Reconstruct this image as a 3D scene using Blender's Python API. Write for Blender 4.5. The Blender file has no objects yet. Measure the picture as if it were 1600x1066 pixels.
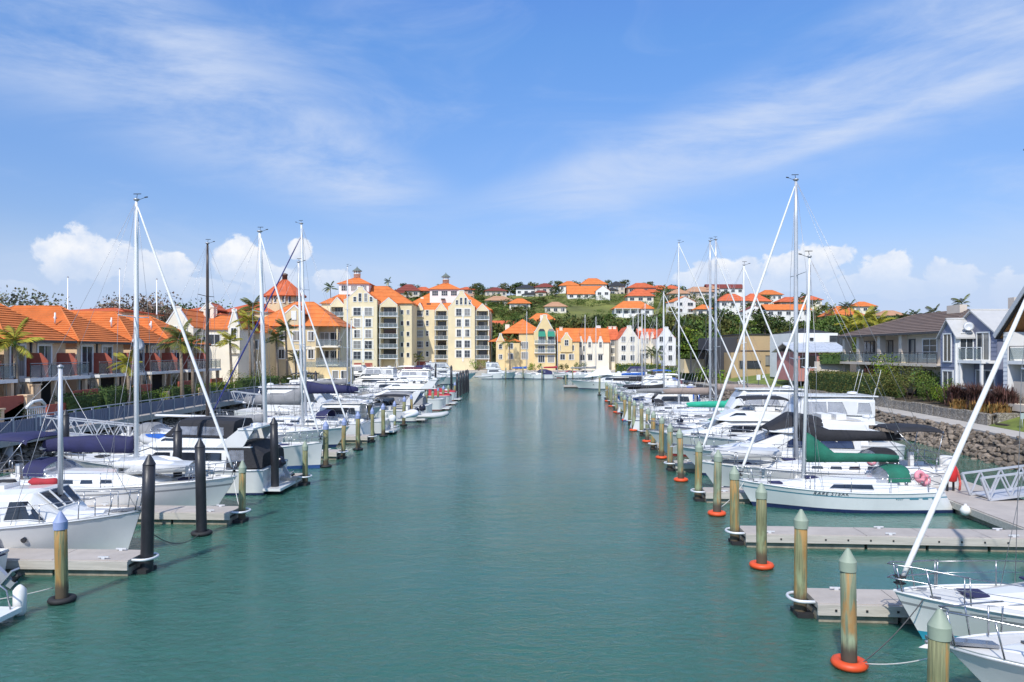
import bpy, math, random
from math import sin, cos, pi, radians, sqrt
from mathutils import Vector, Matrix
SC = bpy.context.scene
C = SC.collection
# ---------------------------------------------------------------- camera
FPX, EYE, HOR = 1150.0, 6.5, 551.0
cam_d = bpy.data.cameras.new('camera'); cam = bpy.data.objects.new('camera', cam_d); C.objects.link(cam)
cam.location = (0, 0, EYE); cam.rotation_euler = (radians(90), 0, 0)
cam_d.sensor_width = 36.0; cam_d.lens = 36.0*FPX/1600.0; cam_d.shift_y = (HOR-533.0)/1600.0
cam_d.clip_start = 0.1; cam_d.clip_end = 9000
SC.camera = cam
# ---------------------------------------------------------------- light
LD = Vector((0.36, 1.0, -1.15)).normalized()
SUN_EL = math.asin(-LD.z)
sun_d = bpy.data.lights.new('sun', 'SUN'); sun = bpy.data.objects.new('sun', sun_d); C.objects.link(sun)
sun_d.energy = 3.6; sun_d.angle = radians(0.53); sun_d.color = (1.0, 0.955, 0.88)
sun.rotation_euler = LD.to_track_quat('-Z', 'Y').to_euler(); sun.location = (0, -20, 60)
SC.view_settings.view_transform = 'Standard'; SC.view_settings.look = 'None'
SC.view_settings.exposure = 0.22; SC.view_settings.gamma = 1.0; SC.view_settings.use_curve_mapping = False
SC.render.engine = 'CYCLES'
SC.cycles.max_bounces = 6; SC.cycles.diffuse_bounces = 3; SC.cycles.glossy_bounces = 3; SC.cycles.transmission_bounces = 4
SC.cycles.transparent_max_bounces = 8; SC.cycles.use_denoising = True
SC.cycles.caustics_reflective = False; SC.cycles.caustics_refractive = False

class NG:
    """small helper to write node graphs as expressions"""
    def __init__(s, nt): s.nt = nt; nt.nodes.clear()
    def n(s, typ, ins=None, **at):
        o = s.nt.nodes.new(typ)
        for k, v in at.items(): setattr(o, k, v)
        for k, v in (ins or {}).items():
            if isinstance(v, bpy.types.NodeSocket): s.nt.links.new(v, o.inputs[k])
            elif v is not None: o.inputs[k].default_value = v
        return o
    def m(s, op, a, b=0.0, c=0.0, clamp=False):
        return s.n('ShaderNodeMath', {0: a, 1: b, 2: c}, operation=op, use_clamp=clamp).outputs[0]
    def mix(s, f, a, b, mode='MIX'):
        o = s.n('ShaderNodeMix', {0: f}, data_type='RGBA', blend_type=mode)
        for i, v in ((6, a), (7, b)):
            if isinstance(v, bpy.types.NodeSocket): s.nt.links.new(v, o.inputs[i])
            else: o.inputs[i].default_value = (*v[:3], 1)
        return o.outputs[2]
    def noise(s, vec, scale, detail=3, rough=.55, dist=0.0):
        return s.n('ShaderNodeTexNoise', {'Vector': vec, 'Scale': scale, 'Detail': detail, 'Roughness': rough, 'Distortion': dist}).outputs[0]
    def sstep(s, x, a, b):
        return s.n('ShaderNodeMapRange', {0: x, 1: a, 2: b, 3: 0.0, 4: 1.0}, interpolation_type='SMOOTHSTEP').outputs[0]
    def lstep(s, x, a, b, c=0.0, d=1.0):
        return s.n('ShaderNodeMapRange', {0: x, 1: a, 2: b, 3: c, 4: d}).outputs[0]
    def scl(s, vec, xyz, loc=(0, 0, 0)):
        return s.n('ShaderNodeMapping', {0: vec, 1: loc, 3: xyz}).outputs[0]

W = bpy.data.worlds.new('World'); SC.world = W; W.use_nodes = True
g = NG(W.node_tree)
tc = g.n('ShaderNodeTexCoord').outputs['Generated']
sky = g.n('ShaderNodeTexSky', sky_type='NISHITA', sun_disc=False, sun_elevation=SUN_EL,
          sun_rotation=math.atan2(-LD.x, -LD.y), altitude=10, air_density=1.0, dust_density=0.6, ozone_density=2.2)
sx = g.n('ShaderNodeSeparateXYZ', {0: tc})
X, Y, Z = sx.outputs
az = g.m('ARCTAN2', X, Y); el = g.m('ARCSINE', Z)
ae = g.n('ShaderNodeCombineXYZ', {0: az, 1: el, 2: 0.0}).outputs[0]
# high cirrus: two long wind-blown sheets meeting over the far end of the basin, plus thin veils
def band(a0, e0, a1, e1, w0, w1, ang, sc, lo, hi, seed):
    dx, dy = a1-a0, e1-e0; L = sqrt(dx*dx+dy*dy); ux, uy = dx/L, dy/L
    ra = g.m('SUBTRACT', az, a0); re = g.m('SUBTRACT', el, e0)
    t = g.m('DIVIDE', g.m('ADD', g.m('MULTIPLY', ra, ux), g.m('MULTIPLY', re, uy)), L)
    d = g.m('ABSOLUTE', g.m('SUBTRACT', g.m('MULTIPLY', re, ux), g.m('MULTIPLY', ra, uy)))
    w = g.lstep(t, 0.0, 1.0, w0, w1)
    prof = g.m('SUBTRACT', 1.0, g.sstep(g.m('DIVIDE', d, w), 0.15, 1.0))
    ends = g.m('SUBTRACT', 1.0, g.sstep(t, 0.8, 1.1))
    mp = g.n('ShaderNodeMapping', {0: ae, 1: (seed, seed*.7, 0), 2: (0, 0, -ang), 3: (sc*0.35, sc*1.5, 1)}).outputs[0]
    nz = g.sstep(g.noise(mp, 1.0, 7, .62, .5), lo, hi)
    return g.m('MULTIPLY', g.m('MULTIPLY', prof, ends), nz)
c1 = band(-.74, .455, -.10, .19, .20, .06, -.38, 8, .26, .70, 3.1)
c2 = band(.74, .39, -.06, .185, .15, .04, .24, 8, .26, .70, 7.7)
c2b = band(.70, .325, .28, .235, .022, .02, .22, 14, .3, .66, 1.7)
mp = g.scl(ae, (3.0, 9.0, 1), (4.2, 1.3, 0))
veil = g.m('MULTIPLY', g.sstep(g.noise(mp, 1.0, 6, .6, .8), .45, .85), .45)
ci = g.m('ADD', g.m('ADD', g.m('MULTIPLY', c1, .95), g.m('MULTIPLY', c2, .8)), g.m('ADD', veil, g.m('MULTIPLY', c2b, .45)), clamp=True)
tint = g.n('ShaderNodeCombineColor', {0: g.lstep(el, .05, .45, .97, .94), 1: g.lstep(el, .0, .40, .83, 1.36), 2: g.lstep(el, .0, .45, .93, 1.93)}).outputs[0]
over = g.m('MULTIPLY', g.m('MULTIPLY', g.sstep(el, .40, .75), g.sstep(g.noise(g.scl(tc, (2.2, 1.4, 1.0), (1.7, 0, 0)), 1.6, 5, .6, .6), .36, .66)), .75)  # cloud veil mostly above the view, added to raise and whiten fill light
ci = g.m('MAXIMUM', ci, over)
skyc = g.mix(1.0, sky.outputs[0], tint, 'MULTIPLY')
skyc = g.mix(g.m('MULTIPLY', g.m('SUBTRACT', 1.0, g.sstep(el, .05, .17)), .85), skyc, (4.7, 5.9, 8.2))
skyc = g.mix(g.m('MULTIPLY', ci, .85), skyc, (5.9, 6.7, 8.3))
# low fair-weather cumulus along the horizon: a band of puffs, some placed, the rest by noise
def puff(a, e, ra, re):
    da = g.m('DIVIDE', g.m('SUBTRACT', az, a), ra); de = g.m('DIVIDE', g.m('SUBTRACT', el, e), re)
    return g.m('SUBTRACT', 1.0, g.m('SQRT', g.m('ADD', g.m('MULTIPLY', da, da), g.m('MULTIPLY', de, de))))
def pe(px, py): return (math.atan((px-800)/FPX), math.atan((HOR-py)/FPX*cos(math.atan((px-800)/FPX))))
puffs = None
for px, py, w, h in ((128, 405, 105, 58), (235, 420, 110, 40), (375, 408, 80, 58), (430, 440, 90, 40), (472, 392, 32, 24), (520, 440, 60, 30),
                     (1110, 430, 90, 36), (1165, 428, 60, 34), (1255, 420, 100, 48), (1300, 400, 52, 28), (1388, 415, 62, 34), (1480, 432, 70, 34),
                     (1210, 445, 190, 26), (1345, 446, 150, 24), (1440, 450, 130, 24), (300, 448, 170, 22), (15, 455, 60, 20), (1590, 455, 60, 40), (-330, 420, 150, 60), (1900, 410, 160, 60)):
    a, e = pe(px, py); p = puff(a, e, w*.64/FPX, h*.76/FPX)
    puffs = p if puffs is None else g.m('MAXIMUM', puffs, p)
nz = g.noise(ae, 30.0, 7, .60, .3)
cu = g.sstep(g.m('ADD', puffs, g.m('MULTIPLY', g.m('SUBTRACT', nz, .5), 1.6)), .08, .30)
low = g.sstep(el, .06, .125)
cu = g.m('MULTIPLY', cu, g.lstep(low, 0, 1, .12, .90))
shade = g.lstep(g.noise(g.scl(ae, (1, 1, 1), (0, -.012, 0)), 30.0, 5, .6), .35, .65)
cuc = g.mix(g.m('MULTIPLY', shade, g.lstep(el, .07, .13, .45, 1.0)), (6.1, 6.9, 8.4), (8.9, 8.9, 9.0))
skyc = g.mix(cu, skyc, cuc)
bg = g.n('ShaderNodeBackground', {0: skyc, 1: 0.097})
g.nt.links.new(bg.outputs[0], g.n('ShaderNodeOutputWorld').inputs[0])
# ---------------------------------------------------------------- helpers
def ordn(i): return ('nearest', 'second', 'third', 'fourth', 'fifth', 'sixth', 'seventh', 'eighth', 'ninth', 'tenth', 'eleventh', 'twelfth', 'thirteenth', 'fourteenth', 'fifteenth')[i]
RN = random.Random(11)
def rr(a, b): return RN.uniform(a, b)
def PX(px, Y): return (px-800.0)*Y/FPX          # where a sight line at column px stands at depth Y
def PZ(py, Y): return EYE-(py-HOR)*Y/FPX

class MB:
    """collects geometry for ONE mesh object"""
    def __init__(s): s.v = []; s.f = []; s.m = []; s.s = []
    def add(s, vs, fs, m=0, sm=False):
        b = len(s.v); s.v.extend(tuple(p) for p in vs)
        for f in fs: s.f.append(tuple(i+b for i in f)); s.m.append(m); s.s.append(sm)
        return s
    def box(s, x0, x1, y0, y1, z0, z1, m=0):
        return s.add([(x0,y0,z0),(x1,y0,z0),(x1,y1,z0),(x0,y1,z0),(x0,y0,z1),(x1,y0,z1),(x1,y1,z1),(x0,y1,z1)],
              [(3,2,1,0),(4,5,6,7),(0,1,5,4),(1,2,6,5),(2,3,7,6),(3,0,4,7)], m)
    def bar(s, p, q, w, h, m=0):
        p, q = Vector(p), Vector(q); d = (q-p).normalized()
        u = d.cross(Vector((0, 0, 1))); u = Vector((1, 0, 0)) if u.length < 1e-4 else u.normalized()
        n = u.cross(d); vs = []
        for c in (p, q):
            for a, b in ((-1,-1),(1,-1),(1,1),(-1,1)): vs.append(c+u*a*w/2+n*b*h/2)
        return s.add(vs, [(0,1,2,3),(7,6,5,4),(0,4,5,1),(1,5,6,2),(2,6,7,3),(3,7,4,0)], m)
    def tube(s, pts, r, n=6, m=0, cap=True, sm=True):
        pts = [Vector(p) for p in pts]; k = len(pts); rs = r if isinstance(r, (list, tuple)) else [r]*k
        rings = []; up = None
        for i, p in enumerate(pts):
            d = (pts[min(i+1, k-1)]-pts[max(i-1, 0)]).normalized()
            if up is None: up = Vector((0, 0, 1)) if abs(d.z) < .9 else Vector((1, 0, 0))
            u = d.cross(up).normalized(); w = u.cross(d); up = w
            rings.append([p+u*(cos(2*pi*j/n)*rs[i])+w*(sin(2*pi*j/n)*rs[i]) for j in range(n)])
        return s.loft(rings, m, True, cap, sm)
    def loft(s, rings, m=0, closed=True, cap=True, sm=True):
        n = len(rings[0]); vs = [p for r in rings for p in r]; b = len(s.v); s.v.extend(tuple(p) for p in vs)
        for i in range(len(rings)-1):
            for j in range(n if closed else n-1):
                a = b+i*n; j2 = (j+1) % n
                s.f.append((a+j, a+j2, a+n+j2, a+n+j)); s.m.append(m(i, j) if callable(m) else m); s.s.append(sm)
        if cap:
            mm = m(0, 0) if callable(m) else m
            s.f.append(tuple(b+j for j in reversed(range(n)))); s.m.append(mm); s.s.append(False)
            s.f.append(tuple(b+(len(rings)-1)*n+j for j in range(n))); s.m.append(mm); s.s.append(False)
        return s
    def lathe(s, prof, n=14, c=(0, 0, 0), m=0, sm=True):
        rings = [[(c[0]+cos(2*pi*j/n)*r, c[1]+sin(2*pi*j/n)*r, c[2]+z) for j in range(n)] for r, z in prof]
        return s.loft(rings, m, True, True, sm)
    def prism(s, poly, y0, y1, m=0):                       # polygon in xz, thickness in y
        k = len(poly); vs = [(x, y0, z) for x, z in poly]+[(x, y1, z) for x, z in poly]
        return s.add(vs, [tuple(range(k)), tuple(reversed(range(k, 2*k)))]+[(i, i+k, (i+1) % k+k, (i+1) % k) for i in range(k)], m)
    def slab(s, poly, z0, z1, m=0):                        # polygon in xy, thickness in z
        k = len(poly); vs = [(x, y, z0) for x, y in poly]+[(x, y, z1) for x, y in poly]
        return s.add(vs, [tuple(reversed(range(k))), tuple(range(k, 2*k))]+[(i, (i+1) % k, (i+1) % k+k, i+k) for i in range(k)], m)
    def torus(s, c, R, r, n=18, k=8, m=0, sz=1.0):
        b = len(s.v)
        for i in range(n):
            a = 2*pi*i/n
            for j in range(k):
                t = 2*pi*j/k; q = R+r*cos(t); s.v.append((c[0]+q*cos(a), c[1]+q*sin(a), c[2]+r*sz*sin(t)))
        for i in range(n):
            for j in range(k):
                s.f.append((b+i*k+j, b+((i+1) % n)*k+j, b+((i+1) % n)*k+(j+1) % k, b+i*k+(j+1) % k)); s.m.append(m); s.s.append(True)
        return s
    def mesh(s, name, mats):
        me = bpy.data.meshes.new(name); me.from_pydata(s.v, [], s.f)
        for x in (mats if isinstance(mats, (list, tuple)) else [mats]): me.materials.append(x)
        me.polygons.foreach_set('material_index', s.m); me.polygons.foreach_set('use_smooth', s.s); me.update()
        return me
    def build(s, name, mats, parent=None, loc=None, rot=None):
        return put(name, s.mesh(name, mats), parent, loc, rot)

LOG = []
def put(name, me, parent=None, loc=None, rot=None, scale=None):
    o = bpy.data.objects.new(name, me); C.objects.link(o); LOG.append(o)
    if parent is not None: o.parent = parent
    if loc is not None: o.location = loc
    if rot is not None: o.rotation_euler = rot if isinstance(rot, (tuple, list)) else (0, 0, rot)
    if scale is not None: o.scale = scale if isinstance(scale, (tuple, list)) else (scale,)*3
    return o
def tag(o, label=None, cat=None, group=None, kind=None):
    for k, v in (('label', label), ('category', cat), ('group', group), ('kind', kind)):
        if v: o[k] = v
    return o
def thing(name, label, cat, loc=(0, 0, 0), rz=0.0, group=None):
    return tag(put(name, None, None, loc, rz), label, cat, group)
def structure(o): o['kind'] = 'structure'; return o
def stuff(o): o['kind'] = 'stuff'; return o
def bevel(o, w=.03, seg=2):
    b = o.modifiers.new('bevel', 'BEVEL'); b.width = w; b.segments = seg; b.limit_method = 'ANGLE'; b.angle_limit = radians(35)
    b.harden_normals = False
    return o
# ---------------------------------------------------------------- materials
MATS = {}
def mat(name, col, rough=.5, var=.12, vs=2.5, bump=0.0, bs=25.0, metal=0.0, rand=0.0, stretch=None, spec=None, isl=0.0, coat=0.0, vd=4, dirt=0.0, coord='Object'):
    if name in MATS: return MATS[name]
    m = bpy.data.materials.new(name); m.use_nodes = True; g = NG(m.node_tree)
    v = g.n('ShaderNodeTexCoord').outputs[coord]
    if rand or isl:
        oi = g.n('ShaderNodeObjectInfo').outputs['Random']
        v = g.n('ShaderNodeVectorMath', {0: v, 1: g.n('ShaderNodeCombineXYZ', {0: g.m('MULTIPLY', oi, 37.0), 1: oi, 2: g.m('MULTIPLY', oi, 11.0)}).outputs[0]}, operation='ADD').outputs[0]
    if stretch: v = g.scl(v, stretch)
    nz = g.noise(v, vs, vd, .6)
    f = g.lstep(nz, .3, .7)
    c = g.mix(f, tuple(x*(1-var) for x in col), tuple(min(1, x*(1+var)) for x in col))
    if rand:
        k = g.lstep(oi, 0, 1, 1-rand, 1+rand)
        c = g.mix(1.0, c, g.n('ShaderNodeCombineColor', {0: k, 1: k, 2: k}).outputs[0], 'MULTIPLY')
    if isl:
        ri = g.n('ShaderNodeNewGeometry').outputs['Random Per Island']
        k = g.lstep(ri, 0, 1, 1-isl, 1+isl); kr = g.lstep(g.m('FRACT', g.m('MULTIPLY', ri, 7.13)), 0, 1, 1-isl*.5, 1+isl*.6)
        c = g.mix(1.0, c, g.n('ShaderNodeCombineColor', {0: g.m('MULTIPLY', k, kr), 1: k, 2: k}).outputs[0], 'MULTIPLY')
    if dirt:
        d = g.m('MULTIPLY', g.sstep(g.noise(g.scl(v, (1.2, 1.2, .25)), 1.7, 5, .65), .5, .8), dirt)
        c = g.mix(d, c, tuple(x*.45+.02 for x in col))
    ins = {'Base Color': c, 'Roughness': g.lstep(nz, .2, .8, max(rough-.07, .02), min(rough+.07, 1)), 'Metallic': metal}
    if spec is not None: ins['Specular IOR Level'] = spec
    if coat: ins['Coat Weight'] = coat
    if bump:
        h = g.noise(v, bs, 4, .6)
        ins['Normal'] = g.n('ShaderNodeBump', {'Strength': bump, 'Distance': .05, 'Height': h}).outputs[0]
    p = g.n('ShaderNodeBsdfPrincipled', ins)
    g.nt.links.new(p.outputs[0], g.n('ShaderNodeOutputMaterial').inputs[0])
    MATS[name] = m; return m
M = dict(
 gel=mat('gelcoat_white', (.735,.735,.72), .2, .04, 1.2, rand=.06, coat=.3, dirt=.10),
 gelcream=mat('gelcoat_cream', (.78,.75,.67), .28, .04, 1.2, coat=.2),
 gelgrey=mat('gelcoat_grey', (.5,.52,.54), .28, .05, 1.5),
 deck=mat('deck_nonslip', (.64,.63,.60), .6, .05, 3, bump=.15, bs=60),
 deckgrey=mat('deck_greybeige', (.55,.53,.49), .65, .06, 3, bump=.15, bs=60),
 teak=mat('teak', (.30,.17,.08), .6, .25, 2, stretch=(1,14,14), bump=.2),
 navyc=mat('navy_canvas', (.022,.024,.085), .8, .22, 2.2, bump=.35, bs=9),
 blackc=mat('black_canvas', (.018,.018,.022), .78, .3, 2.2, bump=.35, bs=9),
 greyc=mat('grey_canvas', (.24,.24,.245), .8, .12, 2.2, bump=.35, bs=9),
 taupec=mat('taupe_canvas', (.30,.235,.20), .8, .12, 2.2, bump=.35, bs=9),
 greenc=mat('green_canvas', (.012,.135,.085), .8, .2, 2.2, bump=.35, bs=9),
 tealc=mat('jade_canvas', (.02,.38,.24), .75, .12, 2.2, bump=.3, bs=9),
 bluec=mat('blue_canvas', (.02,.11,.42), .75, .16, 2.2, bump=.3, bs=9),
 redc=mat('red_canvas', (.38,.025,.035), .75, .15, 2.2, bump=.3, bs=9),
 burgc=mat('burgundy_canvas', (.12,.03,.05), .8, .15, 2.2, bump=.3, bs=9),
 whitec=mat('white_canvas', (.78,.78,.77), .75, .05, 2.2, bump=.3, bs=7),
 sail=mat('furled_sailcloth', (.82,.81,.78), .7, .04, 3, bump=.25, bs=12),
 navys=mat('navy_sailcloth', (.03,.04,.19), .7, .15, 3, bump=.25, bs=12),
 alu=mat('mast_aluminium', (.60,.61,.63), .38, .05, 4, metal=.35),
 mastw=mat('mast_white', (.82,.82,.81), .32, .03, 3),
 bronze=mat('mast_bronze', (.075,.055,.045), .4, .15, 3, metal=.2),
 steel=mat('stainless', (.40,.41,.43), .28, .05, 6, metal=.9),
 wire=mat('wire_steel', (.42,.42,.43), .4, .05, 6, metal=.5),
 rope=mat('rope_white', (.68,.66,.6), .85, .1, 20),
 ropedark=mat('rope_dark', (.08,.08,.08), .85, .1, 20),
 glass=mat('tinted_glass', (.018,.022,.03), .06, .2, 1.5, spec=.8),
 glassb=mat('blue_glass', (.03,.045,.10), .06, .2, 1.5, spec=.9),
 rubber=mat('black_rubber', (.02,.02,.021), .7, .2, 5),
 hypalon=mat('grey_inflatable', (.52,.52,.51), .55, .06, 3),
 hypalonw=mat('white_inflatable', (.76,.76,.75), .5, .05, 3),
 fenderw=mat('fender_white', (.76,.75,.72), .4, .06, 5),
 pink=mat('faded_pink', (.75,.28,.33), .7, .12, 8, bump=.2),
 red=mat('signal_red', (.62,.03,.03), .45, .08, 4),
 antiblue=mat('antifoul_blue', (.03,.09,.27), .6, .2, 3, dirt=.3),
 antinavy=mat('antifoul_navy', (.015,.03,.10), .6, .2, 3, dirt=.3),
 antiteal=mat('antifoul_teal', (.03,.30,.42), .55, .15, 3, dirt=.2),
 antired=mat('antifoul_red', (.25,.03,.03), .6, .2, 3),
 antiblack=mat('antifoul_black', (.02,.02,.025), .6, .2, 3),
 stripeb=mat('stripe_slate_blue', (.09,.25,.32), .4, .05, 3),
 stripen=mat('stripe_navy', (.02,.03,.12), .4, .05, 3),
 striper=mat('stripe_red', (.35,.03,.04), .4, .05, 3),
 stripeg=mat('stripe_grey', (.3,.31,.32), .4, .05, 3),
 blueh=mat('hull_blue', (.02,.12,.50), .25, .06, 2, coat=.3),
 cowl=mat('outboard_cowl', (.015,.016,.03), .25, .1, 3, coat=.4),
 silver=mat('outboard_silver', (.46,.48,.52), .35, .06, 4, metal=.4),
 dark=mat('recess_shade_dark', (.018,.016,.014), .8, .2, 3),  # near-black colour standing in for the shade inside openings
 trimw=mat('trim_white', (.78,.78,.76), .5, .04, 3),
)
def vinyl():
    m = bpy.data.materials.new('clear_vinyl'); m.use_nodes = True; g = NG(m.node_tree)
    v = g.n('ShaderNodeTexCoord').outputs['Object']; nz = g.noise(v, 2.2, 3)
    b = g.n('ShaderNodeBump', {'Strength': .35, 'Distance': .06, 'Height': g.noise(v, 3.5, 2)}).outputs[0]
    p = g.n('ShaderNodeBsdfPrincipled', {'Base Color': (.40,.42,.47,1), 'Roughness': .12, 'Normal': b, 'Specular IOR Level': .8})
    t = g.n('ShaderNodeBsdfTransparent', {0: (.86,.87,.9,1)})
    mx = g.n('ShaderNodeMixShader', {0: g.lstep(nz, .3, .7, .25, .62), 1: t.outputs[0], 2: p.outputs[0]})
    g.nt.links.new(mx.outputs[0], g.n('ShaderNodeOutputMaterial').inputs[0]); return m
M['vinyl'] = vinyl()
def glasspanel():
    m = bpy.data.materials.new('balustrade_glass'); m.use_nodes = True; g = NG(m.node_tree)
    p = g.n('ShaderNodeBsdfPrincipled', {'Base Color': (.30,.34,.36,1), 'Roughness': .06})
    t = g.n('ShaderNodeBsdfTransparent', {0: (.85,.9,.9,1)})
    mx = g.n('ShaderNodeMixShader', {0: .35, 1: t.outputs[0], 2: p.outputs[0]})
    g.nt.links.new(mx.outputs[0], g.n('ShaderNodeOutputMaterial').inputs[0]); return m
M['bglass'] = glasspanel()
def pilemat(name, base, streak, algae, low):
    m = bpy.data.materials.new(name); m.use_nodes = True; g = NG(m.node_tree)
    v = g.n('ShaderNodeTexCoord').outputs['Object']; oi = g.n('ShaderNodeObjectInfo').outputs['Random']
    off = g.n('ShaderNodeCombineXYZ', {0: g.m('MULTIPLY', oi, 31.0), 1: g.m('MULTIPLY', oi, 17.0), 2: g.m('MULTIPLY', oi, 5.0)}).outputs[0]
    z = g.n('ShaderNodeSeparateXYZ', {0: v}).outputs[2]
    w = g.n('ShaderNodeVectorMath', {0: v, 1: off}, operation='ADD').outputs[0]
    grain = g.noise(g.scl(w, (14, 14, .7)), 1.6, 5, .65); st = g.noise(g.scl(w, (5.5, 5.5, .55)), 1.4, 5, .6, .8)
    c = g.mix(g.lstep(grain, .3, .7), tuple(x*.55 for x in base), tuple(x*1.25 for x in base))
    c = g.mix(g.m('MULTIPLY', g.sstep(g.m('ADD', st, g.lstep(oi, 0, 1, -.08, .03)), .47, .60), .85), c, streak)
    c = g.mix(g.m('MULTIPLY', g.sstep(g.noise(g.scl(w, (3, 3, 1)), 1.6, 4), .46, .66), g.m('SUBTRACT', 1.0, g.sstep(z, .5, 1.9))), c, algae)
    zz = g.m('ADD', z, g.m('MULTIPLY', grain, .30))
    c = g.mix(g.sstep(zz, .78, .5), c, low)
    b = g.n('ShaderNodeBump', {'Strength': .7, 'Distance': .03, 'Height': grain}).outputs[0]
    p = g.n('ShaderNodeBsdfPrincipled', {'Base Color': c, 'Roughness': .75, 'Normal': b})
    g.nt.links.new(p.outputs[0], g.n('ShaderNodeOutputMaterial').inputs[0]); return m
M['pile'] = pilemat('weathered_timber_pile', (.215,.22,.11), (.40,.215,.06), (.30,.36,.20), (.10,.075,.045))
M['pileg'] = pilemat('green_timber_pile', (.215,.255,.165), (.42,.22,.07), (.34,.40,.25), (.085,.07,.05))
M['pileb'] = mat('black_sleeved_pile', (.022,.022,.026), .42, .3, 2.5, bump=.15, bs=14, stretch=(1,1,.4), dirt=.25)
M['capg'] = mat('pile_cap_green', (.30,.355,.27), .6, .1, 3)
M['capb'] = mat('pile_cap_blue', (.27,.33,.53), .55, .1, 3)
M['orange'] = mat('orange_float', (.72,.085,.02), .5, .1, 4, rand=.1, dirt=.25)
M['conc'] = mat('pontoon_concrete', (.43,.385,.345), .85, .10, 1.3, bump=.2, bs=40, dirt=.25)
M['conclow'] = mat('pontoon_float_concrete', (.30,.265,.20), .9, .3, 2.5, bump=.4, bs=15, dirt=.6)
M['waler'] = mat('waler_timber', (.50,.46,.40), .75, .15, 2, stretch=(.4,6,6), bump=.25, bs=10, dirt=.25)
M['hoop'] = mat('hoop_galvanised', (.68,.69,.70), .5, .08, 4, metal=.2)
M['galv'] = mat('gangway_aluminium', (.56,.57,.60), .45, .07, 4, metal=.3)
# ---------------------------------------------------------------- water and land
def watermat():
    m = bpy.data.materials.new('harbour_water'); m.use_nodes = True; g = NG(m.node_tree)
    v = g.n('ShaderNodeTexCoord').outputs['Object']
    n1 = g.noise(g.scl(v, (1.0, 1.7, 1)), 3.4, 4, .62, .8)       # small wind ripple
    n2 = g.noise(g.scl(v, (.8, 1.6, 1), (3, 9, 0)), .75, 2, .5, .4)
    n3 = g.noise(v, .16, 2, .5)
    patch = g.noise(g.scl(v, (.018, .055, 1), (2.3, 7.1, 0)), 1.0, 4, .6, .6)   # cat's-paws: breeze and calm
    amp = g.lstep(patch, .36, .62, .45, 1.25)
    h = g.m('ADD', g.m('MULTIPLY', n1, .55), g.m('ADD', g.m('MULTIPLY', n2, .75), g.m('MULTIPLY', n3, 1.0)))
    sx_, sy_, _z = g.n('ShaderNodeSeparateXYZ', {0: v}).outputs                     # lee of the berths: smoother than the fairway
    rt = g.sstep(g.m('SUBTRACT', sx_, g.m('MULTIPLY', sy_, .068)), 6.4, 9.2); lt = g.sstep(g.m('SUBTRACT', sx_, g.m('MULTIPLY', sy_, .045)), -12.2, -15.0)
    far = g.m('MULTIPLY', g.sstep(sy_, 150, 60), g.sstep(sy_, -40, -10)); amp = g.m('MULTIPLY', amp, g.m('SUBTRACT', 1.0, g.m('MULTIPLY', g.m('MULTIPLY', g.m('MAXIMUM', g.m('ADD', g.m('MULTIPLY', rt, .75), g.m('MULTIPLY', g.sstep(sx_, 15, 21), .16)), g.m('MULTIPLY', lt, .78)), far), 1.0)))
    b = g.n('ShaderNodeBump', {'Strength': g.m('MULTIPLY', amp, .62), 'Distance': .16, 'Height': h}).outputs[0]
    c = g.mix(g.noise(g.scl(v, (.05, .03, 1)), 1.0, 3, .5), (.031, .120, .090), (.045, .146, .110))
    p = g.n('ShaderNodeBsdfPrincipled', {'Base Color': c, 'Roughness': .05, 'IOR': 1.36, 'Normal': b, 'Subsurface Weight': 1.0, 'Subsurface Radius': (.5, 1.0, 1.0), 'Subsurface Scale': 1.6})
    g.nt.links.new(p.outputs[0], g.n('ShaderNodeOutputMaterial').inputs[0]); return m
WM = watermat()
mb = MB(); mb.add([(-2500, -600, 0), (2500, -600, 0), (2500, 4200, 0), (-2500, 4200, 0)], [(0, 1, 2, 3)])
structure(mb.build('water', WM))

def interp(t, tab):
    if t <= tab[0][0]: return tab[0][1]
    for (a, x), (b, y) in zip(tab, tab[1:]):
        if t <= b: return x+(y-x)*(t-a)/(b-a)
    return tab[-1][1]
def hsh(x, y): return (sin(x*.071+1.3)*cos(y*.053)+.5*sin(x*.17+y*.13+.7)+.3*sin(x*.31-y*.27))
def sm(a, b, x):
    t = min(1, max(0, (x-a)/(b-a))); return t*t*(3-2*t)
def hill(x, y):
    gx = (.25+.75*sm(-150, -70, x))*(1-.40*sm(70, 230, x))
    yy = min(y, 425+8*sin(x*.03))
    h = 1.7+max(0, yy-224)*.192*gx
    if y > 440: h -= (y-440)*.12
    return h+.6*hsh(x, y)*sm(224, 260, y)
GRASS = mat('hill_grass', (.155,.165,.035), .95, .42, .06, bump=.4, bs=1.5, vd=9)
LAWN = mat('lawn_grass', (.15,.19,.035), .95, .45, .55, bump=.8, bs=22, vd=9)
EARTH = mat('garden_soil', (.10,.075,.045), .95, .3, .8, bump=.4, bs=6)
PATHC = mat('path_concrete', (.44,.41,.37), .9, .10, .5, bump=.15, bs=25, dirt=.2)
PAVE = mat('quay_paving', (.52,.46,.39), .9, .12, .6, bump=.15, bs=20)
ROCK = mat('basalt_boulder', (.205,.165,.128), .9, .38, 2.2, bump=.7, bs=7, rand=.35)
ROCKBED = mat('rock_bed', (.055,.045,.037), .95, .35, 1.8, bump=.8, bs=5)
STONEW = None
nx, ny = 92, 40
mb = MB(); vs = []; fs = []
for j in range(ny):
    for i in range(nx):
        x = -360+i*8; y = 214+j*7.2; vs.append((x, y, hill(x, y)))
for j in range(ny-1):
    for i in range(nx-1): a = j*nx+i; fs.append((a, a+1, a+nx+1, a+nx))
mb.add(vs, fs, 0, True); structure(mb.build('hillside', GRASS))

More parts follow.
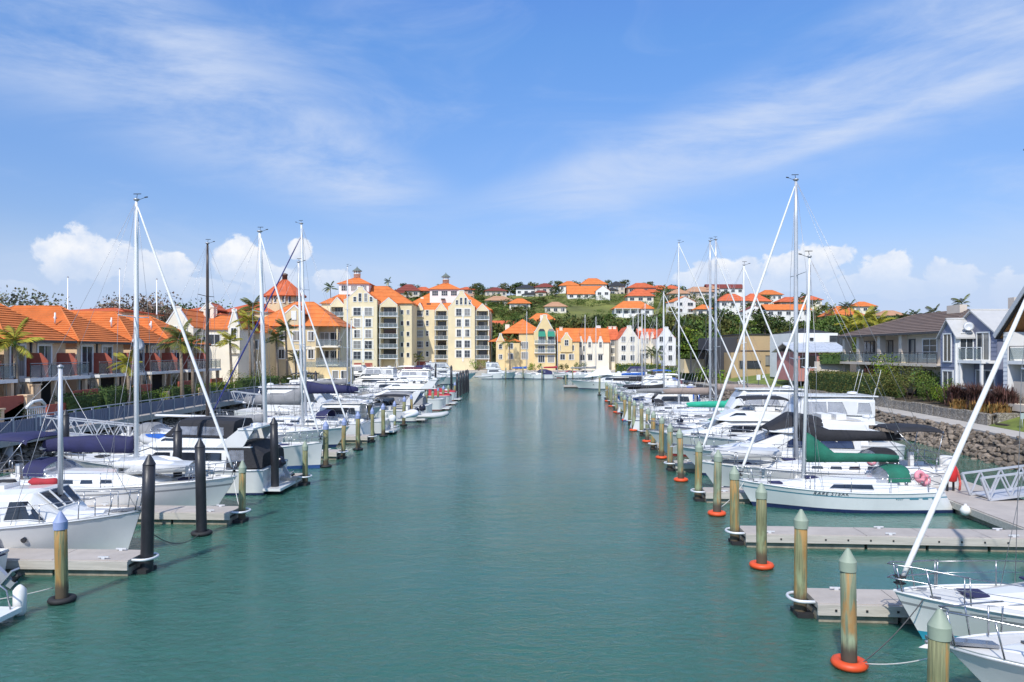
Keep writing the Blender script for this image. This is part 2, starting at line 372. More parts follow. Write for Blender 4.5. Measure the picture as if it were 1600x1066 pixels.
RW = [(-30, 22.5), (40, 27.8), (64, 30.2), (76, 30.6), (90, 29.6), (105, 28.4), (120, 28.6), (150, 28), (196, 26)]     # right waterline X(Y)
LW = [(-30, -27), (40, -27.5), (75, -27.5), (95, -25.6), (112, -24), (130, -26), (160, -33), (196, -50)]
def strip(name, tab, sgn, offs, mt, ys, kind='structure'):
    mb = MB(); rings = []
    for y in ys: rings.append([(interp(y, tab)+sgn*d, y, z) for d, z in offs])
    mb.loft(rings if sgn < 0 else [list(r) for r in rings], 0, False, False, False)
    o = mb.build(name, mt)
    if kind: o['kind'] = kind
    return o
YS = [-30, 0, 20, 32, 38, 44, 51, 58, 66, 75, 85, 95, 104, 112, 120, 130, 140, 150, 160, 175, 190, 215]
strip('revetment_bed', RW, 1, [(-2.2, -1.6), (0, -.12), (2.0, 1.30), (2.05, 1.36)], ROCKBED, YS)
strip('footpath', RW, 1, [(2.0, 1.2), (2.0, 1.42), (4.0, 1.45), (4.02, 1.2)], PATHC, YS)
strip('garden_ground', RW, 1, [(4.3, 1.2), (4.35, 2.15), (9, 2.5), (14, 2.75), (60, 3.4), (330, 9)], EARTH, [50.8, 58, 66, 74])
strip('grass_bank', RW, 1, [(4.3, 1.2), (4.35, 1.95), (7, 2.5), (12, 3.05), (60, 3.6), (330, 9)], LAWN, [74, 75, 85, 95, 104, 112, 120])
strip('shore_ground', RW, 1, [(4.3, 1.2), (4.35, 2.15), (9, 2.5), (14, 2.75), (60, 3.4), (330, 9)], EARTH, [y for y in YS if y >= 120])
strip('lawn_ground', RW, 1, [(3.98, 1.2), (4.0, 1.47), (6.2, 2.1), (9, 2.5), (60, 3.3), (330, 9)], LAWN, [y for y in YS if y < 50]+[50.8])
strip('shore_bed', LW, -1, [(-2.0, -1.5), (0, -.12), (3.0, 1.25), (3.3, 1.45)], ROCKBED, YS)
strip('terrace_ground', LW, -1, [(3.25, 1.40), (4.6, 1.75), (6.3, 1.98), (7.4, 2.0), (50, 2.5), (330, 5)], PAVE, YS)
mb = MB(); mb.box(-75, 60, 194, 226, -2, 1.55); structure(mb.build('quay', PAVE))

# boulders of the right-hand bank: nearest ones are pieces, the rest one mass
import itertools
def rockmesh(seed):
    R = random.Random(seed); bm_v = []; t = (1+sqrt(5))/2
    v = [Vector(p).normalized() for p in ((-1,t,0),(1,t,0),(-1,-t,0),(1,-t,0),(0,-1,t),(0,1,t),(0,-1,-t),(0,1,-t),(t,0,-1),(t,0,1),(-t,0,-1),(-t,0,1))]
    f = [(0,11,5),(0,5,1),(0,1,7),(0,7,10),(0,10,11),(1,5,9),(5,11,4),(11,10,2),(10,7,6),(7,1,8),(3,9,4),(3,4,2),(3,2,6),(3,6,8),(3,8,9),(4,9,5),(2,4,11),(6,2,10),(8,6,7),(9,8,1)]
    v = [p*R.uniform(.68, 1.18) for p in v]
    sc = (R.uniform(.8, 1.25), R.uniform(.75, 1.1), R.uniform(.6, .9))
    mb = MB(); mb.add([(p.x*sc[0]*.5, p.y*sc[1]*.5, p.z*sc[2]*.5) for p in v], f, 0, False); return mb
ROCKS = [rockmesh(i) for i in range(9)]; ROCKM = [r.mesh('boulder', ROCK) for r in ROCKS]
def rock_bank(name, tab, sgn, y0, y1, limit, seed, width, zt, near=None):
    R = random.Random(seed); root = thing(name, None, None); root['kind'] = 'structure'
    rest = MB(); k = 0; y = y0
    items = []
    while y < y1:
        s = R.uniform(.32, .54) if y < 75 else R.uniform(.6, .9)
        d = -.15
        while d < width:
            q = R.uniform(.8, 1.35)*s
            items.append((y+R.uniform(-.2, .2), d+R.uniform(-.1, .1), q, R.randrange(9), (R.uniform(-.6,.6), R.uniform(-.6,.6), R.uniform(0, 6))))
            d += q*.72
        y += s*.8
    if near: items.sort(key=lambda t: abs(t[0]-near))
    for y, d, q, mi, rot in items:
        x = interp(y, tab)+sgn*d; z = -.12+(zt+.12)*d/width+.06
        if k < limit and (near is None or abs(y-near) < 40): put('boulder', ROCKM[mi], root, (x, y, z), rot, q); k += 1
        else:
            Rm = Matrix.LocRotScale(Vector((x, y, z)), __import__('mathutils').Euler(rot), Vector((q, q, q)))
            rest.add([Rm @ Vector(p) for p in ROCKS[mi].v], ROCKS[mi].f)
    stuff(rest.build('distant_boulders', ROCK, root))
    return root
tag(rock_bank('rock_bank', RW, 1, 26, 104, 300, 5, 2.0, 1.32, near=50), 'dark basalt boulder bank below the concrete footpath', None)
tag(rock_bank('rock_bank', LW, -1, 34, 100, 70, 6, 2.6, 1.15, near=42), 'brown boulder bank under the blue railed boardwalk', None)

# stone-filled basket wall along the path
def stonemat():
    m = bpy.data.materials.new('gabion_stone'); m.use_nodes = True; g = NG(m.node_tree)
    v = g.n('ShaderNodeTexCoord').outputs['Object']; v2 = g.scl(v, (1, 1, 1.35))
    vo = g.n('ShaderNodeTexVoronoi', {'Vector': v2, 'Scale': 8.5}, feature='DISTANCE_TO_EDGE').outputs[0]
    vc = g.n('ShaderNodeTexVoronoi', {'Vector': v2, 'Scale': 8.5}).outputs['Color']
    k = g.n('ShaderNodeSeparateColor', {0: vc}).outputs[0]
    c = g.mix(g.lstep(k, 0, 1), (.30,.26,.21), (.58,.53,.46))
    c = g.mix(g.m('MULTIPLY', g.sstep(vo, .09, .0), .75), c, (.05,.042,.035))
    b = g.n('ShaderNodeBump', {'Strength': 1.0, 'Distance': .08, 'Height': g.sstep(vo, 0, .16)}).outputs[0]
    p = g.n('ShaderNodeBsdfPrincipled', {'Base Color': c, 'Roughness': .9, 'Normal': b})
    g.nt.links.new(p.outputs[0], g.n('ShaderNodeOutputMaterial').inputs[0]); return m
STONEW = stonemat()
gw = thing('gabion_wall', 'low grey stone gabion wall edging the concrete footpath', 'wall', (0, 0, 0))
y = 51.0; i = 0
while y < 112:
    x0 = interp(y, RW)+4.02; x1 = interp(y+2.0, RW)+4.02; hh = 2.22+.05*sin(i*1.7)+(.16 if 66 < y < 73 else 0)
    mb = MB(); k = 5
    ring = []
    for j in range(k+1):
        t = j/k; xx = x0+(x1-x0)*t; yy = y+1.97*t; w = .03*sin(j*2.1+i)
        ring.append([(xx+w, yy, 1.40), (xx+w+.02, yy, 1.85), (xx+w, yy, hh+.03*sin(j*3+i)), (xx+.48, yy, hh), (xx+.5, yy, 1.4)])
    mb.loft(ring, 0, True, True, False); mb.build('stone_basket', STONEW, gw)
    y += 2.0; i += 1
sw = thing('retaining_wall', 'stepped pale stone retaining wall beside the lawn steps', 'wall', (0, 0, 0))
for i in range(5):
    x0 = interp(51, RW)+4.6+i*1.9; mb = MB(); mb.box(x0, x0+1.88, 50.75-.05*i, 51.25-.05*i, 1.4, 2.3+.20*i); mb.build('stone_course', STONEW, sw)
st = thing('garden_steps', 'dark sleeper steps climbing the lawn by the retaining wall', 'steps', (0, 0, 0))
SLEEP = mat('sleeper_timber', (.055,.04,.032), .85, .3, 3, bump=.3)
for i in range(8):
    x0 = interp(49, RW)+4.4+i*1.0; mb = MB(); mb.box(x0, x0+.9, 49.2, 50.4, 1.5+.17*i, 1.66+.17*i); mb.build('step', SLEEP, st)

# ---------------------------------------------------------------- left boardwalk with its railing
BOARD = mat('boardwalk_concrete', (.40,.37,.35), .85, .12, 1, bump=.2, dirt=.3)
MESHB = mat('railing_mesh_blue', (.15,.165,.24), .5, .12, 3)
RAILP = mat('railing_post_grey', (.33,.35,.40), .5, .08, 3)
bw = [(y, interp(y, LW)-.9) for y in (30, 36, 42, 48, 54, 60, 66, 72, 78, 84, 90, 96, 102, 108, 116, 124)]
bz = 1.62
mb = MB(); rings = []
for y, x in bw: rings.append([(x, y, bz-.42), (x, y, bz), (x-2.5, y, bz), (x-2.5, y, bz-.42)])
mb.loft(rings, 0, True, True, False); structure(mb.build('boardwalk', BOARD))
for y in range(36, 120, 6):
    x = interp(y, LW)-1.3; mb = MB(); mb.lathe([(.28, -1.6), (.28, bz-.42)], 12)
    tag(mb.build('boardwalk_pier', BOARD, None, (x, y, 0)), f'round concrete pier under the boardwalk edge, {ordn((y-36)//6)} from the camera', 'pier', 'piers under the boardwalk')
rail = thing('boardwalk_railing', 'blue-grey mesh railing running along the boardwalk edge', 'railing', (0, 0, 0))
ylist = []; y = 30.0
while y < 124: ylist.append(y); y += 2.0
postm = MB().box(-.06, .06, -.055, .055, -.25, 1.12).mesh('post', RAILP)
for i, y in enumerate(ylist):
    x = interp(y, LW)-1.0
    put('post', postm, rail, (x, y, bz))
    if i+1 < len(ylist):
        y2 = ylist[i+1]; x2 = interp(y2, LW)-1.0
        mb = MB(); mb.bar((x, y+.06, bz+.55), (x2, y2-.06, bz+.55), .012, .86)
        for k in range(9): t = (k+.5)/9; mb.box(x+(x2-x)*t-.02, x+(x2-x)*t+.02, y+(y2-y)*t-.018, y+(y2-y)*t+.018, bz+.10, bz+1.0)
        mb.build('mesh_panel', MESHB, rail)
mb = MB(); mb.tube([(interp(y, LW)-1.0, y, bz+1.15) for y in ylist], .04, 6, 0, True, False); mb.build('handrail', RAILP, rail)
# ---------------------------------------------------------------- building kit
def lerp(a, b, t): return tuple(a[i]+(b[i]-a[i])*t for i in range(3))
def course(mb, A, B, Cc, D, n, step=.05, m=0):
    nrm = (Vector(B)-Vector(A)).cross(Vector(D)-Vector(A)).normalized()*step
    for i in range(n):
        t0, t1 = i/n, (i+1)/n
        p0, p1 = Vector(lerp(A, D, t0)), Vector(lerp(B, Cc, t0)); p2, p3 = Vector(lerp(B, Cc, t1)), Vector(lerp(A, D, t1))
        if n == 1: mb.add([p0, p1, p2, p3], [(0, 1, 2, 3)], m); continue
        mb.add([p0, p1, p0+nrm, p1+nrm, p2, p3], [(0, 1, 3, 2), (2, 3, 4, 5)], m)
TERRA = mat('roof_terracotta', (.63,.178,.040), .75, .16, .8, bump=.25, bs=16, vd=6, rand=.06)
TERRB = mat('roof_red_tile', (.56,.125,.045), .75, .18, .8, bump=.25, bs=16, vd=6, rand=.08)
DRED = mat('roof_dark_red', (.21,.045,.03), .75, .15, .8, bump=.2)
CHAR = mat('roof_charcoal', (.035,.036,.042), .7, .15, .8, bump=.2)
BROWN = mat('roof_brown_tile', (.17,.12,.095), .8, .15, 1.0, bump=.4, bs=14)
TANR = mat('roof_tan', (.47,.26,.15), .8, .12, .8, bump=.2)
ZINC = mat('roof_zinc', (.50,.495,.48), .5, .06, 1.5, bump=.1)
GREYG = mat('cupola_green_grey', (.14,.165,.14), .6, .15, 2)
CREAM = mat('render_cream_yellow', (.76,.64,.41), .85, .07, .5, bump=.1, bs=30, dirt=.10)
YELL = mat('render_yellow', (.74,.57,.30), .85, .07, .5, bump=.1, bs=30, dirt=.10)
OCH = mat('render_ochre', (.64,.52,.32), .85, .08, .5, bump=.1, bs=30, dirt=.12)
TAN = mat('render_tan', (.76,.55,.35), .85, .10, .6, bump=.1, bs=30, dirt=.12)
PALE = mat('render_pale_cream', (.79,.73,.60), .85, .05, .5, bump=.1, bs=30, dirt=.08)
WHITEW = mat('render_white', (.80,.79,.75), .8, .04, .5, bump=.1, bs=30, dirt=.06)
PINKW = mat('render_pink', (.58,.36,.27), .85, .07, .5, bump=.1)
BEIGE = mat('render_beige', (.64,.56,.47), .85, .07, .6, bump=.1, dirt=.1)
TRRED = mat('terracotta_wall', (.38,.095,.06), .8, .12, 1.2, bump=.2)
BLUEG = mat('blue_grey_board', (.215,.23,.315), .7, .08, 1, bump=.1)
WBOARD = mat('white_board', (.74,.75,.76), .6, .04, 1)
DGREY = mat('dark_cladding', (.045,.047,.055), .7, .1, 1)
TANB = mat('modern_tan_panel', (.46,.33,.18), .8, .06, .5)
SOFF = mat('soffit_timber', (.35,.16,.05), .6, .15, 1, stretch=(6,.5,6))
def panemat():
    m = bpy.data.materials.new('window_pane'); m.use_nodes = True; g = NG(m.node_tree)
    oi = g.n('ShaderNodeObjectInfo').outputs['Random']; v = g.n('ShaderNodeTexCoord').outputs['Object']
    xyz = g.n('ShaderNodeSeparateXYZ', {0: v}).outputs
    fold_shade = g.m('MULTIPLY', g.m('ADD', g.m('SINE', g.m('MULTIPLY', xyz[0], 34.0)), 1.0), .5)              # curtains behind some panes, shading of their folds put into the colour
    cur = g.mix(fold_shade, (.22,.21,.19), (.42,.41,.38))
    side = g.m('GREATER_THAN', g.m('MULTIPLY', xyz[0], g.lstep(g.m('FRACT', g.m('MULTIPLY', oi, 9.7)), 0, 1, -1, 1)), g.m('SUBTRACT', g.m('FRACT', g.m('MULTIPLY', oi, 5.3)), .45))
    f = g.m('MULTIPLY', g.m('GREATER_THAN', oi, .45), side)
    dk = g.mix(g.noise(v, 1.4, 3), (.02,.025,.03), (.075,.085,.095))
    p = g.n('ShaderNodeBsdfPrincipled', {'Base Color': g.mix(g.m('MULTIPLY', f, .8), dk, cur), 'Roughness': .07, 'Specular IOR Level': .7})
    g.nt.links.new(p.outputs[0], g.n('ShaderNodeOutputMaterial').inputs[0]); return m
PANE = panemat()
FR = M['trimw']; DFR = mat('dark_frame', (.05,.05,.055), .5, .1, 3)
BALU = mat('balustrade_white', (.72,.72,.70), .5, .04, 3)
GREYP = mat('grey_post', (.30,.31,.33), .5, .06, 3)
_wc = {}
def win(par, x, z, w, h, y=0.0, rz=0.0, nx=2, nz=1, fb=.07, fm=None, pm=None, dep=.07, arch=False, name='window'):
    """a framed window whose frame stands out from the wall and whose pane lies inside the frame; facing local -Y"""
    fm = fm or FR; pm = pm or PANE; key = (round(w, 2), round(h, 2), nx, nz, fb, fm.name, dep)
    if key not in _wc:
        a = MB()
        a.box(-w/2-fb, -w/2, -dep, .0, -fb, h+fb); a.box(w/2, w/2+fb, -dep, .0, -fb, h+fb)
        a.box(-w/2, w/2, -dep, .0, h, h+fb); a.box(-w/2, w/2, -dep-.04, .0, -fb, 0)
        for i in range(1, nx): q = -w/2+w*i/nx; a.box(q-.025, q+.025, -dep*.8, -.004, 0, h)
        for i in range(1, nz): q = h*i/nz; a.box(-w/2, w/2, -dep*.78, -.006, q-.02, q+.02)
        p = MB(); p.box(-w/2, w/2, -.018, -.002, 0, h)
        _wc[key] = (a.mesh('window', fm), p.mesh('pane', pm))
    f, p = _wc[key]
    o = put(name, f, par, (x, y, z), rz); q = put('pane', p, o)
    return o
def hip_roof(par, x0, x1, y0, y1, z, rise, oh=.45, mt=None, n=8, axis='x', step=.05, hip0=1.0, hip1=1.0, caps=True, name='roof'):
    mt = mt or TERRA; mb = MB()
    X0, X1, Y0, Y1 = x0-oh, x1+oh, y0-oh, y1+oh; zt = z+rise
    A, B, Cn, D = (X0, Y0, z), (X1, Y0, z), (X1, Y1, z), (X0, Y1, z)
    if axis == 'x':
        d = (Y1-Y0)/2; ym = (Y0+Y1)/2; R0 = (min(X0+d*hip0, (X0+X1)/2), ym, zt); R1 = (max(X1-d*hip1, (X0+X1)/2), ym, zt)
        course(mb, A, B, R1, R0, n, step); course(mb, Cn, D, R0, R1, n, step)
        course(mb, B, Cn, R1, R1, n, step); course(mb, D, A, R0, R0, n, step)
    else:
        d = (X1-X0)/2; xm = (X0+X1)/2; R0 = (xm, min(Y0+d*hip0, (Y0+Y1)/2), zt); R1 = (xm, max(Y1-d*hip1, (Y0+Y1)/2), zt)
        course(mb, A, B, R0, R0, n, step); course(mb, B, Cn, R1, R0, n, step)
        course(mb, Cn, D, R1, R1, n, step); course(mb, D, A, R0, R1, n, step)
    mb.add([A, B, Cn, D], [(3, 2, 1, 0)])
    if caps:
        r = .09 if n > 3 else .12
        hips = [(A, R0), (D, R0), (B, R1), (Cn, R1)] if axis == 'x' else [(A, R0), (B, R0), (Cn, R1), (D, R1)]
        for p, q in hips+[(R0, R1)]:
            if (Vector(p)-Vector(q)).length > .2: mb.tube([p, q], r, 5)
    o = mb.build(name, mt, par)
    return o
def gable_roof(par, x0, x1, y0, y1, z, rise, oh=.3, mt=None, n=6, axis='y', step=.04, name='roof', ohe=None):
    mt = mt or TERRA; mb = MB(); ohe = oh if ohe is None else ohe; t = .12
    if axis == 'y':
        k = rise/((x1-x0)/2); xm = (x0+x1)/2; X0, X1, Y0, Y1 = x0-oh, x1+oh, y0-ohe, y1+ohe; ze = z-oh*k
        course(mb, (X0, Y1, ze+t), (X0, Y0, ze+t), (xm, Y0, z+rise+t), (xm, Y1, z+rise+t), n, step)
        course(mb, (X1, Y0, ze+t), (X1, Y1, ze+t), (xm, Y1, z+rise+t), (xm, Y0, z+rise+t), n, step)
        for yy, o in ((Y0, 1), (Y1, -1)):
            f = [(X0, yy, ze), (X1, yy, ze), (X1, yy, ze+t), (xm, yy, z+rise+t), (X0, yy, ze+t), (xm, yy, z+rise)]
            mb.add(f, [(0, 5, 3, 4), (5, 1, 2, 3)])
        mb.add([(X0, Y0, ze), (xm, Y0, z+rise), (xm, Y1, z+rise), (X0, Y1, ze), (X1, Y0, ze), (X1, Y1, ze)], [(0, 1, 2, 3), (1, 4, 5, 2)])
        mb.add([(X0, Y0, ze), (X0, Y1, ze), (X0, Y1, ze+t), (X0, Y0, ze+t), (X1, Y0, ze), (X1, Y1, ze), (X1, Y1, ze+t), (X1, Y0, ze+t)], [(0, 1, 2, 3), (7, 6, 5, 4)])
        mb.tube([(xm, Y0, z+rise+t), (xm, Y1, z+rise+t)], .09, 5)
    else:
        k = rise/((y1-y0)/2); ym = (y0+y1)/2; X0, X1, Y0, Y1 = x0-ohe, x1+ohe, y0-oh, y1+oh; ze = z-oh*k
        course(mb, (X0, Y0, ze+t), (X1, Y0, ze+t), (X1, ym, z+rise+t), (X0, ym, z+rise+t), n, step)
        course(mb, (X1, Y1, ze+t), (X0, Y1, ze+t), (X0, ym, z+rise+t), (X1, ym, z+rise+t), n, step)
        for xx in (X0, X1): mb.add([(xx, Y0, ze), (xx, Y1, ze), (xx, Y1, ze+t), (xx, ym, z+rise+t), (xx, Y0, ze+t), (xx, ym, z+rise)], [(0, 5, 3, 4), (5, 1, 2, 3)])
        mb.add([(X0, Y0, ze), (X1, Y0, ze), (X1, ym, z+rise), (X0, ym, z+rise), (X0, Y1, ze), (X1, Y1, ze)], [(0, 3, 2, 1), (3, 4, 5, 2)])
        mb.add([(X0, Y0, ze), (X1, Y0, ze), (X1, Y0, ze+t), (X0, Y0, ze+t), (X0, Y1, ze), (X1, Y1, ze), (X1, Y1, ze+t), (X0, Y1, ze+t)], [(0, 1, 2, 3), (7, 6, 5, 4)])
        mb.tube([(X0, ym, z+rise+t), (X1, ym, z+rise+t)], .09, 5)
    return mb.build(name, mt, par)
def wall(par, x0, x1, y0, y1, z0, z1, mt, name='wall'):
    return MB().box(x0, x1, y0, y1, z0, z1).build(name, mt, par)
def gable(par, x0, x1, y0, y1, z0, ze, zp, mt, name='gable_wall', shoulder=0.0, cap=None):
    xm = (x0+x1)/2
    poly = [(x0, z0), (x1, z0), (x1, ze)]
    if shoulder:
        hw, hh = (x1-x0)/2, zp-ze; poly += [(xm+hw*.86, ze+hh*.06), (xm+hw*.60, ze+hh*.34), (xm+hw*.26, ze+hh*.74), (xm+hw*.16, zp-hh*.14), (xm+hw*.16, zp), (xm-hw*.16, zp), (xm-hw*.16, zp-hh*.14), (xm-hw*.26, ze+hh*.74), (xm-hw*.60, ze+hh*.34), (xm-hw*.86, ze+hh*.06)]
    else: poly += [(xm, zp)]
    poly += [(x0, ze)]
    o = MB().prism(poly, y0, y1).build(name, mt, par)
    if cap:
        k = MB(); top = poly[2:]
        for p, q in zip(top, top[1:]): k.bar((p[0], (y0+y1)/2, p[1]), (q[0], (y0+y1)/2, q[1]), (y1-y0)+.12, .16)
        k.build('parapet_coping', cap, par)
    return o
def railing(par, pts, h=1.0, sp=1.2, pm=None, glass=True, gm=None, name='balustrade', top=None):
    """posts, top rail and glass infill along a polyline; posts are pieces"""
    pm = pm or GREYP
    root = None; tb = MB(); gb = MB(); po = MB()
    for p, q in zip(pts, pts[1:]):
        p, q = Vector(p), Vector(q); L = (q-p).length; n = max(1, round(L/sp))
        tb.bar(p+Vector((0, 0, h)), q+Vector((0, 0, h)), .07, .05)
        if glass: gb.bar(p+Vector((0, 0, h*.5)), q+Vector((0, 0, h*.5)), .015, h*.78)
        for i in range(n+1):
            c = p+(q-p)*i/n; po.box(c.x-.025, c.x+.025, c.y-.025, c.y+.025, c.z, c.z+h-.02)
    root = po.build(name, pm, par); tb.build('top_rail', top or pm, root)
    if glass: gb.build('glass_infill', gm or M['bglass'], root)
    return root
# ---------------------------------------------------------------- terrace of orange-roofed houses, left bank
def terrace_house(y0, w, label, first=False):
    r = thing('terrace_house', label, 'house', (-35.0, y0, 2.0), pi/2, 'orange roofed terrace houses on the left bank')
    ez = 5.38; fz = 2.72
    wall(r, 0, w, 0, 9.5, 0, ez-.02, TAN)
    hip_roof(r, 0, w, 0, 11.0, ez, 3.05, .55, TERRA, 17, 'y', .055)
    MB().box(-.5, w+.5, -.62, -.52, ez-.16, ez+.03).build('gutter', DFR, r)
    for i, x in enumerate((1.35, 4.35)):
        win(r, x, fz+.12, 1.45, 2.15, -.01, 0, 2, 1, .16, FR, name='balcony_door')
        MB().box(x-.95, x+.95, -.16, -.003, fz+2.45, fz+2.58).build('lintel', FR, r)
    MB().box(2.72, 2.86, -.10, -.003, 0, ez-.1).build('downpipe', DFR, r)
    for x in (2.35, 5.85):                                          # privacy screens with a clipped corner
        b = MB(); P = [(0, fz+.05), (-1.55, fz+.05), (-1.55, fz+1.15), (-1.0, fz+1.75), (0, fz+1.75)]
        b.add([(x, p, z) for p, z in P]+[(x+.12, p, z) for p, z in P], [(0, 1, 2, 3, 4), (9, 8, 7, 6, 5)]+[(i, i+5, (i+1) % 5+5, (i+1) % 5) for i in range(5)])
        b.build('privacy_screen', TRRED, r)
    MB().box(5.95, 6.75, -.9, -.002, fz+.05, fz+1.75).build('meter_cupboard', TRRED, r)
    wall(r, -.1, w+.1, -1.9, -.004, fz-.24, fz, FR, 'balcony_slab')
    railing(r, [(0, -1.82, fz), (w, -1.82, fz)], 1.02, 1.15, DFR, True, None, 'balcony_railing', GREYP)
    # ground floor
    win(r, 1.5, .1, 2.3, 2.15, -.01, 0, 3, 1, .14, FR, name='patio_door')
    MB().box(3.1, 6.6, -.06, -.003, .05, 2.3).build('garage_shade_panel', M['dark'], r)  # flat dark sheet on the wall, painted shade of a garage bay
    for x in (.15, 2.95, w-.2): MB().box(x-.14, x+.14, -1.75, -1.47, 0, fz-.25).build('column', TAN, r)
    MB().box(3.3, 6.4, -2.9, -2.75, 0, 1.7).build('courtyard_wall', TRRED, r)
    MB().box(-.2, 3.0, -3.1, -2.95, 0, .9).build('courtyard_wall', TRRED if first else TAN, r)
    MB().tube([(1.2, 2.5, ez+1.5), (1.2, 2.5, ez+2.4)], .07, 6).build('flue', FR, r)
    MB().box(4.9, 5.6, 3.2, 4.3, ez+2.1, ez+2.28).build('skylight', PANE, r)
    if not first:
        for k in range(1): MB().lathe([(.08, 0), (.12, .1), (.05, .3), (.0, .32)], 8, (2.0, 3.0, ez+1.9)).build('roof_vent', FR, r)
    return r
terrace_house(42.2, 7.0, 'orange hipped terrace house cut by the frame edge')
terrace_house(50.7, 7.0, 'orange hipped terrace house with red wall court and stepped entrance', True)
terrace_house(59.2, 7.1, 'orange hipped terrace house with two roof vents beside the first mast')
h3 = terrace_house(67.7, 6.5, 'orange hipped terrace house carrying the white satellite dish')
terrace_house(75.3, 8.4, 'orange hipped terrace house at the far end of the row')
dsh = thing('satellite_dish', 'pale satellite dish mounted on the terrace eave', 'satellite dish', (-34.3, 67.3, 7.2), radians(60))
MB().lathe([(.02, 0), (.35, .06), (.62, .2), (.64, .21), (.36, .09), (.02, .03)], 18).build('dish', M['gelgrey'], dsh, None, (radians(70), 0, 0))
MB().tube([(0, 0, 0), (0, .5, -.35)], .03).build('arm', GREYP, dsh)
# entrance steps and planters in front of the first houses
en = thing('entrance_stair', 'tan rendered stair walls and pillars below the terrace houses', 'stair', (-32.6, 45.5, 1.62), 0)
for (x, y, sx, sy, h) in ((.5, -2.2, .7, .7, 1.7), (.5, .3, .6, .6, 1.3), (.4, 3.2, .6, .6, 2.0), (-.6, 5.6, .6, .6, 2.6)):
    MB().box(x-sx/2, x+sx/2, y-sy/2, y+sy/2, 0, h).box(x-sx/2-.06, x+sx/2+.06, y-sy/2-.06, y+sy/2+.06, h, h+.1).build('pillar', TAN, en)
for (y0, y1, z0, z1) in ((-1.7, 0, 1.2, .7), (.7, 2.9, .9, 1.6), (3.6, 6.2, 1.5, .6), (6.6, 9.4, 1.4, .5)):
    b = MB(); P = [(y0, 0), (y1, 0), (y1, z1), (y0, z0)]
    b.add([(.2, a, z) for a, z in P]+[(.5, a, z) for a, z in P], [(3, 2, 1, 0), (4, 5, 6, 7)]+[(i, (i+1) % 4, (i+1) % 4+4, i+4) for i in range(4)]); b.build('stair_wall', TAN, en)
for i in range(6): MB().box(-1.6, .15, .9+i*.32, 1.22+i*.32, 0, .16*(i+1)).build('step', PAVE, en)
# ---------------------------------------------------------------- apartment towers at the head of the basin
def balcony_bay(par, x0, x1, y0, y1, zs, ztop, peak, mt):
    """projecting stack of balconies under a small gable"""
    wall(par, x0, x0+.3, y0+.02, y1, zs[-1]-2.6, ztop, mt, 'bay_wall'); wall(par, x1-.3, x1, y0+.02, y1, zs[-1]-2.6, ztop, mt, 'bay_wall')
    wall(par, x0+.3, x1-.3, y1-.5, y1, zs[-1]-2.6, ztop, mt, 'bay_wall')
    gable(par, x0, x1, y0, y0+.35, zs[0]+2.35, ztop, peak, mt, 'gable_wall', 0, FR)
    gable_roof(par, x0, x1, y0+.2, y1+1.0, ztop, peak-ztop-.1, .1, TERRA, 2)
    for i, z in enumerate(zs):
        MB().box(x0-.15, x1+.15, y0-.35, y1-.5, z-.2, z).build('balcony_slab', FR, par)
        win(par, (x0+x1)/2, z+.1, (x1-x0)-1.5, 2.15, y1-.51, 0, 3, 1, .1, DFR if i else FR, name='balcony_door')
        railing(par, [(x0-.1, y0-.3, z), (x1+.1, y0-.3, z)], 1.0, 1.3, BALU, True)
    for x in (x0+.02, x1-.14): MB().box(x, x+.12, y0-.3, y0-.18, zs[-1]-2.5, zs[0]+2.3).build('balcony_post', FR, par)
def lantern(par, xc, y, z, w, hgt, rise):
    wall(par, xc-w/2, xc+w/2, y, y+w, z-4, z+hgt, WHITEW, 'lantern_room')
    for i in (-1, 0, 1): win(par, xc+i*w*.32, z+hgt*.18, w*.2, hgt*.6, y-.004, 0, 3, 2, .06, FR, dep=.05)
    for i in (-1, 0, 1): win(par, xc-w/2-.004, z+hgt*.18, w*.2, hgt*.6, y+w/2+i*w*.32, -pi/2, 3, 2, .06, FR, dep=.05)
    hip_roof(par, xc-w/2, xc+w/2, y, y+w, z+hgt, rise, .5, TERRA, 3)
    zc = z+hgt+rise-.25; c = (xc, y+w/2, zc)
    MB().lathe([(.95, 0), (.95, 1.0), (1.05, 1.0), (1.05, 1.15)], 8, c).build('cupola_base', WHITEW, par)
    q = MB()
    for i in range(8): a = pi/8+i*pi/4; q.box(c[0]+cos(a)*.85-.09, c[0]+cos(a)*.85+.09, c[1]+sin(a)*.85-.09, c[1]+sin(a)*.85+.09, zc+1.15, zc+1.85)
    q.build('cupola_posts', WHITEW, par)
    MB().lathe([(1.45, 1.85), (1.4, 1.95), (.35, 2.75), (.08, 3.05), (.05, 3.3)], 8, c, 0, False).build('cupola_roof', GREYG, par)
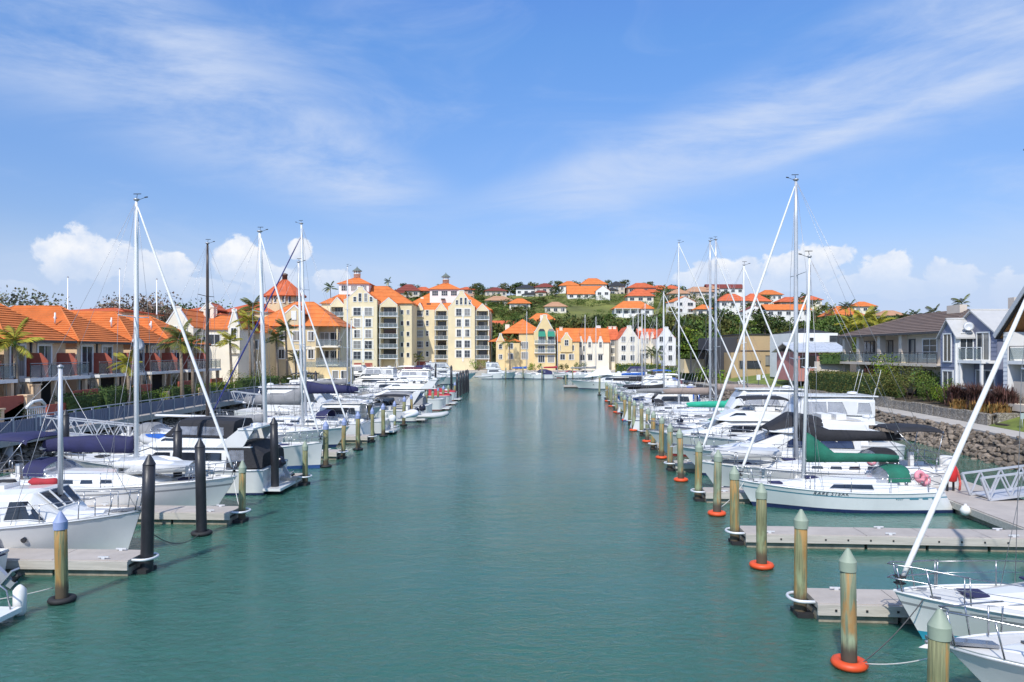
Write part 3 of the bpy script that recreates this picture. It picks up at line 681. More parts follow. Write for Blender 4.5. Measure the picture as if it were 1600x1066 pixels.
def tower_A():
    Y, p0 = 195.0, 500.0; s = Y/FPX; q = lambda px: (px-p0)*s
    r = thing('apartment_tower', 'cream apartment block with lantern turret, partly hidden by the low ochre building', 'apartment block', (PX(p0, Y), Y, 1.55))
    g0 = -1.55
    wall(r, q(496), q(640), 4.2, 20, 0, 18.2, CREAM)
    wall(r, q(537), q(589), .3, 4.2, 0, 18.9, CREAM, 'front_block')
    gable(r, q(537), q(589), 0, .3, 0, 18.9, 22.4, CREAM, 'gable_wall', 1.2, FR)
    gable_roof(r, q(537), q(589), .3, 12, 18.9, 3.0, .1, TERRA, 3)
    zr = [16.3+g0+.1, 13.4+g0, 10.5+g0, 7.6+g0, 4.8+g0]
    for i, z in enumerate(zr):
        for px in (558, 575.5):
            w = 1.9 if i in (0, 3, 4) else 1.45
            MB().box(q(px)-w/2-.5, q(px)+w/2+.5, -.06, -.003, z-.25, z+2.25).build('window_surround', PALE, r)
            win(r, q(px), z, w, 1.95, -.065, 0, 2, 2, .08)
    for px, z0, h in ((554.5, 19.0, 1.2), (562.5, 19.0, 2.1), (571.5, 19.0, 2.1), (580, 19.0, 1.2)):
        win(r, q(px), z0-.5, .75, h, -.005, 0, 1, 2, .12)
    for px in (559, 576): MB().box(q(px)-1.0, q(px)+1.0, -.05, -.003, .1, 2.2).build('garage_door', TRRED, r)
    MB().box(q(566.5), q(568.5), -.10, -.003, 2.4, 16).build('downpipe', FR, r)
    zb = [16.3+g0, 13.3+g0, 10.5+g0, 7.8+g0, 5.0+g0]
    balcony_bay(r, q(592), q(620), 1.2, 4.2, zb, 17.6, 19.6, CREAM)
    balcony_bay(r, q(514), q(536), 1.2, 4.2, zb, 17.6, 19.7, CREAM)
    for px in (624.5, 634):
        for z in zr: win(r, q(px), z+.5, .7, 1.1, 4.195, 0, 1, 1, .08)
    hip_roof(r, q(496), q(640), 4.2, 20, 18.2, 5.4, .5, TERRA, 5)
    lantern(r, q(543), 8.0, 21.6, 8.2, 2.3, 2.3)
    for px, z in ((511, 19.6), (536, 20.4)): MB().box(q(px)-.6, q(px)+.6, 6.2, 7.2, z, z+.35).build('skylight', PANE, r)
def tower_B():
    Y, p0 = 209.0, 622.0; s = Y/FPX; q = lambda px: (px-p0)*s
    r = thing('apartment_tower', 'cream apartment block with lantern turret, standing clear beside the open water', 'apartment block', (PX(p0, Y), Y, 1.55))
    g0 = -1.55
    wall(r, q(620), q(766), 4.0, 20, 0, 17.2, CREAM)
    wall(r, q(641), q(678), 1.6, 4.0, 0, 17.2, CREAM, 'front_block')
    wall(r, q(700), q(742), .3, 4.0, 0, 17.6, CREAM, 'front_block')
    gable(r, q(700), q(742), 0, .3, 0, 17.9, 22.6, CREAM, 'gable_wall', 1.2, FR)
    gable_roof(r, q(700), q(742), .3, 12, 17.9, 3.4, .1, TERRA, 3)
    zr = [17.0+g0, 14.0+g0, 11.1+g0, 8.0+g0, 5.2+g0]
    for i, z in enumerate(zr):
        for px in (717, 730):
            w = 1.5 if i in (0, 3, 4) else 1.15
            MB().box(q(px)-w/2-.45, q(px)+w/2+.4, -.06, -.003, z-.25, z+2.2).build('window_surround', PALE, r)
            win(r, q(px), z, w, 1.9, -.065, 0, 2, 2, .08)
        win(r, q(655.3), z, 1.6, 1.7, 1.59, 0, 4, 2, .12, FR); MB().box(q(650), q(660.5), 1.1, 1.59, z-.4, z-.18).build('window_ledge', BEIGE, r)
        win(r, q(645.4), z+.3, .6, 1.2, 1.595, 0, 1, 1, .1); win(r, q(666.6), z+.2, .7, 1.4, 1.595, 0, 1, 2, .1)
        for px in (625, 635.5): win(r, q(px), z+.4, .55, .9, 3.995, 0, 1, 1, .08)
    for px, h in ((714, 1.2), (720.5, 1.9), (727.5, 1.9), (734, 1.2)): win(r, q(px), 18.6, .62, h, -.005, 0, 1, 2, .12)
    gable(r, q(650), q(660.5), 1.3, 1.6, 17.0, 17.3, 19.2, CREAM, 'gable_wall', 0, FR); gable_roof(r, q(650), q(660.5), 1.5, 6, 17.4, 1.7, .1, TERRA, 1)
    MB().box(q(646), q(672), 1.54, 1.597, .1, 2.4).build('garage_door', TRRED, r)
    MB().box(q(722.5), q(724.3), -.10, -.003, 2.4, 16).build('downpipe', FR, r)
    zb = [16.0+g0, 13.1+g0, 10.3+g0, 7.5+g0, 4.8+g0]
    balcony_bay(r, q(679), q(699), 1.0, 4.0, zb, 16.8, 19.2, CREAM)
    balcony_bay(r, q(743), q(764), 1.0, 4.0, zb, 16.8, 18.9, CREAM)
    hip_roof(r, q(620), q(766), 4.0, 20, 17.2, 5.6, .5, TERRA, 5)
    lantern(r, q(691), 7.0, 21.3, 8.6, 2.2, 2.4)
    for px, z in ((666, 19.0), (689, 20.4)): MB().box(q(px)-.6, q(px)+.6, 6.0, 7.0, z, z+.35).build('skylight', PANE, r)
    MB().box(q(651), q(656), 9, 10, 19.4, 21.4).build('chimney', PALE, r)
tower_A(); tower_B()

# ---------------------------------------------------------------- low ochre waterside building and its neighbours, left
def low_ochre():
    Y, p0 = 112.0, 410.0; s = Y/FPX; q = lambda px: (px-p0)*s; z = lambda py: PZ(py, Y)-2.0
    r = thing('waterside_building', 'low ochre waterside building with orange roof and corner balconies', 'building', (PX(p0, Y), Y, 2.0))
    wall(r, q(396), q(494), 0, 9, 0, z(510), OCH)
    wall(r, q(494), q(527), 2.0, 9, 0, z(510), OCH)
    hip_roof(r, q(394), q(528), 0, 10, z(510), 4.0, .45, TERRA, 6)
    gable(r, q(446), q(475), -.25, .1, z(547), z(490), z(477), OCH, 'gable_wall', 0, FR)
    gable_roof(r, q(446), q(475), 0, 5, z(490), 1.2, .12, TERRA, 2)
    MB().box(q(456), q(464), -.36, -.255, z(500), z(486)).build('gable_vent', FR, r)
    for px, py, w, h in ((421, 532, 1.2, 1.3), (444, 532, 1.1, 1.3), (465, 532, 1.2, 1.35), (486, 532, .8, 1.3), (421, 560, 1.1, 1.3), (440, 560, .9, 1.3), (466, 562, 1.0, 1.4), (486, 560, .8, 1.3)):
        win(r, q(px), z(py), w, h, -.255 if 446 < px < 475 else -.005, 0, 2, 1, .14)
    MB().box(q(396), q(493), -.12, -.004, z(546), z(542)).build('string_course', PALE, r)
    for py in (541, 570):
        MB().box(q(494), q(529), -.3, 2.2, z(py)-.2, z(py)).build('balcony_slab', PALE, r)
        railing(r, [(q(494.5), -.22, z(py)), (q(528.5), -.22, z(py)), (q(528.5), 2, z(py))], 1.0, 1.1, GREYP)
        for px in (502, 518): win(r, q(px), z(py)+.1, 1.3, 2.0, 1.99, 0, 2, 1, .1, FR, name='balcony_door')
    MB().box(q(526), q(528), -.1, .1, 0, z(512)).build('column', OCH, r)
    wall(r, q(482), q(553), -4.0, -.35, -.6, z(574), YELL, 'podium_wall')
    railing(r, [(q(484), -3.9, z(574)), (q(552), -3.9, z(574))], 1.0, 1.2, GREYP)
    for px in (487, 534, 547): win(r, q(px), z(590), .8, 1.1, -4.005, 0, 1, 1, .1)
low_ochre()
oc = thing('octagonal_tower', 'octagonal turret with ribbed orange cone roof and band of windows', 'turret', (PX(445, 126), 126.0, 2.0))
MB().lathe([(3.15, 0), (3.15, PZ(463, 126)-2.0)], 8, (0, 0, 0), 0, False).build('wall', OCH, oc)
za = PZ(474, 126)-2.0
for i in range(8):
    a = pi/8+pi/8+i*pi/4; win(oc, cos(a)*2.93, za, 1.75, 1.0, sin(a)*2.93, a+pi/2, 3, 1, .1, FR)
b = MB(); n = 16; zt = PZ(463, 126)-2.0; zp = PZ(437, 126)-2.0
for i in range(n):
    a0, a1 = 2*pi*i/n, 2*pi*(i+1)/n; b.add([(cos(a0)*3.6, sin(a0)*3.6, zt), (cos(a1)*3.6, sin(a1)*3.6, zt), (cos(a1)*.35, sin(a1)*.35, zp), (cos(a0)*.35, sin(a0)*.35, zp)], [(0, 1, 2, 3)])
    b.tube([(cos(a0)*3.62, sin(a0)*3.62, zt), (cos(a0)*.35, sin(a0)*.35, zp)], .07, 4)
b.lathe([(3.6, zt-.18), (3.65, zt)], 16); b.build('cone_roof', TERRB, oc)
MB().lathe([(.45, zp-.3), (.45, zp+.7), (.55, zp+.7), (.5, zp+.95), (.1, zp+1.1)], 8).build('roof_vent', BROWN, oc)

def town_block(px0, px1, Y, ye, yr, label, wallm, roofm=None, g0=2.0, depth=9, axis='x', wins=(), chim=(), gables=(), rz=0, yb=None):
    """rendered block with hip or gable roof; heights given as sight-line rows, converted to metres at depth Y"""
    s = Y/FPX; r = thing('town_house', label, 'house', (PX(px0, Y), Y, g0), rz); w = (px1-px0)*s; z = lambda py: PZ(py, Y)-g0; q = lambda px: (px-px0)*s
    wall(r, 0, w, 0, depth, 0, z(ye), wallm)
    if axis == 'g': gable(r, 0, w, -.2, 0, 0, z(ye), z(yr)+.35, wallm, 'gable_wall', .9, FR); gable_roof(r, 0, w, 0, depth+2, z(ye), z(yr)-z(ye), .05, roofm or TERRA, 3)
    elif axis == 'gx': gable_roof(r, 0, w, 0, depth, z(ye), z(yr)-z(ye), .3, roofm or TERRA, 5, 'x'); gable(r, 0, .01, 0, .01, 0, 0, .01, wallm) if False else None
    else: hip_roof(r, 0, w, 0, depth, z(ye), z(yr)-z(ye), .4, roofm or TERRA, 5, axis)
    for px, py, ww, hh in wins: win(r, q(px), z(py), ww, hh, -.205 if axis == 'g' else -.005, 0, 2, 1, .12)
    for px, py in chim: MB().box(q(px)-.45, q(px)+.45, depth*.4, depth*.4+.9, z(py)-2.5, z(py)).box(q(px)-.55, q(px)+.55, depth*.4-.1, depth*.4+1.0, z(py), z(py)+.15).build('chimney', PALE, r)
    for gx0, gx1, ge, gp in gables:
        gable(r, q(gx0), q(gx1), -.35, -.02, z(ge)-3.5, z(ge), z(gp), wallm, 'gable_wall', .6, FR); gable_roof(r, q(gx0), q(gx1), -.05, 4, z(ge), (z(gp)-z(ge))*.8, .05, roofm or TERRA, 2)
        win(r, q((gx0+gx1)/2), z(ge)-1.6, min(1.0, (gx1-gx0)*s*.45), 1.5, -.36, 0, 2, 2, .1)
    return r
town_block(300, 372, 100, 514, 493, 'cream house with stepped gable parapet beside the dark mast', PALE, None, 2.0, 10, 'gx', ((335, 538, 1.5, 1.3), (362, 538, .8, 1.2), (318, 540, .8, 1.2)), ((304, 480), (310, 478)), ((358, 376, 512, 483),))
town_block(254, 303, 97, 512, 484, 'cream gabled house rising behind the last terrace roof', PALE, None, 2.0, 9, 'g', ((270, 525, 1.2, 1.2),))
town_block(262, 345, 118, 492, 476, 'red roofed house behind the cream gables with white dormer', PALE, TERRB, 2.0, 10, 'x', (), ((322, 476),), ((313, 340, 485, 472),))
town_block(345, 425, 122, 488, 468, 'long red roofed block beside the octagonal turret', OCH, TERRB, 2.0, 12, 'x', ((380, 515, 1.2, 1.2), (400, 515, 1.2, 1.2)))
town_block(365, 412, 106, 520, 498, 'small ochre house set back between palms', OCH, TERRA, 2.0, 8, 'x', ((380, 545, 1.3, 1.2), (398, 545, 1.0, 1.2), (388, 572, 1.4, 1.4)))
town_block(100, 190, 84, 487, 478, 'red tiled ridge seen behind the terrace roofs', TAN, TERRB, 2.2, 9, 'x')
town_block(600, 648, 232, 480, 463, 'orange hipped house glimpsed between the two apartment blocks', CREAM, TERRB, 2.0, 10, 'x', ((615, 486, 1.2, 1.2), (628, 486, 1.2, 1.2)))

# ---------------------------------------------------------------- yellow gabled block and cream townhouses at the far quay
def yellow_block():
    Y, p0 = 207.0, 763.0; s = Y/FPX; q = lambda px: (px-p0)*s; z = lambda py: PZ(py, Y)-1.55
    r = thing('gabled_building', 'yellow gabled waterfront building with two green arched awnings', 'building', (PX(p0, Y), Y, 1.55))
    wall(r, q(811), q(834), 1.5, 12, 0, z(520), YELL); wall(r, q(834), q(868), .3, 12, 0, z(519), YELL, 'front_block')
    wall(r, q(775), q(812), .8, 10, 0, z(536), YELL, 'wing_wall')
    gable(r, q(834), q(868), 0, .3, 0, z(519), z(492), YELL, 'gable_wall', 1.4, FR)
    gable_roof(r, q(834), q(868), .3, 12, z(519), z(497)-z(519), .1, TERRA, 3)
    hip_roof(r, q(784), q(850), 1.5, 14, z(521), z(497)-z(521), .4, TERRA, 5)
    hip_roof(r, q(765), q(812), .8, 10, z(534), z(523)-z(534), .35, TERRA, 3)
    gable(r, q(775), q(789), .5, .8, 0, z(534), z(521), YELL, 'gable_wall', .6, FR)
    MB().box(q(845), q(853), 5, 6.2, z(500), z(491)).build('chimney', PALE, r)
    MB().box(q(789), q(796), 5, 6.2, z(517), z(506)).build('chimney', PALE, r)
    aw = mat('awning_green', (.01, .22, .14), .7, .1, 2)
    for px in (846.5, 861):
        MB().prism([(q(px)-.9, z(524)), (q(px)+.9, z(524)), (q(px)+.9, z(517)), (q(px)+.5, z(514)), (q(px)-.5, z(514)), (q(px)-.9, z(517))], -.08, -.003).build('arched_window', PANE, r)
        b = MB(); b.add([(q(px)-.95, -.1, z(518)), (q(px)+.95, -.1, z(518)), (q(px)+1.05, -1.0, z(526)), (q(px)-1.05, -1.0, z(526)), (q(px)-.95, -.1, z(526)), (q(px)+.95, -.1, z(526))], [(3, 2, 1, 0), (0, 4, 3), (1, 2, 5)]); b.build('awning', aw, r)
    for py in (537, 551, 566):
        for px in (846, 861): win(r, q(px), z(py), 1.7, 1.9, -.005, 0, 3, 1, .12, name='balcony_door')
        if py < 566:
            MB().box(q(835), q(868), -1.0, -.004, z(py)-.2, z(py)).build('balcony_slab', FR, r); railing(r, [(q(835.5), -.95, z(py)), (q(867.5), -.95, z(py))], 1.0, 1.3, BALU)
    for py in (545, 561):
        win(r, q(820), z(py), 1.8, 1.9, 1.495, 0, 3, 1, .12)
        win(r, q(782), z(py), .9, 1.2, .495, 0, 1, 2, .12); win(r, q(798), z(py), 1.2, 1.5, .795, 0, 2, 1, .12)
yellow_block()
fw = ((0, 0),)
def wins(pxs, pys, w, h): return tuple((px, py, w, h) for px in pxs for py in pys)
town_block(872, 905, 208, 533, 513, 'yellow townhouse with curved gable under a long orange roof', YELL, None, 1.55, 10, 'gx', wins((879, 893), (548, 562), 1.3, 1.5), ((878, 511),), ((876, 894, 531, 520),))
town_block(904, 952, 211, 534, 513, 'cream townhouse row with three small orange dormers', PALE, None, 1.55, 10, 'gx', wins((910, 922, 938), (549, 563), 1.2, 1.5), ((905, 524), (920, 524), (938, 524)), ((903, 911, 534, 526), (917, 925, 534, 526), (934, 942, 534, 526)))
town_block(918, 952, 221, 526, 511, 'tall white gabled townhouse behind the small dormers', WHITEW, TERRB, 1.7, 10, 'g', wins((928, 941), (538,), 1.0, 1.4))
town_block(953, 966, 214, 530, 511, 'narrow cream townhouse with balcony stack between white gables', PALE, TERRB, 1.55, 9, 'gx', wins((957, 962), (540, 552, 565), .8, 1.5), ((956, 510), (963, 510)))
town_block(966, 1000, 207, 531, 511, 'broad white gabled townhouse facing the water', PALE, TERRB, 1.55, 12, 'g', wins((974, 988), (534, 548, 563), 1.1, 1.4))
town_block(1000, 1027, 213, 530, 514, 'cream townhouse row with red roof and four dormers', PALE, TERRB, 1.55, 9, 'gx', wins((1004, 1011, 1018, 1024), (546, 560), .7, 1.3), ((1004, 511),), ((1000, 1006, 528, 519), (1008, 1014, 528, 519), (1016, 1022, 528, 519)))
town_block(1026, 1056, 207, 529, 513, 'white gabled townhouse at the end of the far row', WHITEW, TERRB, 1.55, 12, 'g', wins((1033, 1047), (534, 548, 563), 1.0, 1.4))

# ---------------------------------------------------------------- houses over the hill
def hill_house(px, Y, w, d, h, rise, label, roofm, wallm, kind='hip', dz=0.0, rz=0.0, nwin=4, floors=1, wing=None, col=False):
    X = PX(px, Y); r = thing('hill_house', label, 'house', (X, Y, hill(X, Y)-.3+dz), rz)
    wall(r, -w/2, w/2, 0, d, -4, h, wallm)
    if kind == 'hip': hip_roof(r, -w/2, w/2, 0, d, h, rise, .8, roofm, 3, 'x' if w >= d else 'y', .06)
    elif kind == 'gx': gable_roof(r, -w/2, w/2, 0, d, h, rise, .5, roofm, 3, 'x')
    else: gable(r, -w/2, w/2, -.15, 0, 0, h, h+rise, wallm); gable_roof(r, -w/2, w/2, 0, d, h, rise-.2, .3, roofm, 3, 'y')
    for f in range(floors):
        for i in range(nwin):
            ww = w/nwin*.5; win(r, -w/2+w*(i+.5)/nwin, .8+f*2.8 if floors > 1 else h-2.2, ww, 1.4, -.155 if kind == 'g' else -.005, 0, 2, 1, .1, name='window')
    if col:
        for i in range(nwin+1): x = -w/2+w*i/nwin; MB().box(x-.15, x+.15, -1.6, -1.3, -.2, h).build('veranda_post', FR, r)
        MB().box(-w/2-.2, w/2+.2, -1.7, 0, h-.1, h+.05).box(-w/2-.2, w/2+.2, -1.8, 0, -.5, -.2).build('veranda', FR, r)
    if wing:
        wx, wy, ww, wd, wh, wr = wing
        wall(r, wx-ww/2, wx+ww/2, wy, wy+wd, -4, wh, wallm, 'wing_wall'); hip_roof(r, wx-ww/2, wx+ww/2, wy, wy+wd, wh, wr, .6, roofm, 2, 'x' if ww >= wd else 'y', .06, name='wing_roof')
        win(r, wx, wh-2.0, ww*.4, 1.3, wy-.005, 0, 2, 1, .1)
    return r
HH = [
 (775, 415, 12, 10, 4.6, 2.4, 'brown roofed beige house first along the ridge', DRED, BEIGE, 'hip', -1, .1),
 (822, 420, 11.5, 9, 6.4, 2.4, 'two storey white house with charcoal roof on the ridge beside brown roofs', CHAR, WHITEW, 'hip', -2, 0, 3, 2, (2, -3, 8, 4, 2.6, 1.3)),
 (851, 418, 11, 9, 6.0, 2.6, 'beige ridge house with dark red hip roof above trees', DRED, BEIGE, 'hip', -1, -.1, 3, 2, (-2, -3, 6, 3, 2.8, 1.2)),
 (890, 428, 11.5, 9, 5.6, 3.0, 'small white ridge house with orange pyramid roof', TERRA, WHITEW, 'hip', -1, 0, 4, 1),
 (928, 426, 15, 10, 6.4, 4.0, 'large orange roofed house highest on the ridge', TERRA, WHITEW, 'hip', -1.5, .05, 4, 2),
 (916, 398, 20, 8, 3.4, 4.2, 'long white house with sweeping orange roof below the ridge', TERRA, WHITEW, 'gx', 0, 0, 5, 1),
 (942, 394, 7.5, 8, 5.0, 3.0, 'white gable front house joined to the long orange roof', TERRA, WHITEW, 'g', .4, 0, 2, 1),
 (964, 426, 9, 8, 5.8, 3.0, 'grey ridge house with charcoal pyramid roof', CHAR, BEIGE, 'hip', -1, 0, 3, 2, (-3, -3, 6, 4, 3, 1.4)),
 (1003, 420, 16, 11, 6.0, 3.2, 'wide pink walled house with red hip roof on the ridge', TERRB, PINKW, 'hip', -1, 0, 4, 1, (5, -4, 9, 6, 3.0, 2.0)),
 (1001, 372, 13, 9, 3.8, 4.0, 'red domed hip roof house behind the veranda house', TERRB, PALE, 'hip', 1.5, 0, 3, 1),
 (990, 330, 17, 9, 3.9, 3.6, 'white veranda house with broad orange roof amid trees', TERRA, WHITEW, 'hip', .5, 0, 5, 1, (5.5, -2.5, 5, 4, 3.6, 1.8), True),
 (847, 305, 12.5, 8, 2.9, 3.8, 'orange roofed cottage alone on the grassy slope', TERRA, PALE, 'hip', 0, 0, 4, 1, (-4.5, 1, 6, 5, 2.4, 1.8)),
 (783, 268, 11, 8, 6.0, 2.2, 'white two storey house with red gable roof beside the cream tower', TERRB, WHITEW, 'gx', 0, 0, 4, 2),
 (780, 372, 14, 9, 3.0, 2.6, 'tan roof half hidden by shrubs above the white house', TANR, BEIGE, 'hip', 0, .1, 4, 1),
 (1095, 385, 15, 9, 4.6, 3.0, 'tan roofed beige house with tall windows on the slope', TANR, BEIGE, 'hip', 2.5, 0, 5, 1, (7, 2, 6, 6, 6.2, 2.4)),
 (1134, 392, 19, 9, 6.5, 2.2, 'dark red roofed house with solar panels and white gable', DRED, WHITEW, 'gx', 3, 0, 5, 1),
 (1070, 330, 10.5, 8, 5.4, 2.6, 'white house with orange roof and deep balcony', TERRA, WHITEW, 'g', 2.2, .25, 2, 2),
 (1101, 322, 7, 6, 3.2, 2.2, 'small orange roofed annex beside the balcony house', TERRA, PALE, 'hip', 2.0, 0, 2, 1),
 (1146, 345, 13, 9, 3.0, 3.6, 'bright red hip roof house above dark trees', TERRB, WHITEW, 'hip', 3.5, 0, 3, 1),
 (1184, 352, 12.5, 9, 3.0, 4.0, 'orange red hip roof house on the saddle', TERRB, PALE, 'hip', 4.5, .1, 3, 1),
 (1180, 318, 9, 8, 3.2, 2.4, 'small white twin gable house beneath the red roofs', DRED, WHITEW, 'g', 3.0, 0, 2, 1),
 (1232, 300, 18, 9, 5.6, 2.2, 'white modern house with low orange roof above the lawn', TERRA, WHITEW, 'gx', 3.5, 0, 5, 1),
 (1238, 352, 12, 8, 3.2, 2.6, 'red roofed house peeping over the white modern one', TERRB, PINKW, 'hip', 5.5, 0, 3, 1),
 (1323, 300, 14, 10, 3.0, 4.2, 'orange pyramid roof villa among tall palms', TERRA, TAN, 'hip', 4.2, 0, 4, 1),
 (637, 405, 13, 10, 4.4, 4.0, 'dark brown pyramid roof house between the two towers', DRED, BEIGE, 'hip', 0, 0, 3, 1, (-4, -2, 7, 4, 3, 1.6)),
 (728, 400, 9, 8, 5.6, 1.8, 'pink flat fronted house behind the right tower', TERRB, PINKW, 'hip', 0, 0, 2, 2),
 (690, 418, 12, 8, 4, 2.4, 'low charcoal roof behind the second turret', CHAR, BEIGE, 'hip', -1, 0, 3, 1),
 (1396, 320, 12, 8, 3.2, 2.4, 'pale tan roof half sunk in the trees', TANR, PALE, 'hip', 4, 0, 3, 1),
 (1032, 436, 11, 8, 4.2, 2.6, 'small orange roofed ridge house beyond the pink walled one', TERRB, PINKW, 'hip', 0, 0, 3, 1),
 (1052, 428, 10, 8, 4.2, 2.4, 'ridge house with red roof behind the first tall masts', TERRB, BEIGE, 'hip', 0, .1, 3, 1),
 (1122, 432, 11, 8, 4.4, 2.6, 'dark red roof peeping over the solar panelled house', DRED, BEIGE, 'hip', 2, 0, 3, 1),
 (1062, 372, 10, 8, 4.0, 2.6, 'tan roofed house directly above the balcony house', TANR, PALE, 'hip', 2, 0, 3, 1),
 (1205, 398, 12, 8, 4.0, 2.8, 'orange roofed house on the saddle above the modern white house', TERRA, WHITEW, 'hip', 4, 0, 4, 1),
 (1268, 392, 11, 8, 4.0, 2.6, 'red roofed house behind the tall dark palms', TERRB, PALE, 'hip', 4.5, 0, 3, 1),
 (1352, 372, 11, 8, 3.6, 2.6, 'orange roof behind the pyramid roof villa', TERRA, PALE, 'hip', 5, 0, 3, 1),
 (812, 352, 10, 7, 3.0, 2.6, 'orange roofed cottage left of the grassy slope', TERRA, PALE, 'hip', .3, 0, 3, 1),
 (868, 345, 10, 7, 3.0, 2.4, 'tan roofed cottage halfway up the grassy slope', TANR, PALE, 'hip', .3, 0, 3, 1),
 (660, 430, 11, 8, 4.0, 2.6, 'low red roof just right of the brown pyramid roof', TERRB, PINKW, 'hip', 0, 0, 3, 1),
]
for a in HH: hill_house(*a)

# ---------------------------------------------------------------- houses on the right bank
def brown_house():
    # long face towards the basin: local x runs from the far end to the near end
    r = thing('waterside_house', 'beige two storey house with brown tiled roof and long balcony', 'house', (38.0, 84.0, 2.6), -pi/2)
    L = 19.5; e = 5.75; f = 2.9
    wall(r, 0, L, 1.8, 10, 0, e-.02, BEIGE); wall(r, L-7.2, L, .3, 1.8, 0, e-.02, BEIGE, 'front_wall')
    hip_roof(r, 0, L, 0, 10.5, e, 2.2, .6, BROWN, 12, 'x', .05)
    MB().box(-.6, L+.6, -.66, -.58, e-.16, e+.04).build('gutter', DFR, r)
    for x in (.2, 3.6, 8.2, 12.4): MB().box(x-.28, x+.28, -.25, .35, 0, e-.03).build('column', BEIGE, r)
    wall(r, -.2, L+.2, -.9, 1.79, f-.26, f, BEIGE, 'balcony_slab')
    railing(r, [(-.1, -.82, f), (L+.1, -.82, f)], 1.0, 1.5, DFR, True, None, 'balcony_railing')
    for x in (1.9, 5.8, 10.0): win(r, x, f+.1, 2.6, 2.1, 1.79, 0, 3, 1, .09, DFR, name='balcony_door'); win(r, x, .1, 2.6, 2.2, 1.79, 0, 3, 1, .09, DFR, name='patio_door')
    win(r, 16.6, f+.5, 2.2, 1.7, .29, 0, 2, 3, .12, FR); win(r, 13.6, f+.3, .9, 1.9, .29, 0, 1, 1, .09, DFR); win(r, 15.5, .1, 2.5, 2.1, .29, 0, 3, 1, .09, DFR)
    MB().box(12.2, 14.3, 4.4, 5.1, e+1.0, e+2.7).build('chimney', BEIGE, r); MB().box(L-.8, L, 6, 6.8, e+.4, e+3.0).build('chimney', BEIGE, r)
brown_house()
def boards(par, x0, x1, y, z0, z1, mt, rz=0, org=(0, 0, 0), n=None):
    n = n or max(3, round((z1-z0)/.32)); b = MB()
    for i in range(n):
        a = z0+(z1-z0)*i/n; c = z0+(z1-z0)*(i+1)/n
        b.add([(x0, y-.035, a), (x1, y-.035, a), (x1, y-.008, c), (x0, y-.008, c), (x0, y, a), (x1, y, a)], [(0, 1, 2, 3), (4, 5, 1, 0)])
    return b.build('weatherboard', mt, par, org, rz)
def blue_house():
    r = thing('waterside_house', 'blue-grey weatherboard house with zinc gables and sliding doors', 'house', (36.0, 63.0, 2.75), -pi/2)
    # local x = 63 - Y ; local y = X - 36
    e, f = 5.2, 3.15
    wall(r, 0, 6.2, 1.6, 10, 0, e, BLUEG); gable(r, 0, 6.2, 1.45, 1.6, 0, e, 7.1, BLUEG); gable_roof(r, 0, 6.2, 1.6, 10, e, 1.9, .35, ZINC, 1, 'y')
    boards(r, 0, 6.2, 1.45, f, e, BLUEG)
    wall(r, 1.2, 3.3, .15, 1.45, 0, e+.05, BLUEG, 'porch_wall'); gable(r, 1.2, 3.3, 0, .15, 0, e+.05, 6.25, BLUEG); gable_roof(r, 1.2, 3.3, .15, 4.2, e+.05, 1.15, .35, ZINC, 1, 'y')
    boards(r, 1.2, 3.3, 0, f-.6, e, BLUEG)
    win(r, 2.25, f-.1, 1.0, 2.2, -.04, 0, 2, 1, .1, FR); win(r, 2.25, .1, 1.3, 2.1, -.005, 0, 2, 1, .12, FR, name='patio_door')
    MB().box(3.2, 3.34, -.05, .09, 0, e).build('corner_post', FR, r)
    # white side of the porch, facing the camera
    o = MB().box(3.302, 3.36, .1, 1.44, 0, e).build('white_side_wall', WBOARD, r)
    win(r, 3.365, f+.05, 1.0, 2.1, .8, pi/2, 2, 1, .08, FR, name='balcony_door')
    win(r, 4.6, f+.05, 1.5, 2.1, 1.41, 0, 2, 1, .1, FR, name='balcony_door')
    wall(r, 3.37, 6.4, .1, 1.4, f-.25, f-.02, FR, 'balcony_slab'); railing(r, [(3.4, .15, f), (6.3, .15, f)], 1.0, 1.0, FR, True)
    for x in (3.55, 6.2): MB().box(x-.09, x+.09, .15, .33, 0, f-.25).build('column', FR, r)
    win(r, 4.8, .1, 2.2, 2.2, 1.44, 0, 2, 1, .1, FR, name='patio_door'); wall(r, 3.5, 8.4, -.3, -.15, 0, 1.0, WBOARD, 'garden_wall')
    # near white wing
    wall(r, 6.2, 8.6, 3.2, 9, 0, e-.2, WBOARD, 'wing_wall'); boards(r, 6.25, 8.6, 3.2, 0, e-.2, WBOARD); win(r, 7.4, f+.2, .5, 1.5, 3.17, 0, 1, 1, .1, FR); win(r, 7.3, .3, 1.5, 1.9, 3.17, 0, 2, 1, .1, DFR)
    o = MB().box(8.602, 8.64, 3.25, 9, 0, e-.2).build('end_boards', WBOARD, r)
    hip_roof(r, 6.2, 8.6, 3.2, 9, e-.2, .7, .3, ZINC, 1, 'y', caps=False, name='wing_roof')
    d = thing('satellite_dish', 'grey satellite dish fixed on the small zinc roof', 'satellite dish', (36.9, 59.7, 8.45))
    MB().lathe([(.02, 0), (.22, .04), (.38, .13), (.39, .14), (.22, .07), (.02, .03)], 18).build('dish', M['gelgrey'], d, (0, -.2, .12), (radians(75), 0, radians(-25))); MB().tube([(0, 0, .25), (0, .1, -.3)], .03).build('arm', GREYP, d)
blue_house()
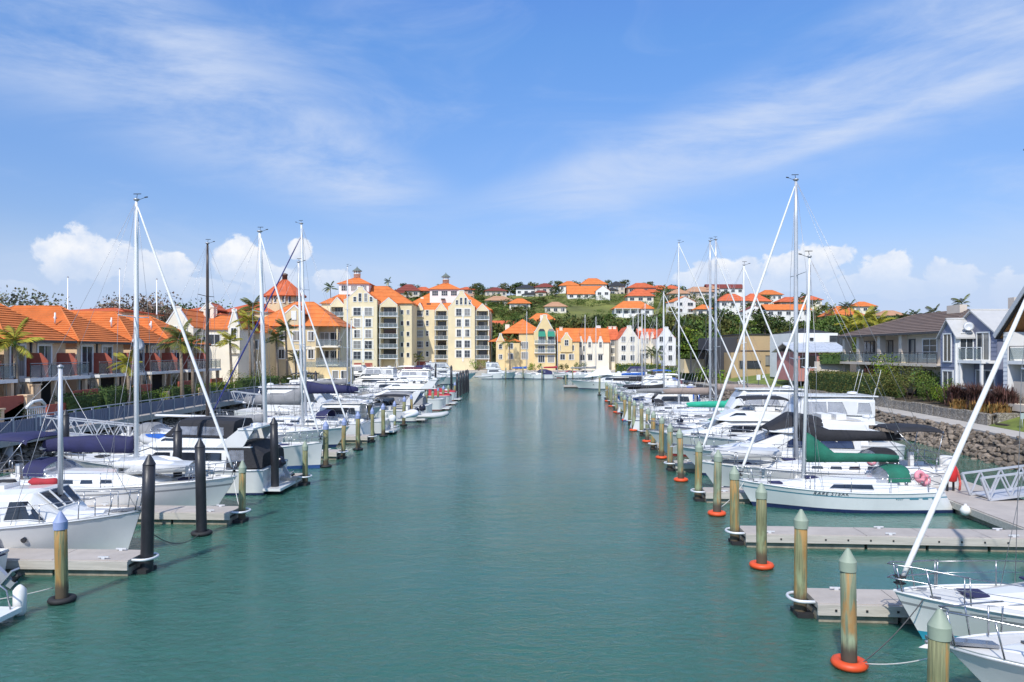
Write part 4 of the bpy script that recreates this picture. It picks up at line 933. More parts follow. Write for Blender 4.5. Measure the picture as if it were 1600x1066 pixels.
def gable_house():
    r = thing('waterside_house', 'white weatherboard house with timber lined gable soffit, cut by the frame edge', 'house', (36.2, 54.2, 2.9), -pi/2)
    e, pk, w = 5.1, 10.4, 10.4; f = 3.0
    wall(r, 0, .45, 0, 12, 0, e, WBOARD, 'fin_wall'); boards(r, 0, .45, 0, 0, e, WBOARD)
    wall(r, w-.45, w, 0, 12, 0, e, WBOARD, 'fin_wall')
    wall(r, .45, w-.45, 2.6, 12, 0, e, BLUEG); boards(r, .46, w-.46, 2.6, f, e, BLUEG)
    gable(r, .3, w-.3, 2.4, 2.6, e-.1, e, pk-.4, BLUEG)
    gable_roof(r, 0, w, 0, 12, e, pk-e, .5, CHAR, 1, 'y', ohe=.35)
    MB().prism([(-.35, e-.45), (w/2, pk-.28), (w+.35, e-.45), (w+.35, e-.3), (w/2, pk-.1), (-.35, e-.3)], .0, 2.4).build('soffit', SOFF, r)
    for a, b in (((-.5, e-.42), (w/2, pk-.02)), ((w/2, pk-.02), (w+.5, e-.42))): MB().bar((a[0], -.38, a[1]+.1), (b[0], -.38, b[1]+.1), .06, .34).build('barge_board', M['gelgrey'], r)
    wall(r, .46, w-.46, 0, 2.59, f-.25, f, FR, 'balcony_slab'); railing(r, [(.5, .1, f), (w-.5, .1, f)], 1.05, 1.6, DFR, True)
    win(r, 2.6, f+.1, 3.2, 2.0, 2.56, 0, 3, 1, .1, DFR, name='balcony_door'); win(r, 2.2, .1, 2.4, 2.2, 2.57, 0, 2, 1, .1, DFR, name='patio_door')
    wall(r, -.1, w, -1.0, -.01, -.5, -.02, BEIGE, 'deck'); wall(r, .8, w, .2, .35, 0, 1.5, BEIGE, 'screen_wall')
gable_house()
def tan_building():
    Y = 119.0; p0 = 1120.0; s = Y/FPX; q = lambda px: (px-p0)*s; z = lambda py: PZ(py, Y)-3.0
    r = thing('modern_building', 'flat roofed tan modern building with dark panel above the grass', 'building', (PX(p0, Y), Y, 3.0))
    wall(r, q(1160), q(1226), 1.0, 12, 0, z(523), TANB); MB().box(q(1158), q(1228), .8, 12.2, z(523), z(521.5)).build('roof', CHAR, r)
    wall(r, q(1120), q(1159.5), 2.5, 12, 0, z(527), DGREY, 'dark_wall'); wall(r, q(1138), q(1191), -1.5, 2.4, -.6, z(551), TANB, 'front_block')
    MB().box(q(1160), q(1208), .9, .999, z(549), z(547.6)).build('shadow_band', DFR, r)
    for px, w, h in ((1155, .7, 1.1), (1173, 2.0, 1.1)): win(r, q(px), z(575), w, h, -1.505, 0, 2 if w > 1 else 1, 1, .08, DFR)
    win(r, q(1205), z(571), 2.9, 1.5, .99, 0, 4, 1, .1, DFR); MB().box(q(1226), q(1229), .5, 9, 0, z(521)).build('dark_fin', DFR, r)
    wall(r, q(1085), q(1119), 7, 12, 0, z(562), OCH, 'carport_wall')
    for px in (1084, 1118): MB().box(q(px)-.1, q(px)+.1, 1.8, 2.0, 0, z(548.5)).build('carport_post', DFR, r); MB().box(q(1082), q(1120), 1.5, 12, z(548.5), z(547)).build('carport_roof', ZINC, r)
tan_building()
def white_house():
    Y = 98.0; p0 = 1238.0; s = Y/FPX; q = lambda px: (px-p0)*s; z = lambda py: PZ(py, Y)-3.0
    r = thing('modern_house', 'white boxy house with dark low roof beside the brown tiled house', 'house', (PX(p0, Y), Y, 3.0))
    wall(r, q(1240), q(1309), 0, 9, 0, z(520.5), WHITEW); wall(r, q(1309), q(1324), 1.2, 9, 0, z(523), WHITEW, 'wing_wall')
    hip_roof(r, q(1268), q(1330), 5, 14, z(521), .9, .4, CHAR, 3, 'x')
    for px, w, h in ((1303, 1.0, 1.5), (1317, .8, 1.6)): win(r, q(px), z(543), w, h, -.005 if px < 1309 else 1.19, 0, 2, 1, .08, DFR)
    win(r, q(1268), z(532), .4, .3, -.005, 0, 1, 1, .05, DFR)
    o = thing('garden_pavilion', 'low pink walled pavilion with white gable roof', 'pavilion', (PX(1238, 90), 90.0, 3.0))
    s2 = 90/FPX; Q = lambda px: (px-1238)*s2; zz = lambda py: PZ(py, 90)-3.0
    wall(o, Q(1246), Q(1320), 0, 7, 0, zz(550), mat('render_rose', (.50,.22,.19), .85, .06, .6)); gable_roof(o, Q(1244), Q(1322), 0, 7, zz(549.5), 1.0, .4, M['gelgrey'], 1, 'x')
    MB().box(Q(1250), Q(1276), -.05, -.002, zz(575), zz(556)).build('opening_shade_panel', M['dark'], o)  # thin dark sheet painting the unlit inside of a doorway
white_house()
fl = thing('garden_wall', 'grey rendered garden wall beneath the clipped hedge', 'wall', (PX(1274, 84), 84.0, 2.8))
MB().box(0, 3.4, 0, .3, 0, PZ(565, 84)-2.8).build('wall', BEIGE, fl)
# thin bare poles rising behind the terrace roofs
for px, yt, Y, lab in ((106, 434, 90, 'thin white pole behind the second terrace roof'), (187, 421, 95, 'tallest thin white pole behind the terrace roofs'), (245, 437, 92, 'thin white pole with short crossbar behind the last terrace roof')):
    o = thing('flagpole', lab, 'pole', (PX(px, Y), Y, 2.0)); h = PZ(yt, Y)-2
    MB().tube([(0, 0, 0), (0, 0, h)], [.09, .06], 8).build('pole', M['mastw'], o)
    if px == 245: MB().bar((-.8, 0, h-3.2), (.8, 0, h-3.2), .06, .06).build('crossbar', GREYP, o)
    MB().lathe([(.07, 0), (.1, .08), (.0, .2)], 8, (0, 0, h)).build('cap', GREYP, o)
# ---------------------------------------------------------------- vegetation
def leafm(name, col, isl=.45): return mat(name, col, .75, .35, .5, isl=isl, rand=.15, spec=.25)
LEAF = dict(dark=leafm('leaf_dark', (.060,.090,.027)), olive=leafm('leaf_olive', (.115,.125,.032)), mid=leafm('leaf_mid', (.095,.15,.03)), bright=leafm('leaf_bright', (.15,.225,.02)),
            yel=leafm('leaf_yellow', (.27,.25,.03)), bare=leafm('twig_grey', (.17,.135,.10)), brown=leafm('leaf_bronze', (.115,.06,.05)), rust=leafm('grass_rust', (.27,.16,.05)), hedge=leafm('leaf_hedge', (.075,.12,.033)), grey=leafm('leaf_greygreen', (.12,.13,.085)))
BARK = mat('bark', (.14,.10,.075), .9, .3, 3, bump=.5, bs=12)
PBARK = mat('palm_bark', (.26,.205,.15), .9, .2, 2, bump=.5, bs=8, stretch=(1,1,5))
def leafquad(mb, p, s, R, bias=None):
    u = Vector((R.gauss(0, 1), R.gauss(0, 1), R.gauss(0, .8))).normalized(); w = Vector((R.gauss(0, 1), R.gauss(0, 1), R.gauss(0, 1)))
    v = u.cross(w)
    if v.length < 1e-3: return
    v.normalize(); a = s*R.uniform(.6, 1.25); b = a*R.uniform(.45, .75); p = Vector(p)
    mb.add([p-u*a*.5, p+v*b*.5, p+u*a*.5, p-v*b*.5], [(0, 1, 2, 3)])
def crown(seed, n, leaf, nc=9, rx=1.0, rz=1.0, flat=.75):
    """unit crown centred at origin: clumps of leaf-sized faces, with gaps between clumps"""
    R = random.Random(seed); mb = MB(); cl = []
    for i in range(nc):
        a = R.uniform(0, 2*pi); e = R.uniform(-.55, 1.0); r = R.uniform(.35, .72)
        cl.append((Vector((cos(a)*r*sqrt(max(.1, 1-e*e*.6))*rx, sin(a)*r*sqrt(max(.1, 1-e*e*.6))*rx, e*.6*rz)), R.uniform(.26, .46)))
    for i in range(n):
        c, q = cl[i % nc]; d = Vector((R.gauss(0, 1), R.gauss(0, 1), R.gauss(0, 1))).normalized()*q*(R.random()**.35)
        d.z *= flat; leafquad(mb, c+d, leaf, R)
    return mb
CR = [crown(s, 520, .17, 8+s % 4) for s in range(6)]
FINE = [crown(20+s, 2300, .075, 13+s % 4) for s in range(4)]
CRM = {}
def crownmesh(i, leaf, fine=False):
    k = (i % 4 if fine else i, leaf, fine)
    if k not in CRM: CRM[k] = (FINE if fine else CR)[k[0]].mesh('crown', LEAF[leaf])
    return CRM[k]
def limbs(h, r, seed, spread=.5):
    R = random.Random(seed); mb = MB(); lean = R.uniform(-.08, .08)*h
    mb.tube([(0, 0, -.4), (lean*.4, 0, h*.5), (lean, 0, h)], [r, r*.75, r*.45], 7)
    for i in range(5):
        a = i*2.4+R.random(); z = h*R.uniform(.5, .95); L = spread*h*R.uniform(.5, .9)
        mb.tube([(lean*z/h, 0, z), (lean+cos(a)*L*.5, sin(a)*L*.5, z+L*.45), (lean+cos(a)*L, sin(a)*L, z+L*.8)], [r*.45, r*.28, r*.1], 5)
    return mb
LIMB = [limbs(1.0, .05, s).mesh('trunk', BARK) for s in range(4)]
_ti = 0
def tree(x, y, z, h, w, leaf, label, group=None, base=.35, name='tree', cat='tree'):
    global _ti; _ti += 1
    r = thing(name, label, cat, (x, y, z), rr(0, 6), group)
    put('trunk', LIMB[_ti % 4], r, (0, 0, 0), None, (h*.75, h*.75, h*.62))
    put('crown', crownmesh(_ti % 6, leaf, y < 200), r, (0, 0, h*(base+(1-base)/2)), rr(0, 6), (w/2*1.2, w/2*1.2, h*(1-base)/2*1.35))
    return r
def bush(x, y, z, w, h, leaf, label, group=None, d=None, seed=0, n=900, ls=.12, name='shrub'):
    R = random.Random(seed+int(x*10)); mb = MB(); d = d or w
    nc = max(5, int(w*2.2)); cl = [(Vector((R.uniform(-.42, .42)*w, R.uniform(-.42, .42)*d, h*R.uniform(.25, .72))), R.uniform(.22, .36)*min(h, w)) for i in range(nc)]
    for i in range(n):
        c, q = cl[i % nc]; dd = Vector((R.gauss(0, 1), R.gauss(0, 1), R.gauss(0, 1))).normalized()*q*(R.random()**.3); p = c+dd
        if p.z > 0: leafquad(mb, p, ls, R)
    r = thing(name, label, 'shrub', (x, y, z), 0, group); mb.build('foliage', LEAF[leaf], r)
    st = MB()
    for i in range(4): a = i*1.7; st.tube([(0, 0, -.2), (cos(a)*w*.12, sin(a)*d*.12, h*.3), (cos(a)*w*.25, sin(a)*d*.25, h*.55)], [.05, .035, .015], 5)
    st.build('stem', BARK, r); return r
def hedge(x0, y0, x1, y1, z, w, h, leaf, label, ls=.10, dens=150):
    L = sqrt((x1-x0)**2+(y1-y0)**2); a = math.atan2(y1-y0, x1-x0); R = random.Random(int(x0*7+y0)); mb = MB(); n = int(dens*L*(w+2*h)*.7)
    r = thing('hedge', label, 'hedge', (x0, y0, z), a)
    for i in range(n):
        u = R.uniform(0, L); k = R.random()*(w+2*h)
        if k < h: p = (u, -w/2, k)
        elif k < h+w: p = (u, -w/2+(k-h), h)
        else: p = (u, w/2, k-h-w)
        q = .07+.05*sin(u*3.1); leafquad(mb, (p[0]+R.gauss(0, .04), p[1]+R.gauss(0, q), p[2]+R.gauss(0, q)), ls*R.uniform(.8, 1.5), R)
    for i in range(int(dens*w*h)): leafquad(mb, (R.choice((0, L))+R.gauss(0, .05), R.uniform(-w/2, w/2), R.uniform(0, h)), ls*1.3, R)
    mb.build('foliage', LEAF[leaf], r)
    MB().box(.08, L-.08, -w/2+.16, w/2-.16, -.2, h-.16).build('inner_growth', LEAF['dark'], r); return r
# palms: every frond a piece
def frond(seed, droop=.55, n=22, lw=.034, ll=.36):
    R = random.Random(seed); mb = MB(); pts = []
    for i in range(9): t = i/8; pts.append(Vector((t*(1-.18*t), 0, .30*t-droop*t*t*1.0)))
    mb.tube(pts, [.016*(1-.8*i/8) for i in range(9)], 4)
    for k in range(n):
        t = .12+.86*k/(n-1); i = min(7, int(t*8)); p = pts[i].lerp(pts[i+1], t*8-i); d = (pts[i+1]-pts[i]).normalized()
        L = ll*sin(pi*min(1, .15+t*.8))*R.uniform(.85, 1.1)
        for sgn in (-1, 1):
            q = d*.55+Vector((0, sgn*.75, -.35-.25*R.random())); q.normalize(); e = p+q*L; wv = d*lw
            mb.add([p-wv*.4, p+wv*.4, p.lerp(e, .55)+wv*.45, e, p.lerp(e, .55)-wv*.45], [(0, 1, 2, 3, 4)])
    return mb
FRM = {}
def frm(leaf, i):
    if (leaf, i) not in FRM: FRM[(leaf, i)] = frond(i, .35+.18*i).mesh('frond', LEAF[leaf])
    return FRM[(leaf, i)]
def palm(x, y, z, h, fl, label, leaf='mid', nf=14, wind=.55, group=None, r0=.16, dead=True):
    R = random.Random(int(x*13+y*7)); r = thing('palm_tree', label, 'palm', (x, y, z), 0, group); lean = -wind*.06*h
    MB().tube([(0, 0, -.4), (lean*.3, 0, h*.5), (lean, 0, h)], [r0*1.25, r0, r0*.75], 8).build('trunk', PBARK, r)
    MB().tube([(lean, 0, h-.1), (lean-.03*wind, 0, h+fl*.28)], [r0*.8, r0*.4], 7).build('crown_shaft', LEAF['mid'], r)
    for i in range(nf):
        a = i*2.399+R.uniform(-.3, .3)
        dx, dy = cos(a), sin(a); dx -= wind*.9; a = math.atan2(dy, dx); k = i/nf
        pitch = radians(-62+80*k)+R.uniform(-.12, .12)                       # young fronds stand up, old ones droop
        put('frond', frm('yel' if dead and k > .86 else leaf, i % 4), r, (lean, 0, h+fl*.24*(1-k)), (0, pitch, a), fl*R.uniform(.85, 1.12))
    return r
# --- far woods on the hill: reads as one mass
def woods():
    R = random.Random(3); groups = {'dark': MB(), 'olive': MB(), 'mid': MB()}
    def put_crown(px, Y, w, h, lf, lift=0, ymin=None):
        x = PX(px, Y); zb = hill(x, Y)-.5+lift
        if ymin: h = max(3.5, min(h, (PZ(ymin+R.uniform(0, 7), Y)-zb)/1.08))
        src = CR[R.randrange(6)]; a = R.uniform(0, 6); ca, sa = cos(a), sin(a); mb = groups[lf]
        mb.add([(x+(p[0]*ca-p[1]*sa)*w*.6, Y+(p[0]*sa+p[1]*ca)*w*.6, zb+h*.5+p[2]*h*.62) for p in src.v], src.f)
    for i in range(125):                                                        # the belt behind the far townhouses
        px = R.uniform(752, 1130); Y = R.uniform(236, 262); put_crown(px, Y, R.uniform(7, 11), R.uniform(9, 14), R.choice(('dark', 'olive', 'mid', 'olive')), 0, 498 if px < 800 else (492 if px < 875 else 487))
    for i in range(70): put_crown(R.uniform(1000, 1270), R.uniform(262, 318), R.uniform(7, 11), R.uniform(6, 9), R.choice(('olive', 'mid', 'olive', 'dark')), 0, 486)
    for i in range(110): put_crown(R.uniform(600, 1120), R.uniform(434, 448), R.uniform(6, 10), R.uniform(5, 9), R.choice(('dark', 'olive')))
    for i in range(44): put_crown(R.uniform(1030, 1330), R.uniform(330, 425), R.uniform(7, 11), R.uniform(5, 9), R.choice(('dark', 'olive', 'mid')))
    for i in range(80): put_crown(R.uniform(1265, 1580), R.uniform(200, 300), R.uniform(7, 11), R.uniform(9, 15), R.choice(('dark', 'olive', 'mid')), 2, 488)
    for i in range(90): put_crown(R.uniform(600, 850), R.uniform(320, 398), R.uniform(5, 9), R.uniform(2.5, 5), R.choice(('olive', 'mid', 'olive')))
    for i in range(30): put_crown(R.uniform(1050, 1200), R.uniform(225, 262), R.uniform(6, 9), R.uniform(6, 10), R.choice(('mid', 'olive', 'mid')))
    for lf, nm in (('dark', 'dark_woods'), ('olive', 'olive_woods'), ('mid', 'green_woods')):
        tag(groups[lf].build(nm, LEAF[lf]), {'dark': 'dark evergreen growth across the hillside', 'olive': 'olive scrub across the hillside', 'mid': 'fresh green growth across the hillside'}[lf], None, None, 'stuff')
woods()
def scrub():
    R = random.Random(8); mb = MB()
    for i in range(620):
        px = R.uniform(735, 1130); Y = R.uniform(275, 405); x = PX(px, Y)
        if R.random() < .85 and 868 < px < 985 and 290 < Y < 372: continue
        src = CR[R.randrange(6)]; q = R.uniform(.8, 3.2); z = hill(x, Y)+q*.3
        mb.add([(x+p[0]*q*1.3, Y+p[1]*q*1.3, z+p[2]*q) for p in src.v[:150*4]], src.f[:150])
    tag(mb.build('slope_scrub', LEAF['mid']), 'low green scrub dotted over the grassy slope', None, None, 'stuff')
scrub()
for px, Y, h, w, lf, lab in ((745, 400, 10, 8, 'dark', 'tall dark tree beside the pink ridge house'), (630, 418, 7, 9, 'dark', 'dark tree on the ridge beside the brown pyramid roof'), (868, 410, 6, 9, 'dark', 'dark bush tree between two ridge houses'),
    (882, 300, 6, 6, 'mid', 'young green tree on the grassy slope'), (1127, 272, 12, 14, 'dark', 'broad dark tree under the bright red roof'), (1194, 262, 12.5, 14, 'dark', 'broad dark tree under the white modern house'),
    (1040, 300, 9, 10, 'olive', 'olive tree beside the veranda house'), (954, 296, 6, 8, 'mid', 'green shrub tree at the lawn corner'), (1085, 235, 11, 9, 'bright', 'bright green tree behind the right hand masts'), (1102, 222, 10, 8, 'mid', 'green tree left of the dark carport'),
    (1408, 130, 9, 13, 'dark', 'dark rounded tree over the brown tiled roof'), (1165, 285, 7, 8, 'bright', 'bright shrubby tree between the two broad dark trees')):
    x = PX(px, Y); tree(x, Y, hill(x, Y)-.4 if Y > 225 else 3.2, h, w, lf, lab, None, .2)
for px, Y, h, w, lf, lab in ((42, 100, 13, 11, 'grey', 'feathery grey-green tree above the second orange roof'), (72, 108, 10.5, 9, 'grey', 'smaller grey-green tree above the orange ridge'), (196, 112, 12.5, 9, 'bare', 'bare twiggy tree beside the first tall mast'),
    (218, 108, 14.0, 10, 'bare', 'bare rounded tree right of the first tall mast'), (150, 120, 12, 10, 'bare', 'pale bare tree far behind the roofs'), (258, 118, 12, 10, 'olive', 'olive tree above the cream gabled house'), (243, 112, 12, 8, 'bare', 'brown bare tree next to the thin pole'),
    (284, 135, 13.5, 12, 'dark', 'dark tree behind the red roofs'), (312, 138, 13.5, 12, 'mid', 'green tree behind the red roofs beside the bronze mast'), (330, 142, 12.5, 11, 'dark', 'dark tree crossing the bronze mast'), (360, 150, 13, 11, 'olive', 'olive tree behind the long red roof')):
    tree(PX(px, Y), Y, 2.4, h, w, lf, lab, None, .25)
# --- palms
for px, Y, h, fl, lab, lf in ((27, 49.5, 5.0, 1.9, 'windswept palm in front of the first terrace house', 'yel'), (202, 60.5, 3.4, 1.6, 'low palm in front of the terrace balcony beside the first mast', 'yel'), (285, 67, 5.4, 2.2, 'palm with swept crown beside the leaning furled sail', 'olive'),
    (302, 72, 5.2, 2.0, 'second palm overlapping the swept crown', 'olive'), (362, 86, 5.6, 2.1, 'golden crowned palm beside the bronze mast', 'yel'), (392, 92, 8.2, 2.3, 'tall slim palm between mast and ochre building', 'yel'), (399, 95, 10.0, 2.3, 'tallest slim palm before the ochre building', 'olive'),
    (434, 100, 6.2, 2.0, 'palm in front of the ochre building gable', 'olive'), (449, 101, 7.6, 2.0, 'windblown palm against the ochre gable', 'dark'), (463, 103, 3.6, 1.6, 'short palm at the foot of the ochre building', 'olive')):
    palm(PX(px, Y), Y, 1.9, h, fl, lab, lf)
palm(PX(797, 203), 203, 1.55, 7.6, 3.0, 'leaning palm before the yellow gabled building', 'olive', 12, .6)
palm(PX(640, 203), 203, 1.55, 3.4, 2.4, 'palm tuft at the foot of the second tower', 'yel', 12, .3); palm(PX(655, 204), 204, 1.55, 3.0, 2.2, 'smaller palm tuft by the tower garage', 'olive', 10, .3)
for px, Y, h, lab in ((1018, 205, 4.6, 'dark palm in front of the far townhouses'), (1028, 203, 4.2, 'low dark palm near the last white gable')): palm(PX(px, Y), Y, 1.55, h, 2.6, lab, 'dark', 11, .2)
for px, Y, h, lab in ((520, 260, 21, 'dark palm top beside the first turret'), (608, 405, 9, 'dark palm on the ridge between the towers'), (1262, 285, 13, 'tall dark windblown palm beside the lawn'), (1274, 290, 9.5, 'shorter dark palm beside the tall one'), (1250, 340, 9, 'small palm behind the white modern house'),
    (1290, 300, 7.5, 'olive palm at the lawn edge'), (1302, 300, 7.5, 'olive palm beside the pyramid roof villa'), (1322, 294, 9, 'dark palm in front of the pyramid roof'), (1330, 294, 9.3, 'twin dark palm in front of the pyramid roof'), (1368, 300, 7, 'slender dark palm right of the pyramid roof'),
    (1412, 250, 10.5, 'dark palm of the cluster behind the brown roof'), (1422, 248, 11.0, 'thicker palm of the cluster behind the brown roof'), (1433, 252, 11.2, 'leaning palm of the cluster behind the brown roof'), (1462, 215, 10, 'pale leaved palm left of the zinc roofs'), (1506, 190, 11, 'windblown palm rising over the zinc roofs')):
    x = PX(px, Y); palm(x, Y, (hill(x, Y) if Y > 225 else 6.0)-.3+(0 if px < 1200 else 1.8), h, 3.4, lab, 'dark' if 'dark' in lab or 'cluster' in lab else 'olive', 11, .7)
for px, Y, h, lab in ((1350, 118, 5.2, 'big golden palm above the brown tiled roof'), (1330, 122, 4.6, 'spreading golden palm behind the balcony house'), (1372, 120, 4.6, 'lower golden palm behind the balcony house')):
    palm(PX(px, Y), Y, 6.0, h, 3.0, lab, 'yel', 16, .15)
# --- right bank garden
gz = lambda x, y: 2.3
bx = lambda y, d: interp(y, RW)+d
hedge(bx(86, 5.6), 86, bx(69, 5.6), 69, 2.2, 2.2, 2.1, 'olive', 'rounded brown-green hedge above the gabion wall', .14, 110)
bush(bx(67, 5.9), 67.0, 2.2, 4.2, 3.3, 'olive', 'tall olive bush in the middle of the bank planting', None, 4, 1, 3000, .15)
bush(bx(63.4, 5.9), 63.4, 2.2, 3.4, 3.1, 'mid', 'green rounded bush beside the bronze flax', None, 3.4, 2, 2400, .14)
bush(bx(60.6, 5.5), 60.6, 2.2, 2.2, 2.5, 'bright', 'feathery yellow-green bush at the wall edge', None, 2.2, 3, 1600, .12)
bush(bx(72, 7.6), 72.0, 2.4, 4.4, 4.3, 'bright', 'bright lime leaved tree below the balcony', None, 4.4, 4, 2600, .22, 'small_tree')
bush(bx(67.5, 8.2), 67.5, 2.4, 3.0, 3.8, 'bright', 'second lime leaved tree beside the porch', None, 3.0, 5, 1700, .2, 'small_tree')
bush(bx(74, 7.0), 74.0, 2.3, 3.0, 2.2, 'yel', 'golden bush at the lawn end of the hedge', None, 2.6, 6, 1100, .16)
def flax(x, y, z, n, h, label, leaf='brown'):
    R = random.Random(int(x*31+y)); r = thing('flax_bush', label, 'flax', (x, y, z)); mb = MB()
    for i in range(n):
        a = R.uniform(0, 2*pi); L = h*R.uniform(.7, 1.15); sp = R.uniform(.15, .75); w = .04; b = Vector((R.gauss(0, .32), R.gauss(0, .32), 0))
        d = Vector((cos(a), sin(a), 0)); s = Vector((-sin(a), cos(a), 0))*w; p1 = b+d*sp*L*.35+Vector((0, 0, L*.55)); p2 = b+d*sp*L*.9+Vector((0, 0, L*(.95-.45*sp)))
        mb.add([b-s, b+s, p1+s, p1-s, p2], [(0, 1, 2, 3), (3, 2, 4)])
    mb.build('blades', LEAF[leaf], r); return r
for i, (y, d, h) in enumerate(((58.4, 5.8, 1.9), (56.9, 6.6, 2.1), (55.5, 5.9, 1.8), (54.2, 6.9, 2.0), (52.9, 6.2, 1.7))):
    flax(bx(y, d), y, 2.3, 520, h*1.05, ('bronze flax clump beside the green bush', 'tall bronze flax clump under the blue house', 'low bronze flax clump at the wall corner', 'bronze flax clump nearest the white deck', 'bronze flax clump in the middle of the bed')[i])
for i, (y, d) in enumerate(((56.4, 4.9), (54.0, 5.0), (52.0, 5.4))): flax(bx(y, d), y, 2.2, 160, .9, ('rusty grass tuft behind the gabion wall', 'rusty grass tuft at the corner of the wall', 'rusty grass tuft below the flax')[i], 'rust')
hedge(PX(1280, 84), 83.8, PX(1320, 84), 83.6, PZ(565, 84)-.05, 1.0, 1.0, 'mid', 'clipped green hedge on the grey garden wall', .16, 50)
hedge(PX(962, 168), 168, PX(1032, 168), 168, 1.5, 1.6, 2.4, 'yel', 'long yellow-green clipped hedge behind the far berths', .35, 14)
hedge(PX(1040, 140), 140, PX(1120, 128), 128, 1.8, 1.6, 2.0, 'olive', 'olive hedge behind the tall masts', .3, 16)
for px, Y, w, h, lf, lab in ((748, 200, 5, 3.4, 'bright', 'bright bush at the corner of the second tower'), (836, 203, 4, 2.2, 'bright', 'green bush below the arched awnings'), (880, 203, 4, 2.4, 'olive', 'olive bush before the yellow townhouse'), (905, 203, 4, 2.4, 'mid', 'green bush before the cream row'), (1060, 135, 5, 2.6, 'bright', 'bright bush behind the paired masts'), (1110, 118, 5, 3.0, 'bright', 'bright bush by the dark carport'), (1092, 150, 5, 5, 'dark', 'dark tall bush between masts')):
    bush(PX(px, Y), Y, 1.6, w, h, lf, lab, None, 3, 8, 420, .32)
# --- left bank gardens
for y0, y1, h, lf, lab in ((52.6, 56.6, 1.7, 'hedge', 'clipped dark hedge below the red courtyard wall'), (57.4, 62.4, 1.9, 'hedge', 'tall clipped hedge beside the first mast'), (63.2, 66.6, 1.3, 'mid', 'lower green hedge next to the tall one'), (68.6, 73.2, 1.5, 'hedge', 'dark hedge below the dish house'), (76, 82, 1.4, 'bright', 'bright hedge terrace beyond the furled sail'), (84, 94, 1.7, 'hedge', 'long dark hedge before the palms'), (97, 106, 1.5, 'olive', 'olive hedge at the boardwalk bend')):
    hedge(interp(y0, LW)-4.6, y0, interp(y1, LW)-4.6, y1, 1.75, 1.3, h, lf, lab, .12, 120)
for y, d, w, h, lf, lab in ((48.2, 4.4, 1.8, 1.5, 'dark', 'dark spiky shrub by the tan pillars'), (44.6, 4.2, 1.6, 1.6, 'mid', 'green shrub beside the entrance stair'), (50.6, 5.2, 1.3, 1.1, 'yel', 'golden shrub in the entrance planter'), (46.4, 5.4, 1.5, 1.2, 'yel', 'yellow flowering shrub behind the stair wall'), (55.4, 4.0, 1.5, 1.1, 'bright', 'round light green shrub at the boardwalk'), (66.6, 4.2, 1.8, 1.3, 'bright', 'light green shrub beneath the palms'), (74.6, 4.6, 2.2, 2.2, 'mid', 'bushy green shrub beneath the second palm'), (79, 4.8, 2.6, 2.6, 'yel', 'golden bush before the cream gable'), (83, 5.0, 2.6, 3.4, 'yel', 'tall golden shrub under the golden crowned palm'), (87, 4.6, 2.8, 2.8, 'bright', 'bright shrub left of the slim palms'), (94, 5.6, 3, 3.6, 'olive', 'tall olive shrub between slim palms'), (71, 5.0, 2.4, 2.2, 'olive', 'olive shrub behind the boardwalk hedge'), (90, 5.4, 3, 3.0, 'olive', 'olive bush under the tall palms'), (100, 5, 3, 2.6, 'dark', 'dark bush under the ochre building')):
    bush(interp(y, LW)-d, y, 1.75, w, h, lf, lab, None, None, 11, 620, .13)
for y, lab in ((51.6, 'golden potted ball shrub on the red wall'), (52.4, 'second golden potted ball shrub'), (53.2, 'third golden potted ball shrub')):
    r = thing('potted_shrub', lab, 'potted plant', (-34.2, y, 2.0)); MB().lathe([(.2, 0), (.28, .4), (.25, .4)], 12).build('pot', TRRED, r)
    mb = MB(); R = random.Random(int(y*10))
    for i in range(160): d = Vector((R.gauss(0, 1), R.gauss(0, 1), R.gauss(0, 1))).normalized()*.34; leafquad(mb, d+Vector((0, 0, .72)), .12, R)
    mb.build('foliage', LEAF['yel'], r)
# ---------------------------------------------------------------- piles, fingers and walkways of the marina
def pile(x, y, top, mt, capm, ring, label, group, dia=.305):
    r = thing('mooring_pile', label, 'pile', (x, y, 0), 0, group); q = dia/2; R = random.Random(int(x*100+y)); lean = R.uniform(-.03, .03)
    ch = .36 if capm != 'blk' else .3
    rings = []
    for z, k in ((-1.6, 1.0), (.0, 1.0), (.45, 1.02), (.8, 1.0), (top*.6, 1.0), (top-ch, .98)):
        rings.append([(lean*z+cos(2*pi*j/20)*q*k*(1+.02*sin(j*2+z)), sin(2*pi*j/20)*q*k, z) for j in range(20)])
    MB().loft(rings).build('shaft', mt, r)
    c = (lean*top, 0, 0); cm = M['pileb'] if capm == 'blk' else capm
    MB().lathe([(q*1.1, top-ch-.10), (q*1.13, top-ch+.10), (q*1.05, top-ch+.12), (.03, top), (.0, top+.005)] if capm != 'blk' else [(q*1.03, top-ch), (q*1.0, top-ch+.02), (.03, top)], 40, c, 0, False).build('cap', cm, r)
    if ring == 'orange': MB().torus((0, 0, .08), q+.10, .115, 24, 8, 0, .8).build('float_ring', M['orange'], r)
    elif ring == 'black': MB().torus((0, 0, .06), q+.09, .10, 20, 8, 0, .8).build('float_ring', M['rubber'], r)
    return r
RF = [(1327, 1042, 857), (1190, 887, 755), (1120, 805, 703), (1064, 752, 670), (1033.5, 716.6, 650), (1011, 691, 637), (990, 673.5, 625), (977, 657.5, 617), (963, 645, 609), (955, 635.6, 602), (949, 627.5, 598)]
for i, (px, py, pt) in enumerate(RF):
    Y = EYE*FPX/(py-HOR); pile(PX(px, Y), Y, min(2.75, max(2.35, PZ(pt, Y))), M['pileg'] if i % 3 != 1 else M['pile'], M['capg'], 'orange', f'timber pile with orange float ring, {ordn(i)} of its row counted from the camera', 'orange ringed piles along the right berths')
